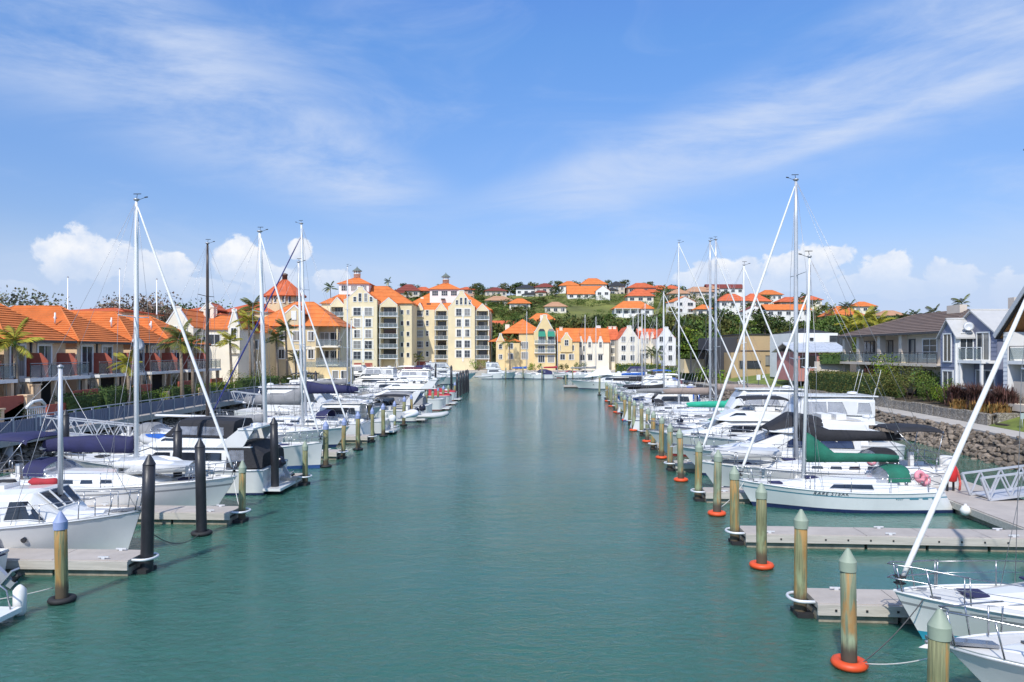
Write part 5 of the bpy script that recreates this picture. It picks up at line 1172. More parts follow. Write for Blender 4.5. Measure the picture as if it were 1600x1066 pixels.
FB = [(1462, 11.6, 2.46), (1250, 18.3, 2.6), (1148, 25.1, 2.64), (1090.5, 32.4, 2.6), (1046.5, 40.6, 2.6), (1020, 49.2, 2.6), (1002.5, 57.4, 2.6), (984, 66, 2.6), (972, 75, 2.55), (960.5, 84.5, 2.55), (953, 93.5, 2.5), (947.5, 101.5, 2.5)]
for i, (px, Y, t) in enumerate(FB):
    pile(PX(px, Y), Y, t, M['pile'] if i != 4 else M['pileg'], M['capg'], None, f'rust streaked pile at a finger end, {ordn(i)} of its row counted from the camera', 'piles at the ends of the right fingers')
LF = [(97, 940, 2.35, 'capb'), (509, 730, 2.6, 'capb'), (559.4, 703, 2.55, 'capb'), (599, 682, 2.55, 'capb'), (630.6, 665, 2.6, 'capb'), (656.8, 651.5, 2.5, 'capb'), (675.6, 641, 2.4, 'capg'), (692, 633, 2.4, 'capb'), (711, 624, 2.4, 'capb')]
for i, (px, py, t, cm) in enumerate(LF):
    Y = EYE*FPX/(py-HOR); pile(PX(px, Y), Y, t, M['pile'], M[cm], 'black', f'timber pile with {"blue" if cm == "capb" else "pale"} cap and black float ring, {ordn(i)} of its row from the camera', 'black ringed piles along the left berths')
LFB = [(378, 28.3, 2.35, 'capg'), (477, 36.2, 2.15, 'capg'), (536, 45.2, 2.5, 'capb'), (582, 53.5, 2.5, 'capb'), (616.6, 61, 2.5, 'capb'), (643.6, 70.5, 2.5, 'capb'), (666, 79, 2.4, 'capg'), (684.4, 87.5, 2.4, 'capb'), (700.6, 96, 2.3, 'capg')]
for i, (px, Y, t, cm) in enumerate(LFB):
    pile(PX(px, Y), Y, t, M['pile'], M[cm], None, f'slim timber pile ending a left finger, {ordn(i)} of its row from the camera', 'piles at the ends of the left fingers', .26)
for px, Y, t, lab in ((229, 21.9, 3.47, 'black pointed pile at the end of the finger by the white launch'), (315, 26.3, 3.43, 'black pointed pile standing free in front of the brown capped pile'), (430, 34.1, 3.5, 'black pointed pile beside the flybridge stern'), (277.5, 31.5, 3.45, 'black pointed pile behind the yacht with navy boom cover'), (103, 40, 3.4, 'black pile partly hidden by the launch mast')):
    pile(PX(px, Y), Y, t, M['pileb'], 'blk', 'black' if px in (315, 430) else None, lab, 'black sleeved piles on the left', .36)
for i, (px, Y, t) in enumerate(((714.5, 106, 3.6), (719.5, 111, 3.7), (724, 116, 3.7), (727.5, 119, 3.75), (731.5, 122, 3.75))):
    pile(PX(px, Y), Y, t, M['pileb'], 'blk', None, f'black pile in the tight far cluster, {ordn(i)} of five from the camera', 'cluster of black piles', .40)
for px, Y, t, lab in ((494, 93, 4.2, 'black pile before the ochre podium'), (602, 120, 4.4, 'thick black pile among far launches'), (680, 135, 4.6, 'slim black pile behind the far launches'), (705.5, 112, 4.6, 'tall black pile beside the black cluster'), (586, 128, 4.2, 'short black pile behind the convertible')):
    pile(PX(px, Y), Y, t, M['pileb'], 'blk', None, lab, None, .36)
for px, Y, t, lab in ((765, 185, 3, 'grey pile by the far white flybridge'), (790, 178, 2.9, 'rusty pile before the far white flybridge'), (817.5, 182, 3.2, 'grey pile between the far flybridge and runabout'), (847, 180, 3.2, 'grey pile in front of the far runabout'), (895, 178, 3.2, 'grey pile left of the tented yacht'),
                      (884, 140, 2.5, 'greenish pile on the corner of the end pontoon'), (925.5, 132, 3.4, 'grey pile before the tented yacht'), (936.5, 112, 3.1, 'pale green pile with dark ring off the end pontoon')):
    pile(PX(px, Y), Y, t, M['pileg'], M['capg'], 'black' if px == 936.5 else None, lab, None, .30)

def finger(x, y, L, rz, label, group, w=1.15, bolts=True, hoop=True):
    r = thing('finger_pontoon', label, 'pontoon', (x, y, 0), rz, group); x0 = .24; n = 5; seg = (L-x0)/n
    for i in range(n):
        a, b = x0+i*seg, x0+(i+1)*seg-.02
        MB().box(a, b, -w/2, w/2, .33, .47).build('deck', M['conc'], r)
        MB().box(a+.04, b-.04, -w/2+.06, w/2-.06, -.35, .22).build('float', M['conclow'], r)
    for s in (-1, 1): MB().box(x0-.02, L, s*(w/2+.035)-.035, s*(w/2+.035)+.035, .20, .45).build('waler', M['waler'], r)
    if bolts:
        b = MB(); k = x0+.4
        while k < L: b.lathe([(.03, 0), (.03, .03)], 6, (0, 0, 0)) if False else b.box(k-.025, k+.025, -w/2-.09, -w/2-.07, .30, .35); k += .72
        stuff(b.build('bolt_heads', M['rubber'], r))
    for i in range(3):
        for s in (-1, 1): xc = x0+.8+i*(L-2.2)/2; MB().bar((xc-.16, s*(w/2-.12), .53), (xc+.16, s*(w/2-.12), .53), .035, .035).box(xc-.05, xc+.05, s*(w/2-.12)-.03, s*(w/2-.12)+.03, .468, .52).build('cleat', M['hoop'], r)
    if hoop:
        b = MB(); pts = [(x0+.2, -w/2*.66, .43)]+[(-.02+cos(a)*.27, sin(a)*(w/2*.62), .42) for a in [(-pi/2-i*pi/8) for i in range(9)]]+[(x0+.2, w/2*.66, .43)]
        b.tube(pts, .042, 7); b.build('pile_hoop', M['hoop'], r)
        MB().box(-.15, x0, -.3, .3, -.3, .1).build('end_float', M['rubber'], r)
    return r
for i, (px, Y, t) in enumerate(FB):
    x = PX(px, Y); finger(x, Y, 15.9+.068*Y-x, -math.atan(.068), f'grey finger pontoon, {ordn(i)} of the right side from the camera', 'finger pontoons on the right', 1.15, i < 4)
for i, (px, Y, t, cm) in enumerate([(229, 21.9, 0, 0)]+LFB):
    x = PX(px, Y); finger(x, Y, 11.5, pi-math.atan(.045), f'grey finger pontoon, {ordn(i)} of the left side from the camera', 'finger pontoons on the left', 1.15, False)
# bolts on the camera side of the two nearest left fingers
def walkway(name, f, y0, y1, w, label, sgn):
    r = thing(name, label, 'pontoon', (0, 0, 0)); y = y0
    while y < y1:
        x0, x1 = f(y), f(y+7.96); P = [(x0, y), (x1, y+7.96), (x1+sgn*w, y+7.96), (x0+sgn*w, y)]
        if sgn < 0: P = P[::-1]
        MB().slab([P[0], P[3], P[2], P[1]] if True else P, .36, .50).build('deck', M['conc'], r)
        Q = [(x0+sgn*.1, y+.1), (x0+sgn*(w-.1), y+.1), (x1+sgn*(w-.1), y+7.9), (x1+sgn*.1, y+7.9)]
        if sgn < 0: Q = Q[::-1]
        MB().slab(Q, -.35, .25).build('float', M['conclow'], r)
        MB().bar((x0-sgn*.03, y, .33), (x1-sgn*.03, y+7.96, .33), .07, .25).build('waler', M['waler'], r)
        y += 8.0
    return r
walkway('main_pontoon', lambda y: 15.85+.068*y, 6, 126, 3.0, 'wide concrete walkway pontoon behind the right berths', 1)
walkway('main_pontoon', lambda y: -23.2+.045*y, 14, 100, 2.6, 'concrete walkway pontoon behind the left berths', -1)
ep = thing('end_pontoon', 'low dark edged pontoon across the far end of the right berths', 'pontoon', (PX(880, 136), 135.5, 0), -.06)
for i in range(3): MB().box(i*4.0, i*4.0+3.95, -1, 1, .2, .5).build('deck', M['conc'], ep); MB().box(i*4.0+.1, i*4.0+3.8, -.98, .98, -.3, .19).build('float', M['rubber'], ep)
def gangway(p, q, w, h, label, n=9):
    r = thing('gangway', label, 'gangway', p, 0); p, q = Vector(p), Vector(q); d = q-p; L = d.length; u = d.normalized(); s = Vector((-u.y, u.x, 0)).normalized()*w/2; up = Vector((0, 0, h))
    MB().bar(u*.2, d-u*.1, w-.1, .06).build('deck', M['galv'], r)
    for k in (-1, 1):
        o = s*k; b = MB(); b.bar(o, d+o, .09, .10); e0 = o+up-u*.35; e1 = d+o+up+u*.2; b.bar(e0, e1, .08, .08); b.bar(o, e0, .09, .09); b.bar(d+o, e1, .09, .09)
        f = b.build('truss_frame', M['galv'], r)
        for i in range(n):
            a = u*(L*i/n)+o; m_ = u*(L*(i+.5)/n)+o+up; c = u*(L*(i+1)/n)+o
            MB().bar(a, m_, .055, .055).build('brace', M['galv'], f); MB().bar(m_, c, .055, .055).build('brace', M['galv'], f)
    return r
gangway((19.25, 30.3, .55), (29.0, 30.9, 1.62), 1.15, .92, 'white aluminium truss gangway beside the red lifebuoy cover', 11)
gangway((-28.6, 45.2, 1.62), (-21.6, 47.4, .6), 1.15, .95, 'grey truss gangway sloping from the boardwalk behind the navy boom cover', 8)
gangway((-27.8, 74, 1.62), (-20.6, 75.5, .6), 1.15, .95, 'grey truss gangway further along the boardwalk behind white masts', 9)
lf = thing('gangway_gate', 'grey barred gate with white notice board at the head of the gangway', 'gate', (-28.7, 43.6, 1.62), radians(80))
for i in range(9): MB().box(i*.16, i*.16+.03, -.02, .02, 0, 1.6).build('bar', M['galv'], lf)
MB().box(-.1, 1.4, -.04, .04, 1.55, 1.65).build('top_bar', M['galv'], lf); MB().box(.3, .95, -.06, -.025, .45, 1.15).build('notice_board', M['trimw'], lf)
MB().tube([(-.1, 0, 1.6), (.4, 0, 1.95), (1.0, 0, 2.0), (1.3, 0, 1.7)], .09, 6).build('curved_top', M['trimw'], lf)
for x, y, lab in ((19.6, 38.6, 'white power pedestal beyond the lifebuoy stand'), (20.3, 47.5, 'white power pedestal behind the enclosed flybridge')):
    o = thing('power_pedestal', lab, 'power pedestal', (x-1.6, y, .5)); MB().box(-.11, .11, -.09, .09, 0, .82).build('body', M['trimw'], o); MB().box(-.13, .13, -.11, .11, .82, .95).build('lamp_top', M['capb'], o); MB().box(-.07, .07, -.12, -.092, .35, .6).build('socket_panel', M['stripeg'], o)
# lifebuoy stand, float, small service things on the right walkway
lr = thing('lifebuoy_stand', 'red lifebuoy cover on two dark legs with a red and white line', 'lifebuoy stand', (19.0, 31.9, .5), .25)
for x in (-.16, .16): MB().box(x-.035, x+.035, -.03, .03, 0, .75).build('leg', M['rubber'], lr)
ring = []
for z, w, d in ((.42, .18, .10), (.46, .30, .16), (.75, .36, .19), (1.0, .33, .17), (1.14, .2, .12), (1.17, .1, .06)): ring.append([(cos(2*pi*j/14)*w*.66, sin(2*pi*j/14)*d-.1, z) for j in range(14)])
MB().loft(ring).build('cover', M['red'], lr)
MB().tube([(.2, -.1, 1.0), (.32, -.12, .7), (.38, -.14, .35), (.32, -.16, .05)], .05, 6).build('line', mat('line_red_white', (.62,.12,.1), .8, .6, 9), lr)
fb = thing('ball_fender', 'white ball fender hanging on the walkway edge', 'fender', (17.62, 28.6, .36)); MB().lathe([(0, -.20), (.12, -.165), (.19, -.04), (.19, .04), (.12, .165), (.04, .21), (.04, .26)], 16).build('ball', M['fenderw'], fb)
for x, y, lab in ((18.6, 35.2, 'small white service post near the lifebuoy stand'),): MB() and tag(MB().lathe([(.1, 0), (.1, .35), (.14, .36), (.12, .5), (.02, .55)], 10).build('service_post', M['trimw'], None, (x, y, .5)), lab, 'service post')
sg = thing('notice_sign', 'small white notice on a post in the lawn by the steps', 'sign', (33.0, 47.6, 1.6), .4); MB().tube([(0, 0, 0), (0, 0, .95)], .03).build('post', M['galv'], sg); MB().box(-.16, .16, -.03, -.0, .6, .98).build('board', mat('sign_pale', (.45,.55,.55), .5, .1, 3), sg)
sg = thing('notice_sign', 'white square notice on a grey post on the grass bank', 'sign', (PX(1185, 78), 78, 2.4)); MB().tube([(0, 0, -.6), (0, 0, 1.7)], .04).build('post', DFR, sg); MB().box(-.2, .2, -.06, -.03, 1.2, 1.75).build('board', M['trimw'], sg); MB().box(.42, .55, -.06, -.03, 1.4, 1.7).build('small_board', M['trimw'], sg)
lp = thing('bent_lamp', 'low bent lamp post on the seawall beneath the grass bank', 'lamp', (PX(1165, 74), 74, 1.5)); MB().tube([(0, 0, 0), (-.55, 0, 1.55), (-.75, 0, 2.15)], .05).build('post', M['trimw'], lp); MB().lathe([(.05, 0), (.32, .04), (.3, .14), (.05, .2)], 12, (-.3, 0, 2.0)).build('lamp_head', M['trimw'], lp)
# ---------------------------------------------------------------- boat kit: local x runs stern (0) to bow (L), y to port, z from the water
class Hull:
    def __init__(s, L, B, fb, fs, stern=.74, bowr=.9, sternr=.25, maxu=.42, p=2.0, wl=.87, dip=.10, fl=1.0, n=22, q=.85, wlb=.16):
        s.__dict__.update(locals())
    def zs(s, u): return s.fs+(s.fb-s.fs)*max(0, u)**1.5-s.dip*sin(pi*min(1, max(0, u)))
    def b(s, u):
        if u < s.maxu: f = s.stern+(1-s.stern)*sin(u/s.maxu*pi/2)
        else: t = (u-s.maxu)/(1-s.maxu); f = max(0, 1-t**s.p)**s.q
        return s.B/2*max(f, .016)
    def pt(s, u, z, side=1):
        zs = s.zs(u); hh = min(1, max(0, z/zs)); b = s.b(u); k = s.wl-(s.wl-s.wlb)*max(0, (u-.45)/.55)**1.6
        w = b*k+(b-b*k)*hh**s.fl
        if z < 0: w *= .82
        x = u*s.L+s.sternr*(1-hh)*max(0, 1-u/.3)-s.bowr*(1-hh)*max(0, (u-.55)/.45)**1.4
        return Vector((x, side*w, z))
    def build(s, par, mats, boot=.10, stripe=None, name='hull', chine=False):
        mb = MB(); us = [i/s.n for i in range(s.n+1)]; us[-1] = 1.0
        rings = []
        for u in us:
            zs = s.zs(u); lv = [zs, zs-.03 if not stripe else zs*stripe[1], zs*stripe[0] if stripe else zs*.72, zs*.5, boot+.12*boot*0+max(0, (u-.4))*boot*.8, 0.0, -.38]
            r = [s.pt(u, z, 1) for z in lv]; r += [s.pt(u, z, -1) for z in reversed(lv)]; rings.append(r)
        K = 7
        def mi(i, j):
            jj = j if j < K else 2*K-2-j
            if j == K-1 or jj >= 4: return 1
            if stripe and jj == 1: return 2
            return 0
        mb.loft(rings, mi, False, False, True)
        n = len(rings[0])
        b0 = 0
        for j in range(K-1): mb.f.append((b0+j+1, b0+j, b0+n-1-j, b0+n-2-j)); mb.m.append(mi(0, j)); mb.s.append(False)
        mb.f = [tuple(reversed(f)) for f in mb.f]
        return mb.build(name, mats, par)
    def deck(s, par, mt, u0=0.0, u1=1.0, drop=.05, camber=.06, name='deck', n=16):
        mb = MB(); rings = []
        for i in range(n+1):
            u = u0+(u1-u0)*i/n; z = s.zs(u)-drop; w = max(.005, s.b(u)-.03); x = u*s.L-(.03 if u > .99 else 0)
            rings.append([(x, w, z), (x, w*.5, z+camber*.8*min(1, w)), (x, 0, z+camber*min(1, w)), (x, -w*.5, z+camber*.8*min(1, w)), (x, -w, z)])
        mb.loft(rings, 0, False, False, True); mb.f = [tuple(reversed(f)) for f in mb.f]
        return mb.build(name, mt, par)
    def gunwale(s, par, mt, r=.03, dz=.0, name='gunwale', n=18, u0=0):
        mb = MB()
        for sd in (1, -1): mb.tube([s.pt(u0+(1-u0)*i/n, s.zs(u0+(1-u0)*i/n)+dz, sd) for i in range(n+1)], r, 5)
        a = s.pt(u0, s.zs(u0)+dz, 1); b = s.pt(u0, s.zs(u0)+dz, -1); mb.tube([a, b], r, 5)
        return mb.build(name, mt, par)
    def rail(s, par, u0, u1, h=.6, step=1.6, mt=None, name='guard_rail', rows=(1.0, .55), ins=.06, r=.011):
        mb = MB(); n = max(2, round((u1-u0)*s.L/step))
        for sd in (1, -1):
            P = []
            for i in range(n+1):
                u = u0+(u1-u0)*i/n; p = s.pt(u, s.zs(u), sd); p.y -= sd*ins; P.append(p); mb.tube([p, p+Vector((0, 0, h))], r+.003, 5)
            for k in rows: mb.tube([p+Vector((0, 0, h*k)) for p in P], r*(1 if k == 1 else .6), 4)
        return mb.build(name, mt or M['steel'], par)
    def pulpit(s, par, du=.14, h=.62, r=.016, name='pulpit', mid=True, ahead=.15):
        mb = MB(); u0 = 1-du
        for hh in ((h, h*.5) if mid else (h,)):
            P = []
            for i in range(5): u = u0+du*.97*i/4; p = s.pt(u, s.zs(u), 1); P.append(p+Vector((0, -.05, hh)))
            tip = Vector((s.L+ahead, 0, s.zs(1)+hh)); Q = [Vector((p.x, -p.y, p.z)) for p in reversed(P)]
            mb.tube(P[:-1]+[Vector((s.L-.02, .16, s.zs(1)+hh)), tip, Vector((s.L-.02, -.16, s.zs(1)+hh))]+Q[1:], r, 6)
        for sd in (1, -1):
            for u in (u0, u0+du*.5, .985):
                p = s.pt(u, s.zs(u), sd); mb.tube([p, p+Vector((.12 if u > u0 else 0, -sd*.05, h))], r, 6)
        return mb.build(name, M['steel'], par)
    def pushpit(s, par, du=.08, h=.65, r=.016):
        mb = MB(); P = [s.pt(du, s.zs(du), 1), s.pt(.012, s.zs(0), 1)]; P = [p+Vector((0, -.05*1, 0)) for p in P]; Q = [Vector((p.x, -p.y, p.z)) for p in reversed(P)]; A = P+Q
        for hh in (h, h*.5): mb.tube([p+Vector((0, 0, hh)) for p in A], r, 6)
        for p in A: mb.tube([p, p+Vector((0, 0, h))], r, 6)
        return mb.build('stern_rail', M['steel'], par)
def place(L, bow, head):
    return (bow[0]-cos(head)*L, bow[1]-sin(head)*L, 0.0)
def frame_panel(par, pts, t, mt, name='window', fmt=None, fw=.035):
    """flat panel from a planar polygon (3-D points), pushed out by its normal; with a rim as sub-part"""
    P = [Vector(p) for p in pts]; nrm = (P[1]-P[0]).cross(P[-1]-P[0]).normalized(); k = len(P); mb = MB()
    mb.add([p-nrm*.01 for p in P]+[p+nrm*t for p in P], [tuple(range(k, 2*k))]+[(i, (i+1) % k, (i+1) % k+k, i+k) for i in range(k)])
    o = mb.build(name, mt, par)
    if fmt:
        b = MB()
        for i in range(k): b.bar(P[i]+nrm*t, P[(i+1) % k]+nrm*t, fw, fw)
        b.build('rim', fmt, o)
    return o
class Cab:
    """cabin trunk: cross-sections along x; each (x, half width at foot, half width at top edge, z foot, z top)"""
    def __init__(s, st): s.st = st
    def at(s, x):
        st = s.st
        if x <= st[0][0]: return st[0][1:]
        for a, b in zip(st, st[1:]):
            if x <= b[0]: t = (x-a[0])/(b[0]-a[0]); return [a[i]+(b[i]-a[i])*t for i in range(1, 5)]
        return st[-1][1:]
    def build(s, par, mt, name='cabin', crown=.06, bev=.0, top=None):
        mb = MB(); rings = []; s.crown = crown
        for x, w, wt, z0, z1 in s.st:
            h = z1-z0; rings.append([(x, w, z0), (x, w*.15+wt*.85, z0+h*.82), (x, wt*.88, z1), (x, wt*.4, z1+crown), (x, -wt*.4, z1+crown), (x, -wt*.88, z1), (x, -w*.15-wt*.85, z0+h*.82), (x, -w, z0)])
        f = (lambda i, j: 1 if (top and 2 <= j <= 4) else 0)
        mb.loft(rings, f, True, True, False); mb.f = [tuple(reversed(q)) for q in mb.f]
        o = mb.build(name, [mt, top] if top else mt, par)
        if bev: bevel(o, bev, 2)
        return o
    def side(s, x, v, sd, out=0.0):
        w, wt, z0, z1 = s.at(x); h = z1-z0; return Vector((x, sd*(w+(w*.15+wt*.85-w)*(v/.82)+out), z0+h*v))
    def window(s, par, x0, x1, v0, v1, mt, sl0=0.0, sl1=0.0, rim=None, name='window', sides=(1, -1)):
        """pane that follows the cabin side, standing just proud of it; slanted ends; rim as sub-part"""
        n = 6
        for sd in sides:
            lo = [s.side(x0+(x1-x0)*i/n, v0, sd, .016) for i in range(n+1)]
            hi = [s.side(x0+sl0+(x1-sl1-x0-sl0)*i/n, v1, sd, .016) for i in range(n+1)]
            mb = MB(); R_ = [[Vector((p.x, p.y-sd*.03, p.z)), p, q, Vector((q.x, q.y-sd*.03, q.z))] for p, q in zip(lo, hi)]
            if sd < 0: R_ = [list(reversed(r)) for r in R_]
            mb.loft(R_, 0, False, True, False); o = mb.build(name, mt, par)
            if rim: MB().tube(lo+hi[::-1]+[lo[0]], .016, 5).build('rim', rim, o)
    def front(s, par, i, f0, f1, g0, g1, mt, name='windscreen', split=1, rim=None):
        """pane on the sloping face between stations i and i+1 (top skin)"""
        a, b = s.st[i], s.st[i+1]
        for k in range(split):
            h0 = -1+2*(k/split)+.03; h1 = -1+2*((k+1)/split)-.03
            q = lambda f, h: Vector((a[0]+(b[0]-a[0])*f, h*.8*(a[2]+(b[2]-a[2])*f), a[4]+(b[4]-a[4])*f+s.crown*.55+.03))
            frame_panel(par, [q(g0, h0), q(g1, h0), q(g1, h1), q(g0, h1)], .015, mt, name, rim)
def spar_set(r, H, L, mx, mz, mtop, mm, boom=None, jib=None, lean=0.0, rad=.085, spread=(.5,), wires=True, backstay=True, frac=1.0, boomdir=-1, vane=True):
    """mast with spreaders, boom with stowed sail cover, furled headsail, standing wires.  heights above water"""
    base = Vector((mx, 0, mz)); top = Vector((mx+lean, 0, mtop)); d = top-base
    m_ = MB().tube([base, base+d*.5, base+d*.85, top], [rad, rad, rad*.85, rad*.6], 10).build('mast', mm, r)
    MB().lathe([(rad*.9, 0), (rad*1.3, .03), (rad*1.3, .08), (.03, .1)], 8, tuple(top)).build('masthead', M['wire'], m_)
    if vane:
        b = MB(); b.tube([top, top+Vector((.04, 0, .28))], .012, 4); b.bar(top+Vector((-.12, 0, .28)), top+Vector((.2, 0, .28)), .02, .03); b.tube([top, top+Vector((.4, .03, .15))], .01, 4); b.bar(top+Vector((.34, .02, .14)), top+Vector((.46, .04, .16)), .05, .04); b.build('wind_vane', M['rubber'], m_)
    tips = []
    for f in spread:
        c = base+d*f; w = H.B*.36*(1.1-f*.3); b = MB()
        for sd in (1, -1): b.tube([c, c+Vector((-.1, sd*w, .06))], .022, 5)
        b.build('spreader', mm, m_); tips.append((c, w))
    if wires:
        b = MB(); um = mx/L; ch = H.pt(um, H.zs(um), 1)
        for sd in (1, -1):
            pts = [Vector((ch.x-.1, sd*(ch.y-.05), ch.z))]+[c+Vector((-.1, sd*w, .06)) for c, w in tips]+[top]; b.tube(pts, .009, 4)
            b.tube([Vector((ch.x+.25, sd*(ch.y-.08), ch.z)), tips[0][0]], .008, 4); b.tube([Vector((ch.x-.45, sd*(ch.y-.08), ch.z)), tips[0][0]], .008, 4)
        if backstay: b.tube([top, Vector((.15, 0, H.zs(0)+.1))], .009, 4)
        if frac < .99 or not jib: b.tube([base+d*frac, Vector((L-.15, 0, H.zs(1)+.05))], .009, 4)
        b.tube([base+Vector((.1, .06, .2)), base+d*.97+Vector((.05, .04, 0))], .007, 4); b.tube([base+Vector((-.1, -.06, .2)), base+d*.97+Vector((-.08, -.04, 0))], .007, 4)
        b.build('rigging', M['wire'], r)
    if jib:
        p0 = Vector((L-.12, 0, H.zs(1)+.18)); p1 = base+d*frac+Vector((.05, 0, -.25)); e = p1-p0
        j = MB().tube([p0+e*.015, p0+e*.06, p0+e*.35, p0+e*.7, p0+e*.93, p1], [.04, .06, .066, .055, .04, .02], 8).build('furled_sail', jib, r)
        MB().lathe([(.10, -.02), (.14, 0), (.05, .03), (.05, .12), (.14, .15), (.10, .17)], 10, tuple(p0)).build('furling_drum', M['rubber'], j)
    if boom:
        bl, bz, cov, spm, hm, hk = boom      # length, height, cover material, spar material, height at mast, height at end
        end = Vector((mx+boomdir*bl, 0, bz+.05)); st = Vector((mx+boomdir*.08, 0, bz))
        MB().tube([st, end], .075, 8).build('boom', spm, r)
        if cov:
            rings = []
            prof = [(0.0, hm, .10), (.05, hm*.92, .17), (.14, hm*.6+hk*.4, .20), (.3, hk*1.1, .19), (.55, hk, .16), (.8, hk*.85, .13), (.97, hk*.6, .08)]
            for t, h, w in prof:
                c = st+(end-st)*t; sag = .03*sin(t*19)
                rings.append([(c.x, w*.5, c.z-.12), (c.x, w, c.z+h*.28+sag), (c.x, w*.6, c.z+h*.75), (c.x, 0, c.z+h), (c.x, -w*.6, c.z+h*.75), (c.x, -w, c.z+h*.28-sag), (c.x, -w*.5, c.z-.12)])
            mb = MB(); mb.loft(rings, 0, True, True, True)
            if boomdir < 0: pass
            else: mb.f = [tuple(reversed(f)) for f in mb.f]
            o = mb.build('sail_cover', cov, r)
            t2 = MB()
            for t in (.2, .36, .52, .68, .84):
                c = st+(end-st)*t; t2.bar(c+Vector((0, -.2, -.13)), c+Vector((0, .2, -.13)), .03, .03)
            t2.build('cover_ties', M['rope'], o)
        if wires: MB().tube([end, top], .007, 4).build('topping_lift', M['wire'], r)
def sprayhood(r, x, z, w, h, l, mt, pane='vinyl'):
    """folding hood: hoops and cloth with clear front; opens aft"""
    mb = MB(); rings = []; K = 11
    for t, hh, ww in ((0, .05, .96), (.35, .78, .98), (.62, 1.0, 1.0), (1.0, .96, .98)):
        rings.append([(x+l*(.5-t), cos(pi*j/(K-1))*w*ww, z+h*hh*(sin(pi*j/(K-1))**.55)) for j in range(K)])
    mb.loft(rings[1:], 0, False, False, True); o = mb.build('sprayhood', mt, r)
    k = MB(); k.loft(rings[:2], 0, False, False, True); k.build('clear_panel', M[pane], o)
    b = MB(); b.tube(rings[1], .018, 5); b.tube(rings[3], .018, 5); b.build('hoop', M['steel'], o)
    return o
def bimini(r, x0, x1, z, w, mt, legs, drop=.12, name='bimini'):
    mb = MB(); K = 9; rings = []
    for x, dz in ((x0, -drop), (x0+.1*(x1-x0), 0), ((x0+x1)/2, .05), (x1-.1*(x1-x0), 0), (x1, -drop)):
        rings.append([(x, cos(pi*j/(K-1))*w, z+dz-(.10 if j in (0, K-1) else 0)+.1*sin(pi*j/(K-1))) for j in range(K)])
    mb.loft(rings, 0, False, False, True); mb.loft([[(p[0], p[1], p[2]-.03) for p in rg] for rg in rings], 0, False, False, True)
    o = mb.build(name, mt, r); b = MB()
    for p, q in legs:
        for sd in (1, -1): b.tube([(p[0], sd*w*.97, p[1]), (q[0], sd*w*.97, q[1])], .018, 5)
    b.build('bimini_frame', M['steel'], o); return o
def fender(r, p, m='fenderw', l=.55, rad=.11):
    MB().lathe([(.02, -l/2-.03), (rad*.7, -l/2), (rad, -l/2+.08), (rad, l/2-.08), (rad*.6, l/2), (.03, l/2+.05)], 10, p).build('fender', M[m], r)
def outboard(r, x, z, mt='cowl', s=1.0, tilt=0.0, y=0.0, name='outboard'):
    """cowl, leg and propeller; stern points to -x"""
    o = put(name, None, r, (x, y, z), (0, tilt, 0)); s_ = s
    rings = []
    for zz, l, w in ((0, .20, .13), (.06, .26, .17), (.28, .30, .18), (.46, .25, .15), (.52, .14, .09)): rings.append([(-.12*s_+cos(2*pi*j/12)*l*s_, sin(2*pi*j/12)*w*s_, zz*s_) for j in range(12)])
    MB().loft(rings).build('cowl', M[mt], o)
    MB().prism([(-.22*s, 0), (.02*s, 0), (-.02*s, -.55*s), (-.06*s, -.75*s), (-.22*s, -.75*s), (-.2*s, -.5*s)], -.05*s, .05*s).prism([(-.42*s, -.52*s), (.05*s, -.52*s), (.05*s, -.56*s), (-.42*s, -.56*s)], -.12*s, .12*s).build('leg', M['silver'] if mt != 'hypalonw' else M['gelgrey'], o)
    p = MB(); p.tube([(-.2*s, 0, -.68*s), (-.4*s, 0, -.68*s)], .05*s, 8)
    for i in range(3): a = i*2.09; p.add([(-.36*s, cos(a-.4)*.06*s, -.68*s+sin(a-.4)*.06*s), (-.32*s, cos(a-.3)*.19*s, -.68*s+sin(a-.3)*.19*s), (-.38*s, cos(a+.3)*.19*s, -.68*s+sin(a+.3)*.19*s)], [(0, 1, 2)])
    p.build('propeller', M['rubber'], o); return o
def dinghy(label, loc, rz, L=2.8, mt='hypalon', motor=False, upside=False, tiltx=0.0, cat='dinghy', cover=None, name='inflatable_dinghy'):
    r = thing(name, label, cat, loc, rz); r.rotation_euler = ((pi if upside else 0)+tiltx, 0, rz)
    w = .62; q = .21; P = [(0, -w, q), (L*.55, -w, q), (L*.8, -w*.8, q+.05), (L*.96, -w*.35, q+.14), (L, 0, q+.17), (L*.96, w*.35, q+.14), (L*.8, w*.8, q+.05), (L*.55, w, q), (0, w, q)]
    MB().tube(P, [.12]+[q]*7+[.12], 10).build('tube', M[mt], r)
    MB().loft([[(0, -.5, .12), (0, 0, -.02), (0, .5, .12)], [(L*.6, -.48, .12), (L*.6, 0, -.06), (L*.6, .48, .12)], [(L*.94, -.1, .3), (L*.94, 0, .22), (L*.94, .1, .3)]], 0, False, False, True).build('floor', M['gelgrey'], r)
    MB().box(.05, .12, -.5, .5, .08, .55).build('transom', M['gelgrey'], r); MB().box(L*.4, L*.4+.22, -.55, .55, .32, .36).build('thwart', M['deckgrey'], r)
    if cover: MB().loft([[(0, -w-.15, .3), (0, 0, .55), (0, w+.15, .3)], [(L*.6, -w-.15, .32), (L*.6, 0, .6), (L*.6, w+.15, .32)], [(L+.1, -.1, .5), (L+.1, 0, .55), (L+.1, .1, .5)]], 0, False, False, True).build('cover', M[cover], r)
    if motor: outboard(r, -.02, .55, motor if isinstance(motor, str) else 'cowl', .8, radians(35) if motor else 0)
    return r

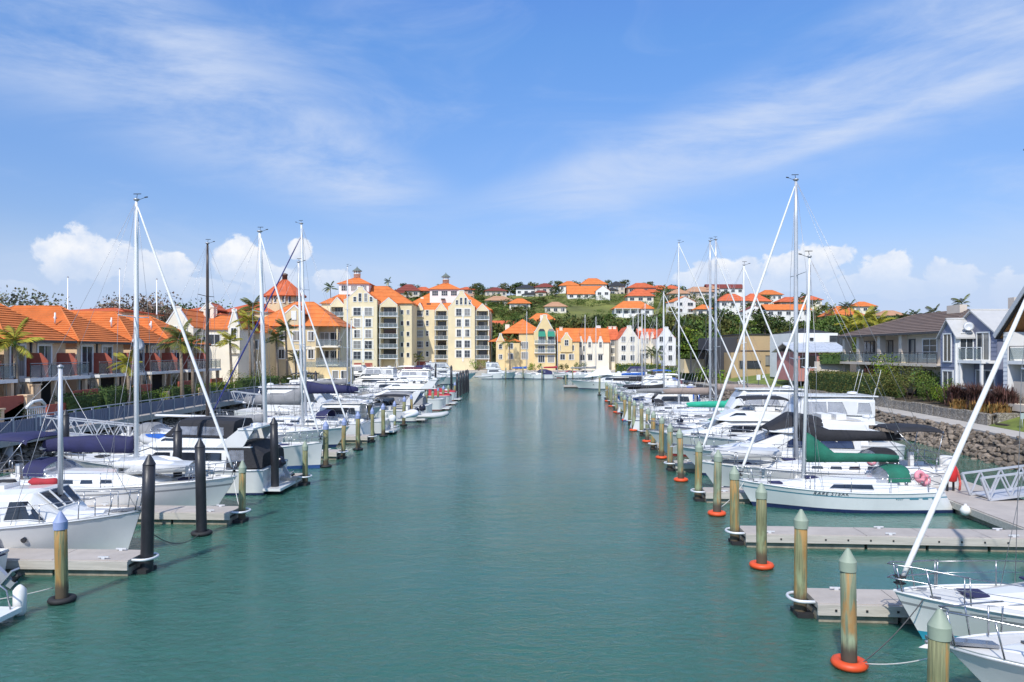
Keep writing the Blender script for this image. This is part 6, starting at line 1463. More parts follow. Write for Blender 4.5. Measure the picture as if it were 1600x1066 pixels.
def yacht(label, bow, head, L=9.5, B=3.0, fb=1.25, fs=.95, mast=.42, mtop=12.5, boom=None, jib='sail', hood=None, bim=None, boot='antiblue', stripe=None, gel='gel', mm='mastw', lean=0.0, cabl=(.26, .74), cabh=.48,
          spread=(.5,), frac=1.0, wheel=True, dets=True, hatch='navyc', win='glass', boomdir=-1, fenders=2, scoop=-.35, arch=False, group=None, bowr=None, rad=.076, windows=3, raft=False, deckm='deck', name='sailing_yacht'):
    r = thing(name, label, 'yacht', place(L, bow, head), head, group)
    H = Hull(L, B, fb, fs, .74, bowr if bowr is not None else L*.085, scoop, .42, 2.0, .86, .10)
    H.build(r, [M[gel], M[boot], M[stripe] if stripe else M[gel]], .13, (.74, .80) if stripe else None)
    H.deck(r, M[deckm]); H.gunwale(r, M['gel'] if gel == 'gel' else M['gelcream'], .028)
    x0, x1 = cabl[0]*L, cabl[1]*L; z = lambda u: H.zs(u)-.06; bw = B/2
    st = [(x0, bw*.66, bw*.56, z(cabl[0]), z(.3)+cabh+.04), (x0+(x1-x0)*.35, bw*.66, bw*.56, z(.45), z(.45)+cabh), (x0+(x1-x0)*.68, bw*.56, bw*.46, z(.6), z(.6)+cabh*.8), (x0+(x1-x0)*.9, bw*.40, bw*.3, z(.7), z(.7)+cabh*.42), (x1+.15, bw*.26, bw*.2, z(.76), z(.76)+.06)]
    cb = Cab(st); cb.build(r, M['gel'] if gel == 'gel' else M[gel])
    if windows == 1: cb.window(r, x0+(x1-x0)*.22, x0+(x1-x0)*.62, .26, .66, M[win], .06, .18, M['gelgrey'])
    else:
        for i in range(windows):
            a = x0+(x1-x0)*(.07+.6*i/windows); cb.window(r, a, a+(x1-x0)*.38/windows, .32, .62, M[win], .02, .05)
    # cockpit coamings, seats and well
    c0, c1 = .03*L, x0
    for sd in (1, -1): MB().add([(c0, sd*bw*.66, z(.05)), (c1, sd*bw*.70, z(.3)), (c1, sd*bw*.54, z(.3)), (c0, sd*bw*.5, z(.05)), (c0, sd*bw*.62, z(.05)+.22), (c1, sd*bw*.66, z(.3)+.34), (c1, sd*bw*.56, z(.3)+.34), (c0, sd*bw*.52, z(.05)+.22)], [(0, 1, 5, 4), (1, 2, 6, 5), (2, 3, 7, 6), (3, 0, 4, 7), (4, 5, 6, 7)]).build('coaming', M['gel'], r)
    MB().box(c0+.15, c1-.02, -bw*.26, bw*.26, z(.1)-.02, z(.15)+.07).build('cockpit_sole', M['teak'] if L > 9 else M['deckgrey'], r)
    mx = mast*L; mz = (cb.at(mx)[3]+.03) if x0 < mx < x1 else H.zs(mast)
    spar_set(r, H, L, mx, mz, mtop, M[mm], (boom[0], boom[1], M[boom[2]] if boom[2] else None, M[boom[3]] if len(boom) > 3 else M[mm], boom[4] if len(boom) > 4 else .55, boom[5] if len(boom) > 5 else .34) if boom else None, M[jib] if jib else None, lean, rad, spread, True, True, frac, boomdir)
    if dets:
        H.rail(r, .08, .86, .6, 1.7); H.pulpit(r, .15); H.pushpit(r)
        for u, s_ in ((.80, .24), (.62, .26)):
            xx = u*L; zz = (cb.at(xx)[3]+.055) if x0 < xx < x1 else H.zs(u)+.0
            MB().box(xx-s_, xx+s_, -s_, s_, zz, zz+.05).build('hatch', M[hatch], r)
        for sd in (1, -1):
            MB().lathe([(.07, 0), (.06, .12), (.08, .17), (.03, .2)], 10, (x0-.35, sd*bw*.6, z(.2)+.26)).build('winch', M['steel'], r)
            MB().bar((L*.9, sd*H.b(.9)*.6, H.zs(.9)+.02), (L*.9+.22, sd*H.b(.9)*.55, H.zs(.9)+.04), .03, .05).build('cleat', M['steel'], r)
    if wheel and dets:
        w = MB(); w.torus((0, 0, 0), .42, .018, 20, 5); o = w.build('wheel', M['steel'], r, (c0+.9, 0, z(.1)+.75), (0, pi/2, 0)); MB().box(c0+.95, c0+1.12, -.12, .12, z(.1), z(.1)+.8).build('pedestal', M['gel'], r)
    if hood: sprayhood(r, x0+.15, z(.28)+cabh*.92, bw*.62, .62, 1.35, M[hood])
    if bim: bimini(r, c0+.1, x0-.3, z(.1)+1.95, bw*.66, M[bim], (((c0+.5, z(.1)+.2), (c0+.15, z(.1)+1.9)), ((c0+.6, z(.1)+.2), (x0-.4, z(.1)+1.9))))
    for i in range(fenders):
        u = .35+.28*i
        for sd in (1, -1): p = H.pt(u, H.zs(u)*.55, sd); fender(r, (p.x, p.y+sd*.10, p.z), 'fenderw')
    if raft: MB().lathe([(.28, 0), (.3, .05), (.3, .62), (.28, .68)], 14, (.25, bw*.55, z(0)+.05)).build('liferaft', M['fenderw'], r)
    r['_'] = 0; del r['_']
    return r, H, cb
# ---------------------------------------------------------------- motor boats
def cruiser(label, bow, head, L=10.0, B=3.5, fb=1.65, fs=1.15, style='fly', top='bimini', canvas='blackc', boot='antiblue', stripe=None, gel='gel', rails=True, arch=None, glass='glass', plat=True, ob=None, group=None, fend=2, wins=1, aft=None, antennas=2, radar=True, roof=None, bowr=None, deckm='deck', visor=None, name='motor_cruiser', cat='motor boat', tender=False, hs=.78, cov0=.13):
    r = thing(name, label, cat, place(L, bow, head), head, group)
    H = Hull(L, B, fb, fs, .88, bowr if bowr is not None else L*.13, .05, .35, 2.4, .88, .06, 1.15, 22, .8, .10)
    H.build(r, [M[gel], M[boot], M[stripe] if stripe else M[gel]], .10, (.70, .76) if stripe else None)
    H.deck(r, M[deckm]); H.gunwale(r, M['gelgrey'] if stripe != 'stripen' else M['stripen'], .035, -.06, 'rub_strake')
    G = M['gel'] if gel != 'gelcream' else M['gelcream']; bw = B/2; z = lambda u: H.zs(u)-.06; g_ = M[glass]
    if plat: MB().box(-.75, .06, -bw*.8, bw*.8, .18, .30).build('swim_platform', M['gel'], r)
    n0 = len(LOG)
    if style in ('fly', 'pilot'):
        h = 1.42 if style == 'fly' else 1.7; zt = z(.3)+h; w = bw*.80
        st = [(.17*L, w, w*.88, z(.17), zt), (.34*L, w, w*.88, z(.34), zt+.02), (.52*L, w*.97, w*.84, z(.5), zt), (.66*L, w*.82, w*.66, z(.62), z(.62)+.55), (.84*L, w*.45, w*.3, z(.78), z(.78)+.12)]
        if style == 'pilot': st = [(.22*L, w, w*.9, z(.2), zt), (.40*L, w, w*.9, z(.34), zt+.02), (.56*L, w*.97, w*.86, z(.5), zt-.02), (.63*L, w*.86, w*.74, z(.6), z(.6)+.62), (.86*L, w*.42, w*.3, z(.8), z(.8)+.14)]
        cb = Cab(st); bevel(cb.build(r, G), .05, 2)
        xs = st[0][0]; xe = st[2][0]
        if wins == 1: cb.window(r, xs+.35, xe+.35, .42, .78, g_, .1, .75, M['rubber'])
        else:
            for i in range(wins): a = xs+.25+(xe-xs)*i/wins; cb.window(r, a, a+(xe-xs)/wins-.12, .42, .78, g_, .03, .03 if i < wins-1 else .4, M['rubber'])
        cb.front(r, 2, .10, .92, .10, .92, g_, 'windscreen', 3)
        cb.window(r, .66*L, .74*L, .3, .6, g_, .05, .3)
        MB().box(.16*L+.0, .17*L+.02, -w*.55, w*.55, z(.17)+.1, zt-.15).build('saloon_door', g_, r)
        if style == 'pilot':
            mb = MB(); mb.slab([(.16*L, -w*.95), (.56*L, -w*.92), (.59*L, -w*.5), (.59*L, w*.5), (.56*L, w*.92), (.16*L, w*.95)], zt+.05, zt+.14); bevel(mb.build('hardtop', G, r), .04)
            for sd in (1, -1): MB().tube([(.17*L, sd*w*.85, zt+.05), (.14*L, sd*w*.85, z(.1))], .03, 6).build('roof_post', M['steel'], r)
        zf = zt+.08
        if style == 'fly':
            mb = MB(); mb.slab([(.06*L, -w*.92), (.5*L, -w*.95), (.575*L, -w*.6), (.59*L, 0), (.575*L, w*.6), (.5*L, w*.95), (.06*L, w*.92)], zt+.04, zt+.14); bevel(mb.build('flybridge_deck', G, r), .04)
            fs_ = [(.13*L, w*.86, w*.82, zt+.1, zf+.62), (.30*L, w*.88, w*.82, zt+.1, zf+.72), (.46*L, w*.82, w*.74, zt+.1, zf+.74), (.56*L, w*.55, w*.42, zt+.1, zf+.18)]
            fc = Cab(fs_); bevel(fc.build(r, G, 'flybridge', .0), .04, 2); fc.window(r, .40*L, .50*L, .55, .8, g_, .1, .3)
            MB().box(.16*L, .43*L, -w*.70, w*.70, zf+.70, zf+.745).build('flybridge_well', M['deckgrey'], r)
            fwz = zf+.74
            if visor: frame_panel(r, [(.445*L, -w*.7, fwz), (.445*L, w*.7, fwz), (.40*L, w*.62, fwz+.4), (.40*L, -w*.62, fwz+.4)], .02, M[visor], 'flybridge_screen', M['steel'])
            for sx in (.24, .31): MB().box(sx*L-.25, sx*L+.25, -w*.5, w*.5, zf+.7, zf+1.05).build('helm_seat', M['fenderw'], r)
            if top == 'canvas':
                t_ = Cab([(.15*L, w*.84, w*.72, zf+.66, zf+1.75), (.30*L, w*.86, w*.72, zf+.70, zf+1.85), (.40*L, w*.82, w*.66, zf+.74, zf+1.82), (.47*L, w*.76, w*.6, zf+.74, zf+.80)])
                t_.build(r, M[canvas], 'flybridge_canvas', .07); t_.window(r, .19*L, .29*L, .12, .62, M['vinyl'], .05, .0); t_.window(r, .31*L, .43*L, .12, .62, M['vinyl'], .02, .4); t_.front(r, 2, .08, .9, .1, .92, M['vinyl'], 'clear_panel', 2)
            elif top == 'hard':
                t_ = Cab([(.13*L, w*.86, w*.84, zf+.6, zf+1.95), (.30*L, w*.88, w*.86, zf+.7, zf+2.0), (.47*L, w*.82, w*.78, zf+.72, zf+1.98), (.51*L, w*.74, w*.7, zf+.7, zf+1.3), (.545*L, w*.66, w*.58, zf+.2, zf+.5)])
                bevel(t_.build(r, G, 'flybridge_enclosure', .06), .04, 2)
                t_.window(r, .14*L+.1, .22*L, .16, .74, M['vinyl'], .1, .05, M['trimw']); t_.window(r, .27*L, .365*L, .08, .76, M['vinyl'], .25, .0, M['trimw']); t_.window(r, .37*L, .47*L, .08, .76, M['vinyl'], .0, .1, M['trimw']); t_.front(r, 2, .1, .95, .1, .95, M['vinyl'], 'clear_panel', 2)
                mb = MB(); mb.slab([(.115*L, -w*.89), (.455*L, -w*.86), (.49*L, -w*.5), (.49*L, w*.5), (.455*L, w*.86), (.115*L, w*.89)], zf+2.03, zf+2.13); bevel(mb.build('hardtop', G, r), .04)
                zf += 1.4
            elif top == 'bimini': bimini(r, .14*L, .42*L, zf+1.75, w*.78, M[canvas], (((.2*L, zf+.65), (.16*L, zf+1.7)), ((.34*L, zf+.7), (.40*L, zf+1.7))))
            elif top == 'cover':
                t_ = Cab([(cov0*L, w*.88, w*.72, zf+.4, zf+.80), (cov0*L*.5+.235*L, w*.9, w*.74, zf+.4, zf+.95), (.46*L, w*.84, w*.66, zf+.4, zf+1.05), (.58*L, w*.5, w*.4, zf+.0, zf+.22)]); t_.build(r, M[canvas], 'flybridge_cover', .07)
        if arch:
            for sd in (1, -1):
                mb = MB(); P = [(.10*L, zt+.1), (.22*L, zt+.1), (.12*L, zf+1.25), (.05*L, zf+1.25)]; y0 = sd*w*.86
                mb.prism(P, min(y0, y0+sd*.1), max(y0, y0+sd*.1)); mb.build('arch_leg', G, r)
            MB().box(.05*L, .12*L, -w*.96, w*.96, zf+1.22, zf+1.34).build('arch_top', G, r)
        ztop = zf+(1.3 if arch else .75) if style == 'fly' else zt+.14
        if radar: MB().lathe([(.05, 0), (.28, .03), (.30, .12), (.24, .2), (.05, .24)], 14, (.2*L if style == 'pilot' or top == 'hard' else .09*L, 0, ztop+.0)).build('radar_dome', M['gel'], r)
        for i in range(antennas): MB().tube([(.12*L+i*.5, (-1)**i*w*.6, ztop), (.12*L+i*.5-.35, (-1)**i*w*.6, ztop+1.9)], .012, 4).build('antenna', M['trimw'], r)
    elif style == 'launch':
        zt = z(.6)+.98; w = bw*.80
        st = [(.36*L, w, w*.86, z(.36), zt-.16), (.52*L, w, w*.86, z(.52), zt-.07), (.685*L, w*.92, w*.78, z(.68), zt), (.69*L, w*.92, w*.77, z(.69), zt-.03), (.762*L, w*.74, w*.60, z(.75), z(.75)+.20), (.80*L, w*.62, w*.48, z(.79), z(.79)+.10), (.88*L, w*.3, w*.2, z(.87), z(.87)+.05)]
        cb = Cab(st); bevel(cb.build(r, G, 'cabin', .10), .04, 2)
        for a, b, s0, s1 in ((.37, .475, .03, .06), (.49, .60, .12, .12), (.612, .735, .10, .50)): cb.window(r, a*L, b*L, .20, .80, g_, s0, s1, M['trimw'])
        cb.front(r, 3, .10, .86, .08, .86, g_, 'windscreen', 3, M['trimw'])
        MB().box(.50*L, .55*L, -.35, .35, zt+.02, zt+.16).build('roof_hatch', G, r)
    elif style in ('sport', 'runabout'):
        w = bw*.84; h = .62 if style == 'sport' else .45
        st = [(.34*L, w, w*.86, z(.34), z(.4)+h*.75), (.46*L, w*.98, w*.82, z(.46), z(.46)+h), (.52*L, w*.94, w*.76, z(.52), z(.52)+h*.96), (.72*L, w*.68, w*.5, z(.72), z(.72)+h*.5), (.90*L, w*.28, w*.16, z(.9), z(.9)+.08)]
        cb = Cab(st); bevel(cb.build(r, G, 'foredeck_cabin', .05), .05, 2); cb.window(r, .50*L, .70*L, .3, .62, g_, .1, .6)
        zc = z(.46)+h
        for sd in (1, -1):
            frame_panel(r, [(.30*L, sd*w*.9, zc-.2), (.5*L, sd*w*.84, zc+.02), (.42*L, sd*w*.76, zc+.48), (.31*L, sd*w*.84, zc+.36)] if sd < 0 else [(.31*L, w*.84, zc+.36), (.42*L, w*.76, zc+.48), (.5*L, w*.84, zc+.02), (.30*L, w*.9, zc-.2)], .015, g_, 'side_screen', M['rubber'])
        frame_panel(r, [(.5*L, -w*.82, zc+.03), (.53*L, 0, zc+.06), (.5*L, w*.82, zc+.03), (.42*L, w*.74, zc+.48), (.42*L, -w*.74, zc+.48)], .015, g_, 'windscreen', M['rubber'])
        MB().box(.06*L, .33*L, -w*.66, w*.66, z(.1)-.02, z(.1)+.08).build('cockpit_sole', M['deckgrey'], r)
        for x in (.1, .27): MB().box(x*L, x*L+.5, -w*.6, w*.6, z(.1)+.05, z(.1)+.5).build('seat', M['fenderw'], r)
        if top == 'canvas':
            t_ = Cab([(.05*L, w*.92, w*.72, z(.05), zc+.35), (.22*L, w*.92, w*.74, z(.2), zc+.95), (.40*L, w*.84, w*.68, zc+.1, zc+.92), (.47*L, w*.8, w*.66, zc+.1, zc+.40)]); t_.build(r, M[canvas], 'cockpit_canvas', .07); t_.window(r, .23*L, .40*L, .30, .74, M['vinyl'], .1, .2)
        elif top == 'cover':
            t_ = Cab([(-.0*L, w*.98, w*.6, z(0)-.08, z(0)+.15), (.2*L, w, w*.6, z(.2)-.1, zc+.05), (.43*L, w*.95, w*.6, z(.4)-.1, zc+.55), (.6*L, w*.8, w*.4, z(.6)-.05, z(.6)+h*.8), (.86*L, w*.34, w*.15, z(.86), z(.86)+.18)]); t_.build(r, M[canvas], 'boat_cover', .07)
        elif top == 'bimini': bimini(r, .12*L, .42*L, zc+1.25, w*.8, M[canvas], (((.26*L, zc-.2), (.14*L, zc+1.2)), ((.3*L, zc-.2), (.4*L, zc+1.2))))
        if arch:
            for sd in (1, -1): MB().prism([(.14*L, z(.14)), (.24*L, z(.2)), (.13*L, zc+1.0), (.07*L, zc+1.0)], min(sd*w*.9, sd*w*.98), max(sd*w*.9, sd*w*.98)).build('arch_leg', G, r)
            MB().box(.07*L, .13*L, -w*.96, w*.96, zc+.97, zc+1.08).build('arch_top', G, r)
    if aft == 'canvas':
        t_ = Cab([(.01*L, bw*.78, bw*.72, z(.05)+.15, z(.05)+1.05), (.07*L, bw*.80, bw*.72, z(.1)+.1, z(.1)+1.72), (.17*L, bw*.80, bw*.72, z(.17), z(.17)+1.75)]); t_.build(r, M[canvas], 'cockpit_canvas', .06); t_.window(r, .09*L, .165*L, .3, .76, M['vinyl'], .05, .05)
    if hs != 1:
        zq = z(.3)
        for o in LOG[n0:]:
            for v in (o.data.vertices if o.data else ()):
                if v.co.z > zq: v.co.z = zq+(v.co.z-zq)*hs
    if rails:
        H.rail(r, .42, .88, .55, 1.5, None, 'guard_rail', (1.0,), .10, .014); H.pulpit(r, .16, .6, .016, 'bow_rail', False, -.1)
    MB().bar((L*.9, -.05, H.zs(.9)+.03), (L+.25, 0, H.zs(1)+.06), .22, .06).build('bow_roller', M['steel'], r)
    a = MB(); a.tube([(L-.2, 0, H.zs(1)+.10), (L+.3, 0, H.zs(1)+.0)], .03, 5); a.add([(L+.1, -.16, H.zs(1)-.08), (L+.42, 0, H.zs(1)-.10), (L+.1, .16, H.zs(1)-.08), (L+.16, 0, H.zs(1)+.04)], [(0, 1, 3), (1, 2, 3), (0, 2, 1), (0, 3, 2)]); a.build('anchor', M['wire'], r)
    MB().box(.79*L, .79*L+.5, -.25, .25, H.zs(.8)+.05, H.zs(.8)+.11).build('hatch', g_, r)
    for i in range(fend):
        for sd in (1, -1): p = H.pt(.3+.3*i, H.zs(.3+.3*i)*.55, sd); fender(r, (p.x, p.y+sd*.10, p.z))
    for sd in (1, -1):
        p = H.pt(.62, H.zs(.62)*.55, sd)
        for k in range(2): q = H.pt(.6+.08*k, H.zs(.6)*.62, sd); MB().lathe([(.10, -.012), (.10, .012), (.05, .014)], 10).build('porthole', g_, r, tuple(q+Vector((0, sd*.012, 0))), (radians(90), 0, 0))
    if ob: outboard(r, -.25, z(0)-.1, ob[0], ob[1], ob[2])
    return r, H

hR, hL = pi-math.atan(.068), math.atan(-.045)          # bows of right berths / left berths point to the fairway
oR, oL = -math.atan(.068), pi+math.atan(-.045)         # boats lying stern-to the fairway
def P(px, Y): return (PX(px, Y), Y)
def stern(px, Y, L, head): x, y = P(px, Y); return (x+cos(head)*L, y+sin(head)*L)
# ================= right side, from the camera outwards
r0, H0 = cruiser('white cruiser with grey rub strake at the frame corner, navy oval hatch', (7.75, 13.25), hR, 9.5, 3.1, 1.28, .95, 'sport', None, 'navyc', 'antinavy', None, rails=True, plat=False, bowr=1.25)
mb = MB(); mb.lathe([(.36, 0), (.36, .05), (.30, .075), (.01, .085)], 24); o = mb.build('hatch_cover', M['navyc'], r0, (7.45, 0, 1.46)); o.scale = (1.0, .75, 1)
r1, H1, c1_ = yacht('white yacht with teal waterline and tall furled sail at the right edge', (8.70, 16.75), hR, 8.6, 2.9, 1.08, .85, .62, 10.9, (3.2, 2.0, 'navyc', 'mastw', .75, .3), 'sail', None, None, 'antiteal', 'stripeg', frac=.78, windows=1, fenders=0, bowr=.62, cabl=(.2, .82), rad=.075)
MB().box(5.35, 5.75, -.22, .22, 1.36, 1.40).build('fore_hatch_cover', M['navyc'], r1)
r2, H2, c2_ = yacht('small white yacht with green sail cover, blue waterline and slate side stripe', (9.55, 31.25), hR, 8.0, 2.7, 1.12, .86, .655, 10.5, (4.0, 2.0, 'greenc', 'mastw', 1.15, .25), 'sail', 'greenc', None, 'antinavy', 'stripeb', frac=.86, windows=1, wheel=False, fenders=0, cabl=(.22, .76), rad=.07, lean=-.25, scoop=-.5)
r3, H3, c3_ = yacht('long white yacht with silver mast, black boom cover and black bimini', (8.8, 35.0), hR, 11.2, 3.6, 1.35, 1.15, .59, 14.6, (4.9, 2.45, 'blackc', 'alu', .95, .38), 'sail', 'blackc', 'blackc', 'antinavy', None, mm='alu', windows=4, raft=True, rad=.10, spread=(.36, .66), cabh=.42)
d = dinghy('grey inflatable dinghy upturned on the foredeck of the long yacht', (0, 0, 0), 0, 2.9, 'hypalon', False, True); d.location = (12.55, 34.85, 1.98); d.rotation_euler = (pi, 0, hR)
cruiser('white flybridge launch with black bridge cover and blue tinted windows', (8.75, 39.0), hR, 10.8, 3.5, 1.6, 1.2, 'fly', 'cover', 'blackc', 'antinavy', None, glass='glassb', antennas=1, hs=.85, cov0=.34)
cruiser('big white flybridge boat with clear vinyl enclosure and hardtop', (10.8, 43.3), hR, 11.2, 3.7, 1.7, 1.35, 'fly', 'hard', 'whitec', 'antired', None, antennas=3, hs=.76)
cruiser('sleek white motor yacht with blue tinted raked windscreen', (9.4, 50.2), hR, 11.4, 3.7, 1.7, 1.3, 'fly', 'hard', 'blackc', 'antinavy', 'stripen', glass='glassb', wins=3, antennas=1)
r8, _, _ = yacht('white yacht with jade green boom cover pointing at the fairway', stern(1036, 54.5, 10.5, oR), oR, 10.5, 3.3, 1.3, 1.05, .56, 12.9, (4.3, 2.55, 'tealc', 'mastw', 1.0, .34), 'sail', None, None, 'antiblue', None, scoop=-.4)
d = dinghy('white inflatable dinghy slung at the stern of the jade covered yacht', (PX(1062, 53), 52.9, .8), .1, 3.0, 'hypalonw', 'cowl')
cruiser('white launch with small black bimini near the green capped piles', P(1012, 46.6), hR, 9.8, 3.3, 1.6, 1.2, 'fly', 'bimini', 'blackc', 'antired', None)
cruiser('low sport boat under a grey cover behind the ringed piles', P(1026, 52.6+5.2), hR, 8.6, 2.9, 1.25, 1.0, 'sport', 'cover', 'greyc', 'antinavy', None)
r9, _, _ = yacht('yacht with taupe boom cover and aluminium mast, boom towards the fairway', stern(992, 62, 12, oR), oR, 12, 3.7, 1.4, 1.15, .52, 15.8, (4.0, 3.1, 'taupec', 'alu', .5, .42), 'sail', None, None, 'antinavy', 'stripen', mm='alu', spread=(.36, .66), rad=.11)
r9, _, _ = yacht('yacht with second taupe boom cover and silver mast beside the first', P(992, 66.5), hR, 12, 3.7, 1.4, 1.15, .40, 16.6, (5.0, 3.2, 'taupec', 'alu', .55, .42), None, None, None, 'antinavy', None, mm='alu', spread=(.36, .66), rad=.11)
yacht('white yacht with slim tall mast behind the taupe covers', stern(978, 71, 12, oR), oR, 12, 3.6, 1.4, 1.1, .42, 17.0, (4.2, 2.7, 'greyc', 'mastw'), 'sail', 'blackc', None, 'antiblue', None, spread=(.36, .66))
cruiser('white pilothouse launch whose bow pokes past the piles near the blue launch', P(962, 73.6), hR, 9.5, 3.2, 1.6, 1.2, 'pilot', None, 'tealc', 'antinavy', None)
yacht('white yacht with short mast next to the tall slim one', stern(968, 79.5, 10.5, oR), oR, 10.5, 3.3, 1.3, 1.05, .45, 13.0, (4.0, 2.6, 'blackc', 'mastw'), 'sail', None, 'blackc', 'antired', None)
cruiser('bright blue hulled launch with white cabin and blue canvas', P(962, 83), hR, 9.2, 3.2, 1.7, 1.35, 'pilot', None, 'bluec', 'antinavy', None, gel='blueh', aft='canvas')
cruiser('white pilothouse launch with black cockpit canvas beside the blue launch', P(968, 88), hR, 10.5, 3.5, 1.5, 1.2, 'pilot', None, 'blackc', 'antinavy', None, aft='canvas')
cruiser('white flybridge launch with pale canopy between blue launch and hedge', P(950, 96), hR, 10.5, 3.5, 1.6, 1.2, 'fly', 'bimini', 'whitec', 'antinavy', None)
yacht('far white yacht at the end of the right berths', stern(948, 104, 11, oR), oR, 11, 3.4, 1.3, 1.0, .45, 12.5, (4.2, 2.6, 'blackc', 'mastw'), None, None, None, 'antinavy', None)
cruiser('white runabout with black cover beside the far pale piles', P(952, 110), hR, 8.5, 3.0, 1.4, 1.1, 'runabout', 'cover', 'blackc', 'antinavy', None)
rt, Ht = cruiser('grey white motor yacht draped with a white tent canvas at the end pontoon', P(891, 132.0), hR, 12.5, 3.8, 1.6, 1.2, 'fly', None, 'blackc', 'antinavy', None, radar=False, antennas=0)
mb = MB(); mb.add([(6.0, -1.8, 2.6), (10.0, -1.4, 2.1), (10.0, 1.4, 2.1), (6.0, 1.8, 2.6), (7.6, 0, 3.5), (6.0, 0, 4.1), (5.0, -1.5, 2.5), (5.0, 1.5, 2.5)], [(0, 1, 4), (1, 2, 4), (2, 3, 4), (0, 4, 5), (3, 5, 4), (6, 0, 5), (7, 5, 3), (6, 5, 7)]); mb.build('tent_canvas', M['whitec'], rt)
cruiser('dark canopied launch moored behind the tented yacht', P(930, 139), hR, 11, 3.7, 1.6, 1.3, 'fly', 'canvas', 'navyc', 'antinavy', None)
# ================= left side
rl, Hl = cruiser('white classic launch with curved cabin windows and blue waterline', (-11.95, 23.75), hL, 9.6, 3.1, 1.45, 1.0, 'launch', None, 'navyc', 'antiblue', None, rails=True, antennas=0, bowr=.5, hs=1)
MB().tube([(6.9, 0, 1.9), (6.9, 0, 6.0)], [.085, .07], 10).build('mast', M['alu'], rl); b = MB()
for q in ((9.4, 0, 1.5), (6.2, 1.3, 1.2), (6.2, -1.3, 1.2), (2.0, 0, 1.1)): b.tube([(6.9, 0, 5.9), q], .009, 4)
b.build('rigging', M['wire'], rl); MB().lathe([(.09, 0), (.1, .06), (.02, .12)], 8, (6.9, 0, 6.0)).build('masthead', M['wire'], rl)
MB().tube([(5.55, .4, 2.22), (5.7, .4, 2.24), (6.1, .42, 2.23), (6.45, .4, 2.24), (6.55, .4, 2.22)], [.04, .13, .11, .13, .04], 9).build('red_roll', M['redc'], rl); MB().tube([(4.0, .3, 2.14), (4.2, .3, 2.18), (4.6, .35, 2.17), (5.1, .3, 2.18), (5.25, .3, 2.14)], [.05, .16, .13, .16, .05], 9).build('grey_roll', M['blackc'], rl)
ry, Hy, cy = yacht('white yacht with navy boom cover, navy bimini and clear sprayhood', (-11.35, 30.35), hL, 10.6, 3.4, 1.40, 1.15, .60, 12.8, (4.1, 2.45, 'navyc', 'mastw', .62, .56), 'sail', 'navyc', 'navyc', 'antinavy', 'stripeg', windows=4, spread=(.57,), fenders=1, rad=.09, scoop=-.6, cabh=.5)
d = dinghy('grey inflatable dinghy upturned on the foredeck behind the second black pile', (-13.1, 30.3, 2.02), hL, 2.7, 'hypalon'); d.rotation_euler = (pi, 0, pi+hL)
d = dinghy('white inflatable dinghy stowed upturned behind the navy sprayhood', (-16.2, 30.6, 2.15), hL, 2.5, 'hypalonw'); d.rotation_euler = (pi, 0, hL)
cruiser('white flybridge launch with black canvas bridge and stern to the fairway', stern(431, 35.0, 10.4, oL), oL, 10.4, 3.7, 1.6, 1.2, 'fly', 'canvas', 'blackc', 'antinavy', None, arch=True, aft='canvas', wins=3, ob=('cowl', .9, radians(35)), hs=.66)
rk, _, _ = yacht('white plumb bowed yacht with blue waterline behind the tallest black pile', P(504, 41.4), hL, 10.8, 3.4, 1.45, 1.1, .70, 13.3, (4.4, 2.6, 'greyc', 'mastw', .45, .3), 'sail', 'blackc', None, 'antiblue', None, bowr=.15, lean=-.35, rad=.12, spread=(.62,))
yacht('white yacht with dark bronze mast and bare white boom', P(448, 46.5), hL, 11.6, 3.5, 1.35, 1.1, .56, 13.4, (3.4, 2.45, None, 'mastw'), None, 'greyc', None, 'antinavy', None, mm='bronze', rad=.10, spread=(.72,))
d = dinghy('blue covered dinghy with grey outboard near the black pile', (PX(300, 39), 39.0, 1.55), 2.9, 3.0, 'hypalon', 'hypalonw', cover='bluec')
yacht('white yacht with grey boom cover and furled sail leaning to the fairway', P(546, 50.6), hL, 11.2, 3.5, 1.4, 1.1, .71, 12.7, (4.2, 3.0, 'greyc', 'mastw', 1.15, .6), 'sail', 'greyc', None, 'antinavy', None, lean=-.3, frac=.86, rad=.09)
yacht('white yacht with navy boom cover and dark blue furled headsail', stern(571, 56.5, 12.2, oL), oL, 12.2, 3.7, 1.45, 1.15, .38, 16.4, (4.2, 3.45, 'navyc', 'mastw', .9, .55), 'navys', 'navyc', None, 'antinavy', None, spread=(.36, .66), lean=.35, rad=.11, frac=.95)
cruiser('big white pilothouse motor yacht with open side deck', P(598, 64.5), hL, 12.5, 4.1, 1.8, 1.5, 'pilot', None, 'whitec', 'antinavy', None, wins=3, hs=1.15)
cruiser('white pilothouse boat with a white outboard on its stern', stern(606, 59.5, 9, oL), oL, 9.0, 3.2, 1.5, 1.1, 'pilot', None, 'navyc', 'antinavy', None, ob=('hypalonw', 1.0, 0))
dinghy('white inflatable dinghy hung on the stern past the blue capped piles', (PX(622, 62), 62.2, .9), 1.2, 2.8, 'hypalonw', False)
rs, _ = cruiser('grey canvas covered sport cruiser with side windows, stern to the fairway', stern(672, 74, 11, oL), oL, 11, 3.6, 1.6, 1.3, 'sport', 'canvas', 'greyc', 'antinavy', None, arch=True)
cruiser('white launch with black outboards beside the grey covered cruiser', stern(655, 70.0, 9.5, oL), oL, 9.5, 3.2, 1.5, 1.1, 'runabout', 'bimini', 'blackc', 'antinavy', None, ob=('cowl', 1.1, radians(15)))
dinghy('small grey dinghy with dark outboard in the middle of the left row', (PX(650, 67), 67.3, .5), 0.2, 2.8, 'hypalon', 'cowl')
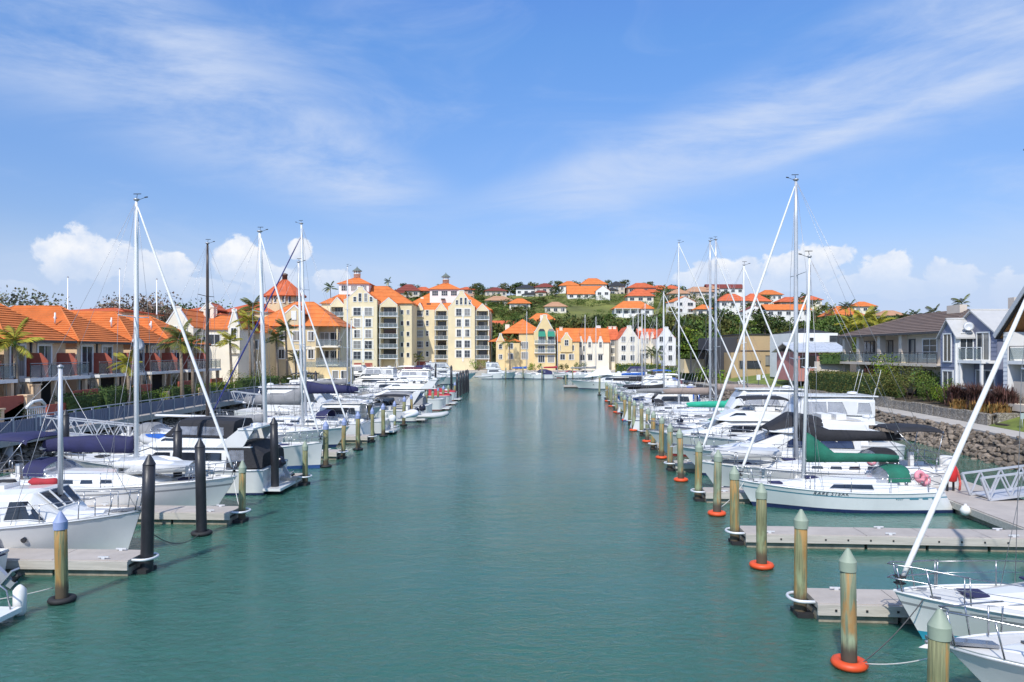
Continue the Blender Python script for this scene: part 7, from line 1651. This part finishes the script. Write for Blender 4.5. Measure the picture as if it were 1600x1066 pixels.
cruiser('white motor yacht with white swept arch beyond the grey canvas', stern(694, 84, 12, oL), oL, 12, 3.8, 1.7, 1.3, 'fly', 'bimini', 'whitec', 'antired', None, arch=True)
cruiser('white sport boat with red cockpit cover near the black cluster', stern(704, 92, 10, oL), oL, 10, 3.4, 1.5, 1.2, 'sport', 'cover', 'redc', 'antired', None)
cruiser('white launch with orange red stern cover beside the far piles', stern(712, 100, 9.5, oL), oL, 9.5, 3.3, 1.5, 1.2, 'runabout', 'cover', 'redc', 'antired', None)
cruiser('white flybridge with enclosed bridge behind the red covered boats', stern(688, 106, 11.5, oL), oL, 11.5, 3.8, 1.7, 1.3, 'fly', 'hard', 'whitec', 'antinavy', None)
cruiser('white pilothouse boat with red waterline behind the red covered sport boat', stern(668, 98, 11.5, oL), oL, 11.5, 3.7, 1.7, 1.3, 'pilot', None, 'redc', 'antired', None)
cruiser('white convertible fishing boat with tall clear enclosed bridge', stern(634, 116, 13, oL), oL, 13, 4.3, 1.9, 1.4, 'fly', 'hard', 'whitec', 'antinavy', None)
cruiser('burgundy canopied launch below the tower garage', stern(676, 126, 12, oL), oL, 12, 4.0, 1.8, 1.4, 'fly', 'canvas', 'burgc', 'antired', None)
yacht('white yacht with very tall thin mast before the first apartment block', P(610, 88), hL, 13, 3.9, 1.5, 1.2, .60, 16.8, (4.6, 2.8, 'greyc', 'mastw'), None, None, None, 'antinavy', None, spread=(.36, .66))
yacht('white yacht with shorter thin mast near the first apartment block', P(628, 79), hL, 11, 3.5, 1.4, 1.1, .5, 10.0, (4.0, 2.6, 'blackc', 'mastw'), None, 'greyc', None, 'antinavy', None)
cruiser('white runabout with black bimini among the left middle berths', P(598, 76), hL, 9, 3.2, 1.5, 1.1, 'runabout', 'bimini', 'blackc', 'antinavy', None)
cruiser('white pilot launch lying far back near the ochre podium', P(570, 96), hL, 11, 3.6, 1.7, 1.3, 'fly', 'bimini', 'blackc', 'antinavy', None)
cruiser('white launch with flat roof in front of the podium railing', P(592, 108), hL, 11.5, 3.7, 1.7, 1.3, 'pilot', None, 'whitec', 'antinavy', None)
cruiser('large white flybridge beneath the second tower balconies', P(744, 168), 0.05, 13, 4.4, 1.9, 1.5, 'fly', 'hard', 'whitec', 'antinavy', None)
cruiser('white flybridge with navy canvas bridge beneath the arch of the far black pile', P(722, 150), hL, 11, 3.7, 1.7, 1.3, 'fly', 'canvas', 'navyc', 'antinavy', None)
cruiser('white launch with open bridge left of the large flybridge', P(698, 146), hL, 11, 3.6, 1.7, 1.3, 'fly', 'bimini', 'whitec', 'antired', None)
cruiser('white pilothouse launch under the corner of the first tower', P(658, 142), hL, 11, 3.6, 1.7, 1.3, 'pilot', None, 'navyc', 'antinavy', None)
cruiser('white flybridge before the garage doors of the first tower', P(622, 136), hL, 12, 3.8, 1.8, 1.4, 'fly', 'hard', 'whitec', 'antinavy', None)
cruiser('white launch with blue cockpit canvas behind the far ringed piles', P(962, 117), hR, 10, 3.4, 1.6, 1.2, 'fly', 'bimini', 'bluec', 'antinavy', None, aft='canvas')
cruiser('white sport boat with burgundy canvas near the yellow-green hedge', P(975, 124), hR, 10, 3.4, 1.6, 1.2, 'sport', 'canvas', 'burgc', 'antired', None)
yacht('white yacht with blue boom cover before the dark tall bush', stern(968, 128, 11, oR), oR, 11, 3.4, 1.3, 1.0, .40, 15.0, (4.2, 2.6, 'bluec', 'mastw'), None, None, None, 'antinavy', None, dets=False, fenders=0)
# runabout whose tilted outboard shows at the frame edge, and the stern of a white sports boat
rb, _ = cruiser('runabout at the left frame edge with navy cover and silver tilted outboard', (-24.0, 20.15), oL, 6.2, 2.3, 1.1, .85, 'runabout', 'cover', 'navyc', 'antinavy', None, plat=False, rails=False, antennas=0, ob=None)
rb.location = (-14.55, 20.2, 0); outboard(rb, -.1, .62, 'cowl', 1.25, radians(48)); 
rw, _ = cruiser('white sports boat stern with curved swim platform at the lower left corner', (-22.0, 17.2), oL, 8.5, 2.7, 1.0, .66, 'sport', None, 'navyc', 'antiblack', None, rails=False, antennas=0)
rw.location = (-12.75, 16.9, 0)
b = MB(); b.tube([(-.6, -.9, .3), (-.5, -.9, .75), (-.1, -.95, 1.0), (.8, -1.1, 1.05)], .02, 6); b.tube([(-.6, .9, .3), (-.5, .9, .75), (-.1, .95, 1.0), (.8, 1.1, 1.05)], .02, 6); b.build('stern_rail', M['steel'], rw)
fender(rw, (-.5, -1.35, .35), 'fenderw', .7, .15)
# ================= far quay boats
cruiser('white flybridge moored below the yellow gabled building', P(806, 184), 0.05, 8.6, 3.4, 1.7, 1.3, 'fly', 'hard', 'whitec', 'antinavy', None)
cruiser('white sport boat with blue canopy at the far quay', P(812, 183), pi-.05, 8.4, 3.0, 1.5, 1.1, 'sport', 'canvas', 'navyc', 'antinavy', None)
dinghy('grey inflatable with dark outboard moored beside the second tower', (PX(741, 178), 178, .5), .1, 4.4, 'hypalon', 'cowl'); dinghy('grey inflatable lying behind the blue canopied sport boat', (PX(862, 184), 184, .6), .1, 4.0, 'hypalon', 'cowl')
cruiser('white launch with red cockpit cover at the far quay', P(864, 190), pi-.05, 7.4, 3.0, 1.5, 1.2, 'runabout', 'cover', 'redc', 'antired', None)
cruiser('low white sport boat before the yellow townhouse', P(884, 187), pi, 7.6, 3.0, 1.4, 1.1, 'sport', None, 'navyc', 'antinavy', None)
for px, Y, mt, lab in ((823, 186, 16.9, 'yacht masted before the left wing of the yellow building'), (871, 192, 12.4, 'short masted yacht before the arched awnings'), (914, 186, 16.0, 'yacht masted before the cream row'), (931, 188, 15.6, 'yacht masted before the tall white gable'), (989, 176, 15.8, 'yacht masted before the broad white gable'), (997, 172, 15.9, 'yacht masted beside the broad white gable'), (1026, 160, 14.2, 'yacht masted before the last cream row')):
    yacht('far white '+lab, (PX(px, Y)+4.2, Y), 0.03, 9.5, 3.2, 1.3, 1.0, .56, mt, (3.8, 2.5, 'bluec' if px == 823 else ('redc' if px == 871 else 'greyc'), 'mastw'), None, None, None, 'antinavy', None, dets=False, fenders=0, windows=2)
# ---------------------------------------------------------------- lettering on the hulls, ropes
def lettering(par, text, size, H, x, z, side, mt, name='lettering', shear=0.0):
    cu = bpy.data.curves.new(name, 'FONT'); cu.body = text; cu.size = size; cu.extrude = .004; cu.align_x = 'CENTER'; cu.space_character = 1.25; cu.shear = shear
    t = bpy.data.objects.new(name+'_tmp', cu); C.objects.link(t); bpy.context.view_layer.update()
    me = bpy.data.meshes.new_from_object(t.evaluated_get(bpy.context.evaluated_depsgraph_get())); bpy.data.objects.remove(t); me.name = name
    me.materials.clear(); me.materials.append(mt)
    for v in me.vertices:                                  # wrap the flat letters onto the curved topsides
        xx = x-v.co.x*side; zz = z+v.co.y; p = H.pt(xx/H.L, zz, side); v.co = Vector((xx, p.y+side*(.012+v.co.z), zz))
    return put(name, me, par)
def hull_strip(par, H, x0, x1, z0, z1, side, mt, name='stripe'):
    mb = MB(); n = 8; rings = []
    for i in range(n+1):
        x = x0+(x1-x0)*i/n; rings.append([H.pt(x/H.L, z0, side)+Vector((0, side*.010, 0)), H.pt(x/H.L, z1, side)+Vector((0, side*.010, 0))])
    mb.loft(rings, 0, False, False, True); return mb.build(name, mt, par)
TXT = mat('letter_dark_grey', (.06,.07,.09), .5, .05, 3)
lettering(r2, 'RARE STEAK', .20, H2, 4.55, .72, 1, TXT, 'lettering', .25); lettering(r2, '4507', .13, H2, 1.85, .56, 1, M['stripeb'], 'lettering')
for a, b in ((1.15, 1.5), (.78, 1.0), (.5, .62)): hull_strip(r2, H2, a, b, .57, .645, 1, M['stripeb'])
lettering(r3, 'OCEAN', .20, H3, 1.7, .82, 1, TXT, 'lettering')
hull_strip(H1 and r1, H1, 7.9, .6, .80, .825, 1, M['stripeg'])
for x, y, z, lab in ((16.6, 29.95, 1.45, 'faded pink horseshoe buoy on the stern rail of the green covered yacht'), (17.0, 30.3, 1.25, 'pink lifebuoy cover hanging from the green covered yacht'), (15.9, 32.55, 1.75, 'round pink float tied to the rail of the long yacht')):
    o = thing('pink_buoy', lab, 'buoy', (x, y, z), .3); MB().torus((0, 0, 0), .17, .10, 16, 8).build('ring', M['pink'], o, None, (radians(80), 0, 0)); MB().box(-.05, .05, -.12, .12, -.25, -.12).build('strap', M['wire'], o)
def rope(p, q, sag, label, m='rope', r=.013, n=12):
    p, q = Vector(p), Vector(q); P_ = [p.lerp(q, i/n)-Vector((0, 0, 4*sag*(i/n)*(1-i/n))) for i in range(n+1)]
    tag(MB().tube(P_, r, 5).build('mooring_line', M[m]), label, 'rope')
rope((9.2, 16.4, 1.05), (7.15, 15.05, .15), .12, 'dark mooring line from the teal waterlined yacht to the orange ring', 'ropedark')
rope((8.0, 13.3, 1.12), (7.2, 15.0, .16), .10, 'white mooring line from the corner cruiser to the orange ring')
rope((9.0, 11.95, 1.1), (8.3, 10.6, .4), .1, 'white doubled line falling from the corner cruiser cleat')
rope((17.3, 31.0, 1.0), (17.75, 29.6, .5), .1, 'line from the green covered yacht stern to the walkway'); rope((9.9, 31.2, 1.1), (8.2, 29.5, .2), .15, 'line from the green covered yacht bow to the third orange ring')
rope((-10.75, 21.9, 1.15), (-11.05, 26.1, .1), .35, 'dark slack line between the two black piles', 'ropedark'); rope((-12.0, 19.25, .35), (-12.9, 17.5, .55), .05, 'white line from the blue capped pile to the white stern')
rope((-11.5, 30.4, 1.35), (-10.5, 28.4, .5), .15, 'white line from the navy covered yacht to its finger'); rope((-10.9, 41.4, 1.35), (-10.55, 41.7, .15), .05, 'white line from the plumb bow to the blue capped pile')
rope((-11.1, 35.0, .9), (-11.0, 34.2, .12), .08, 'white line from the flybridge stern to the black pile')
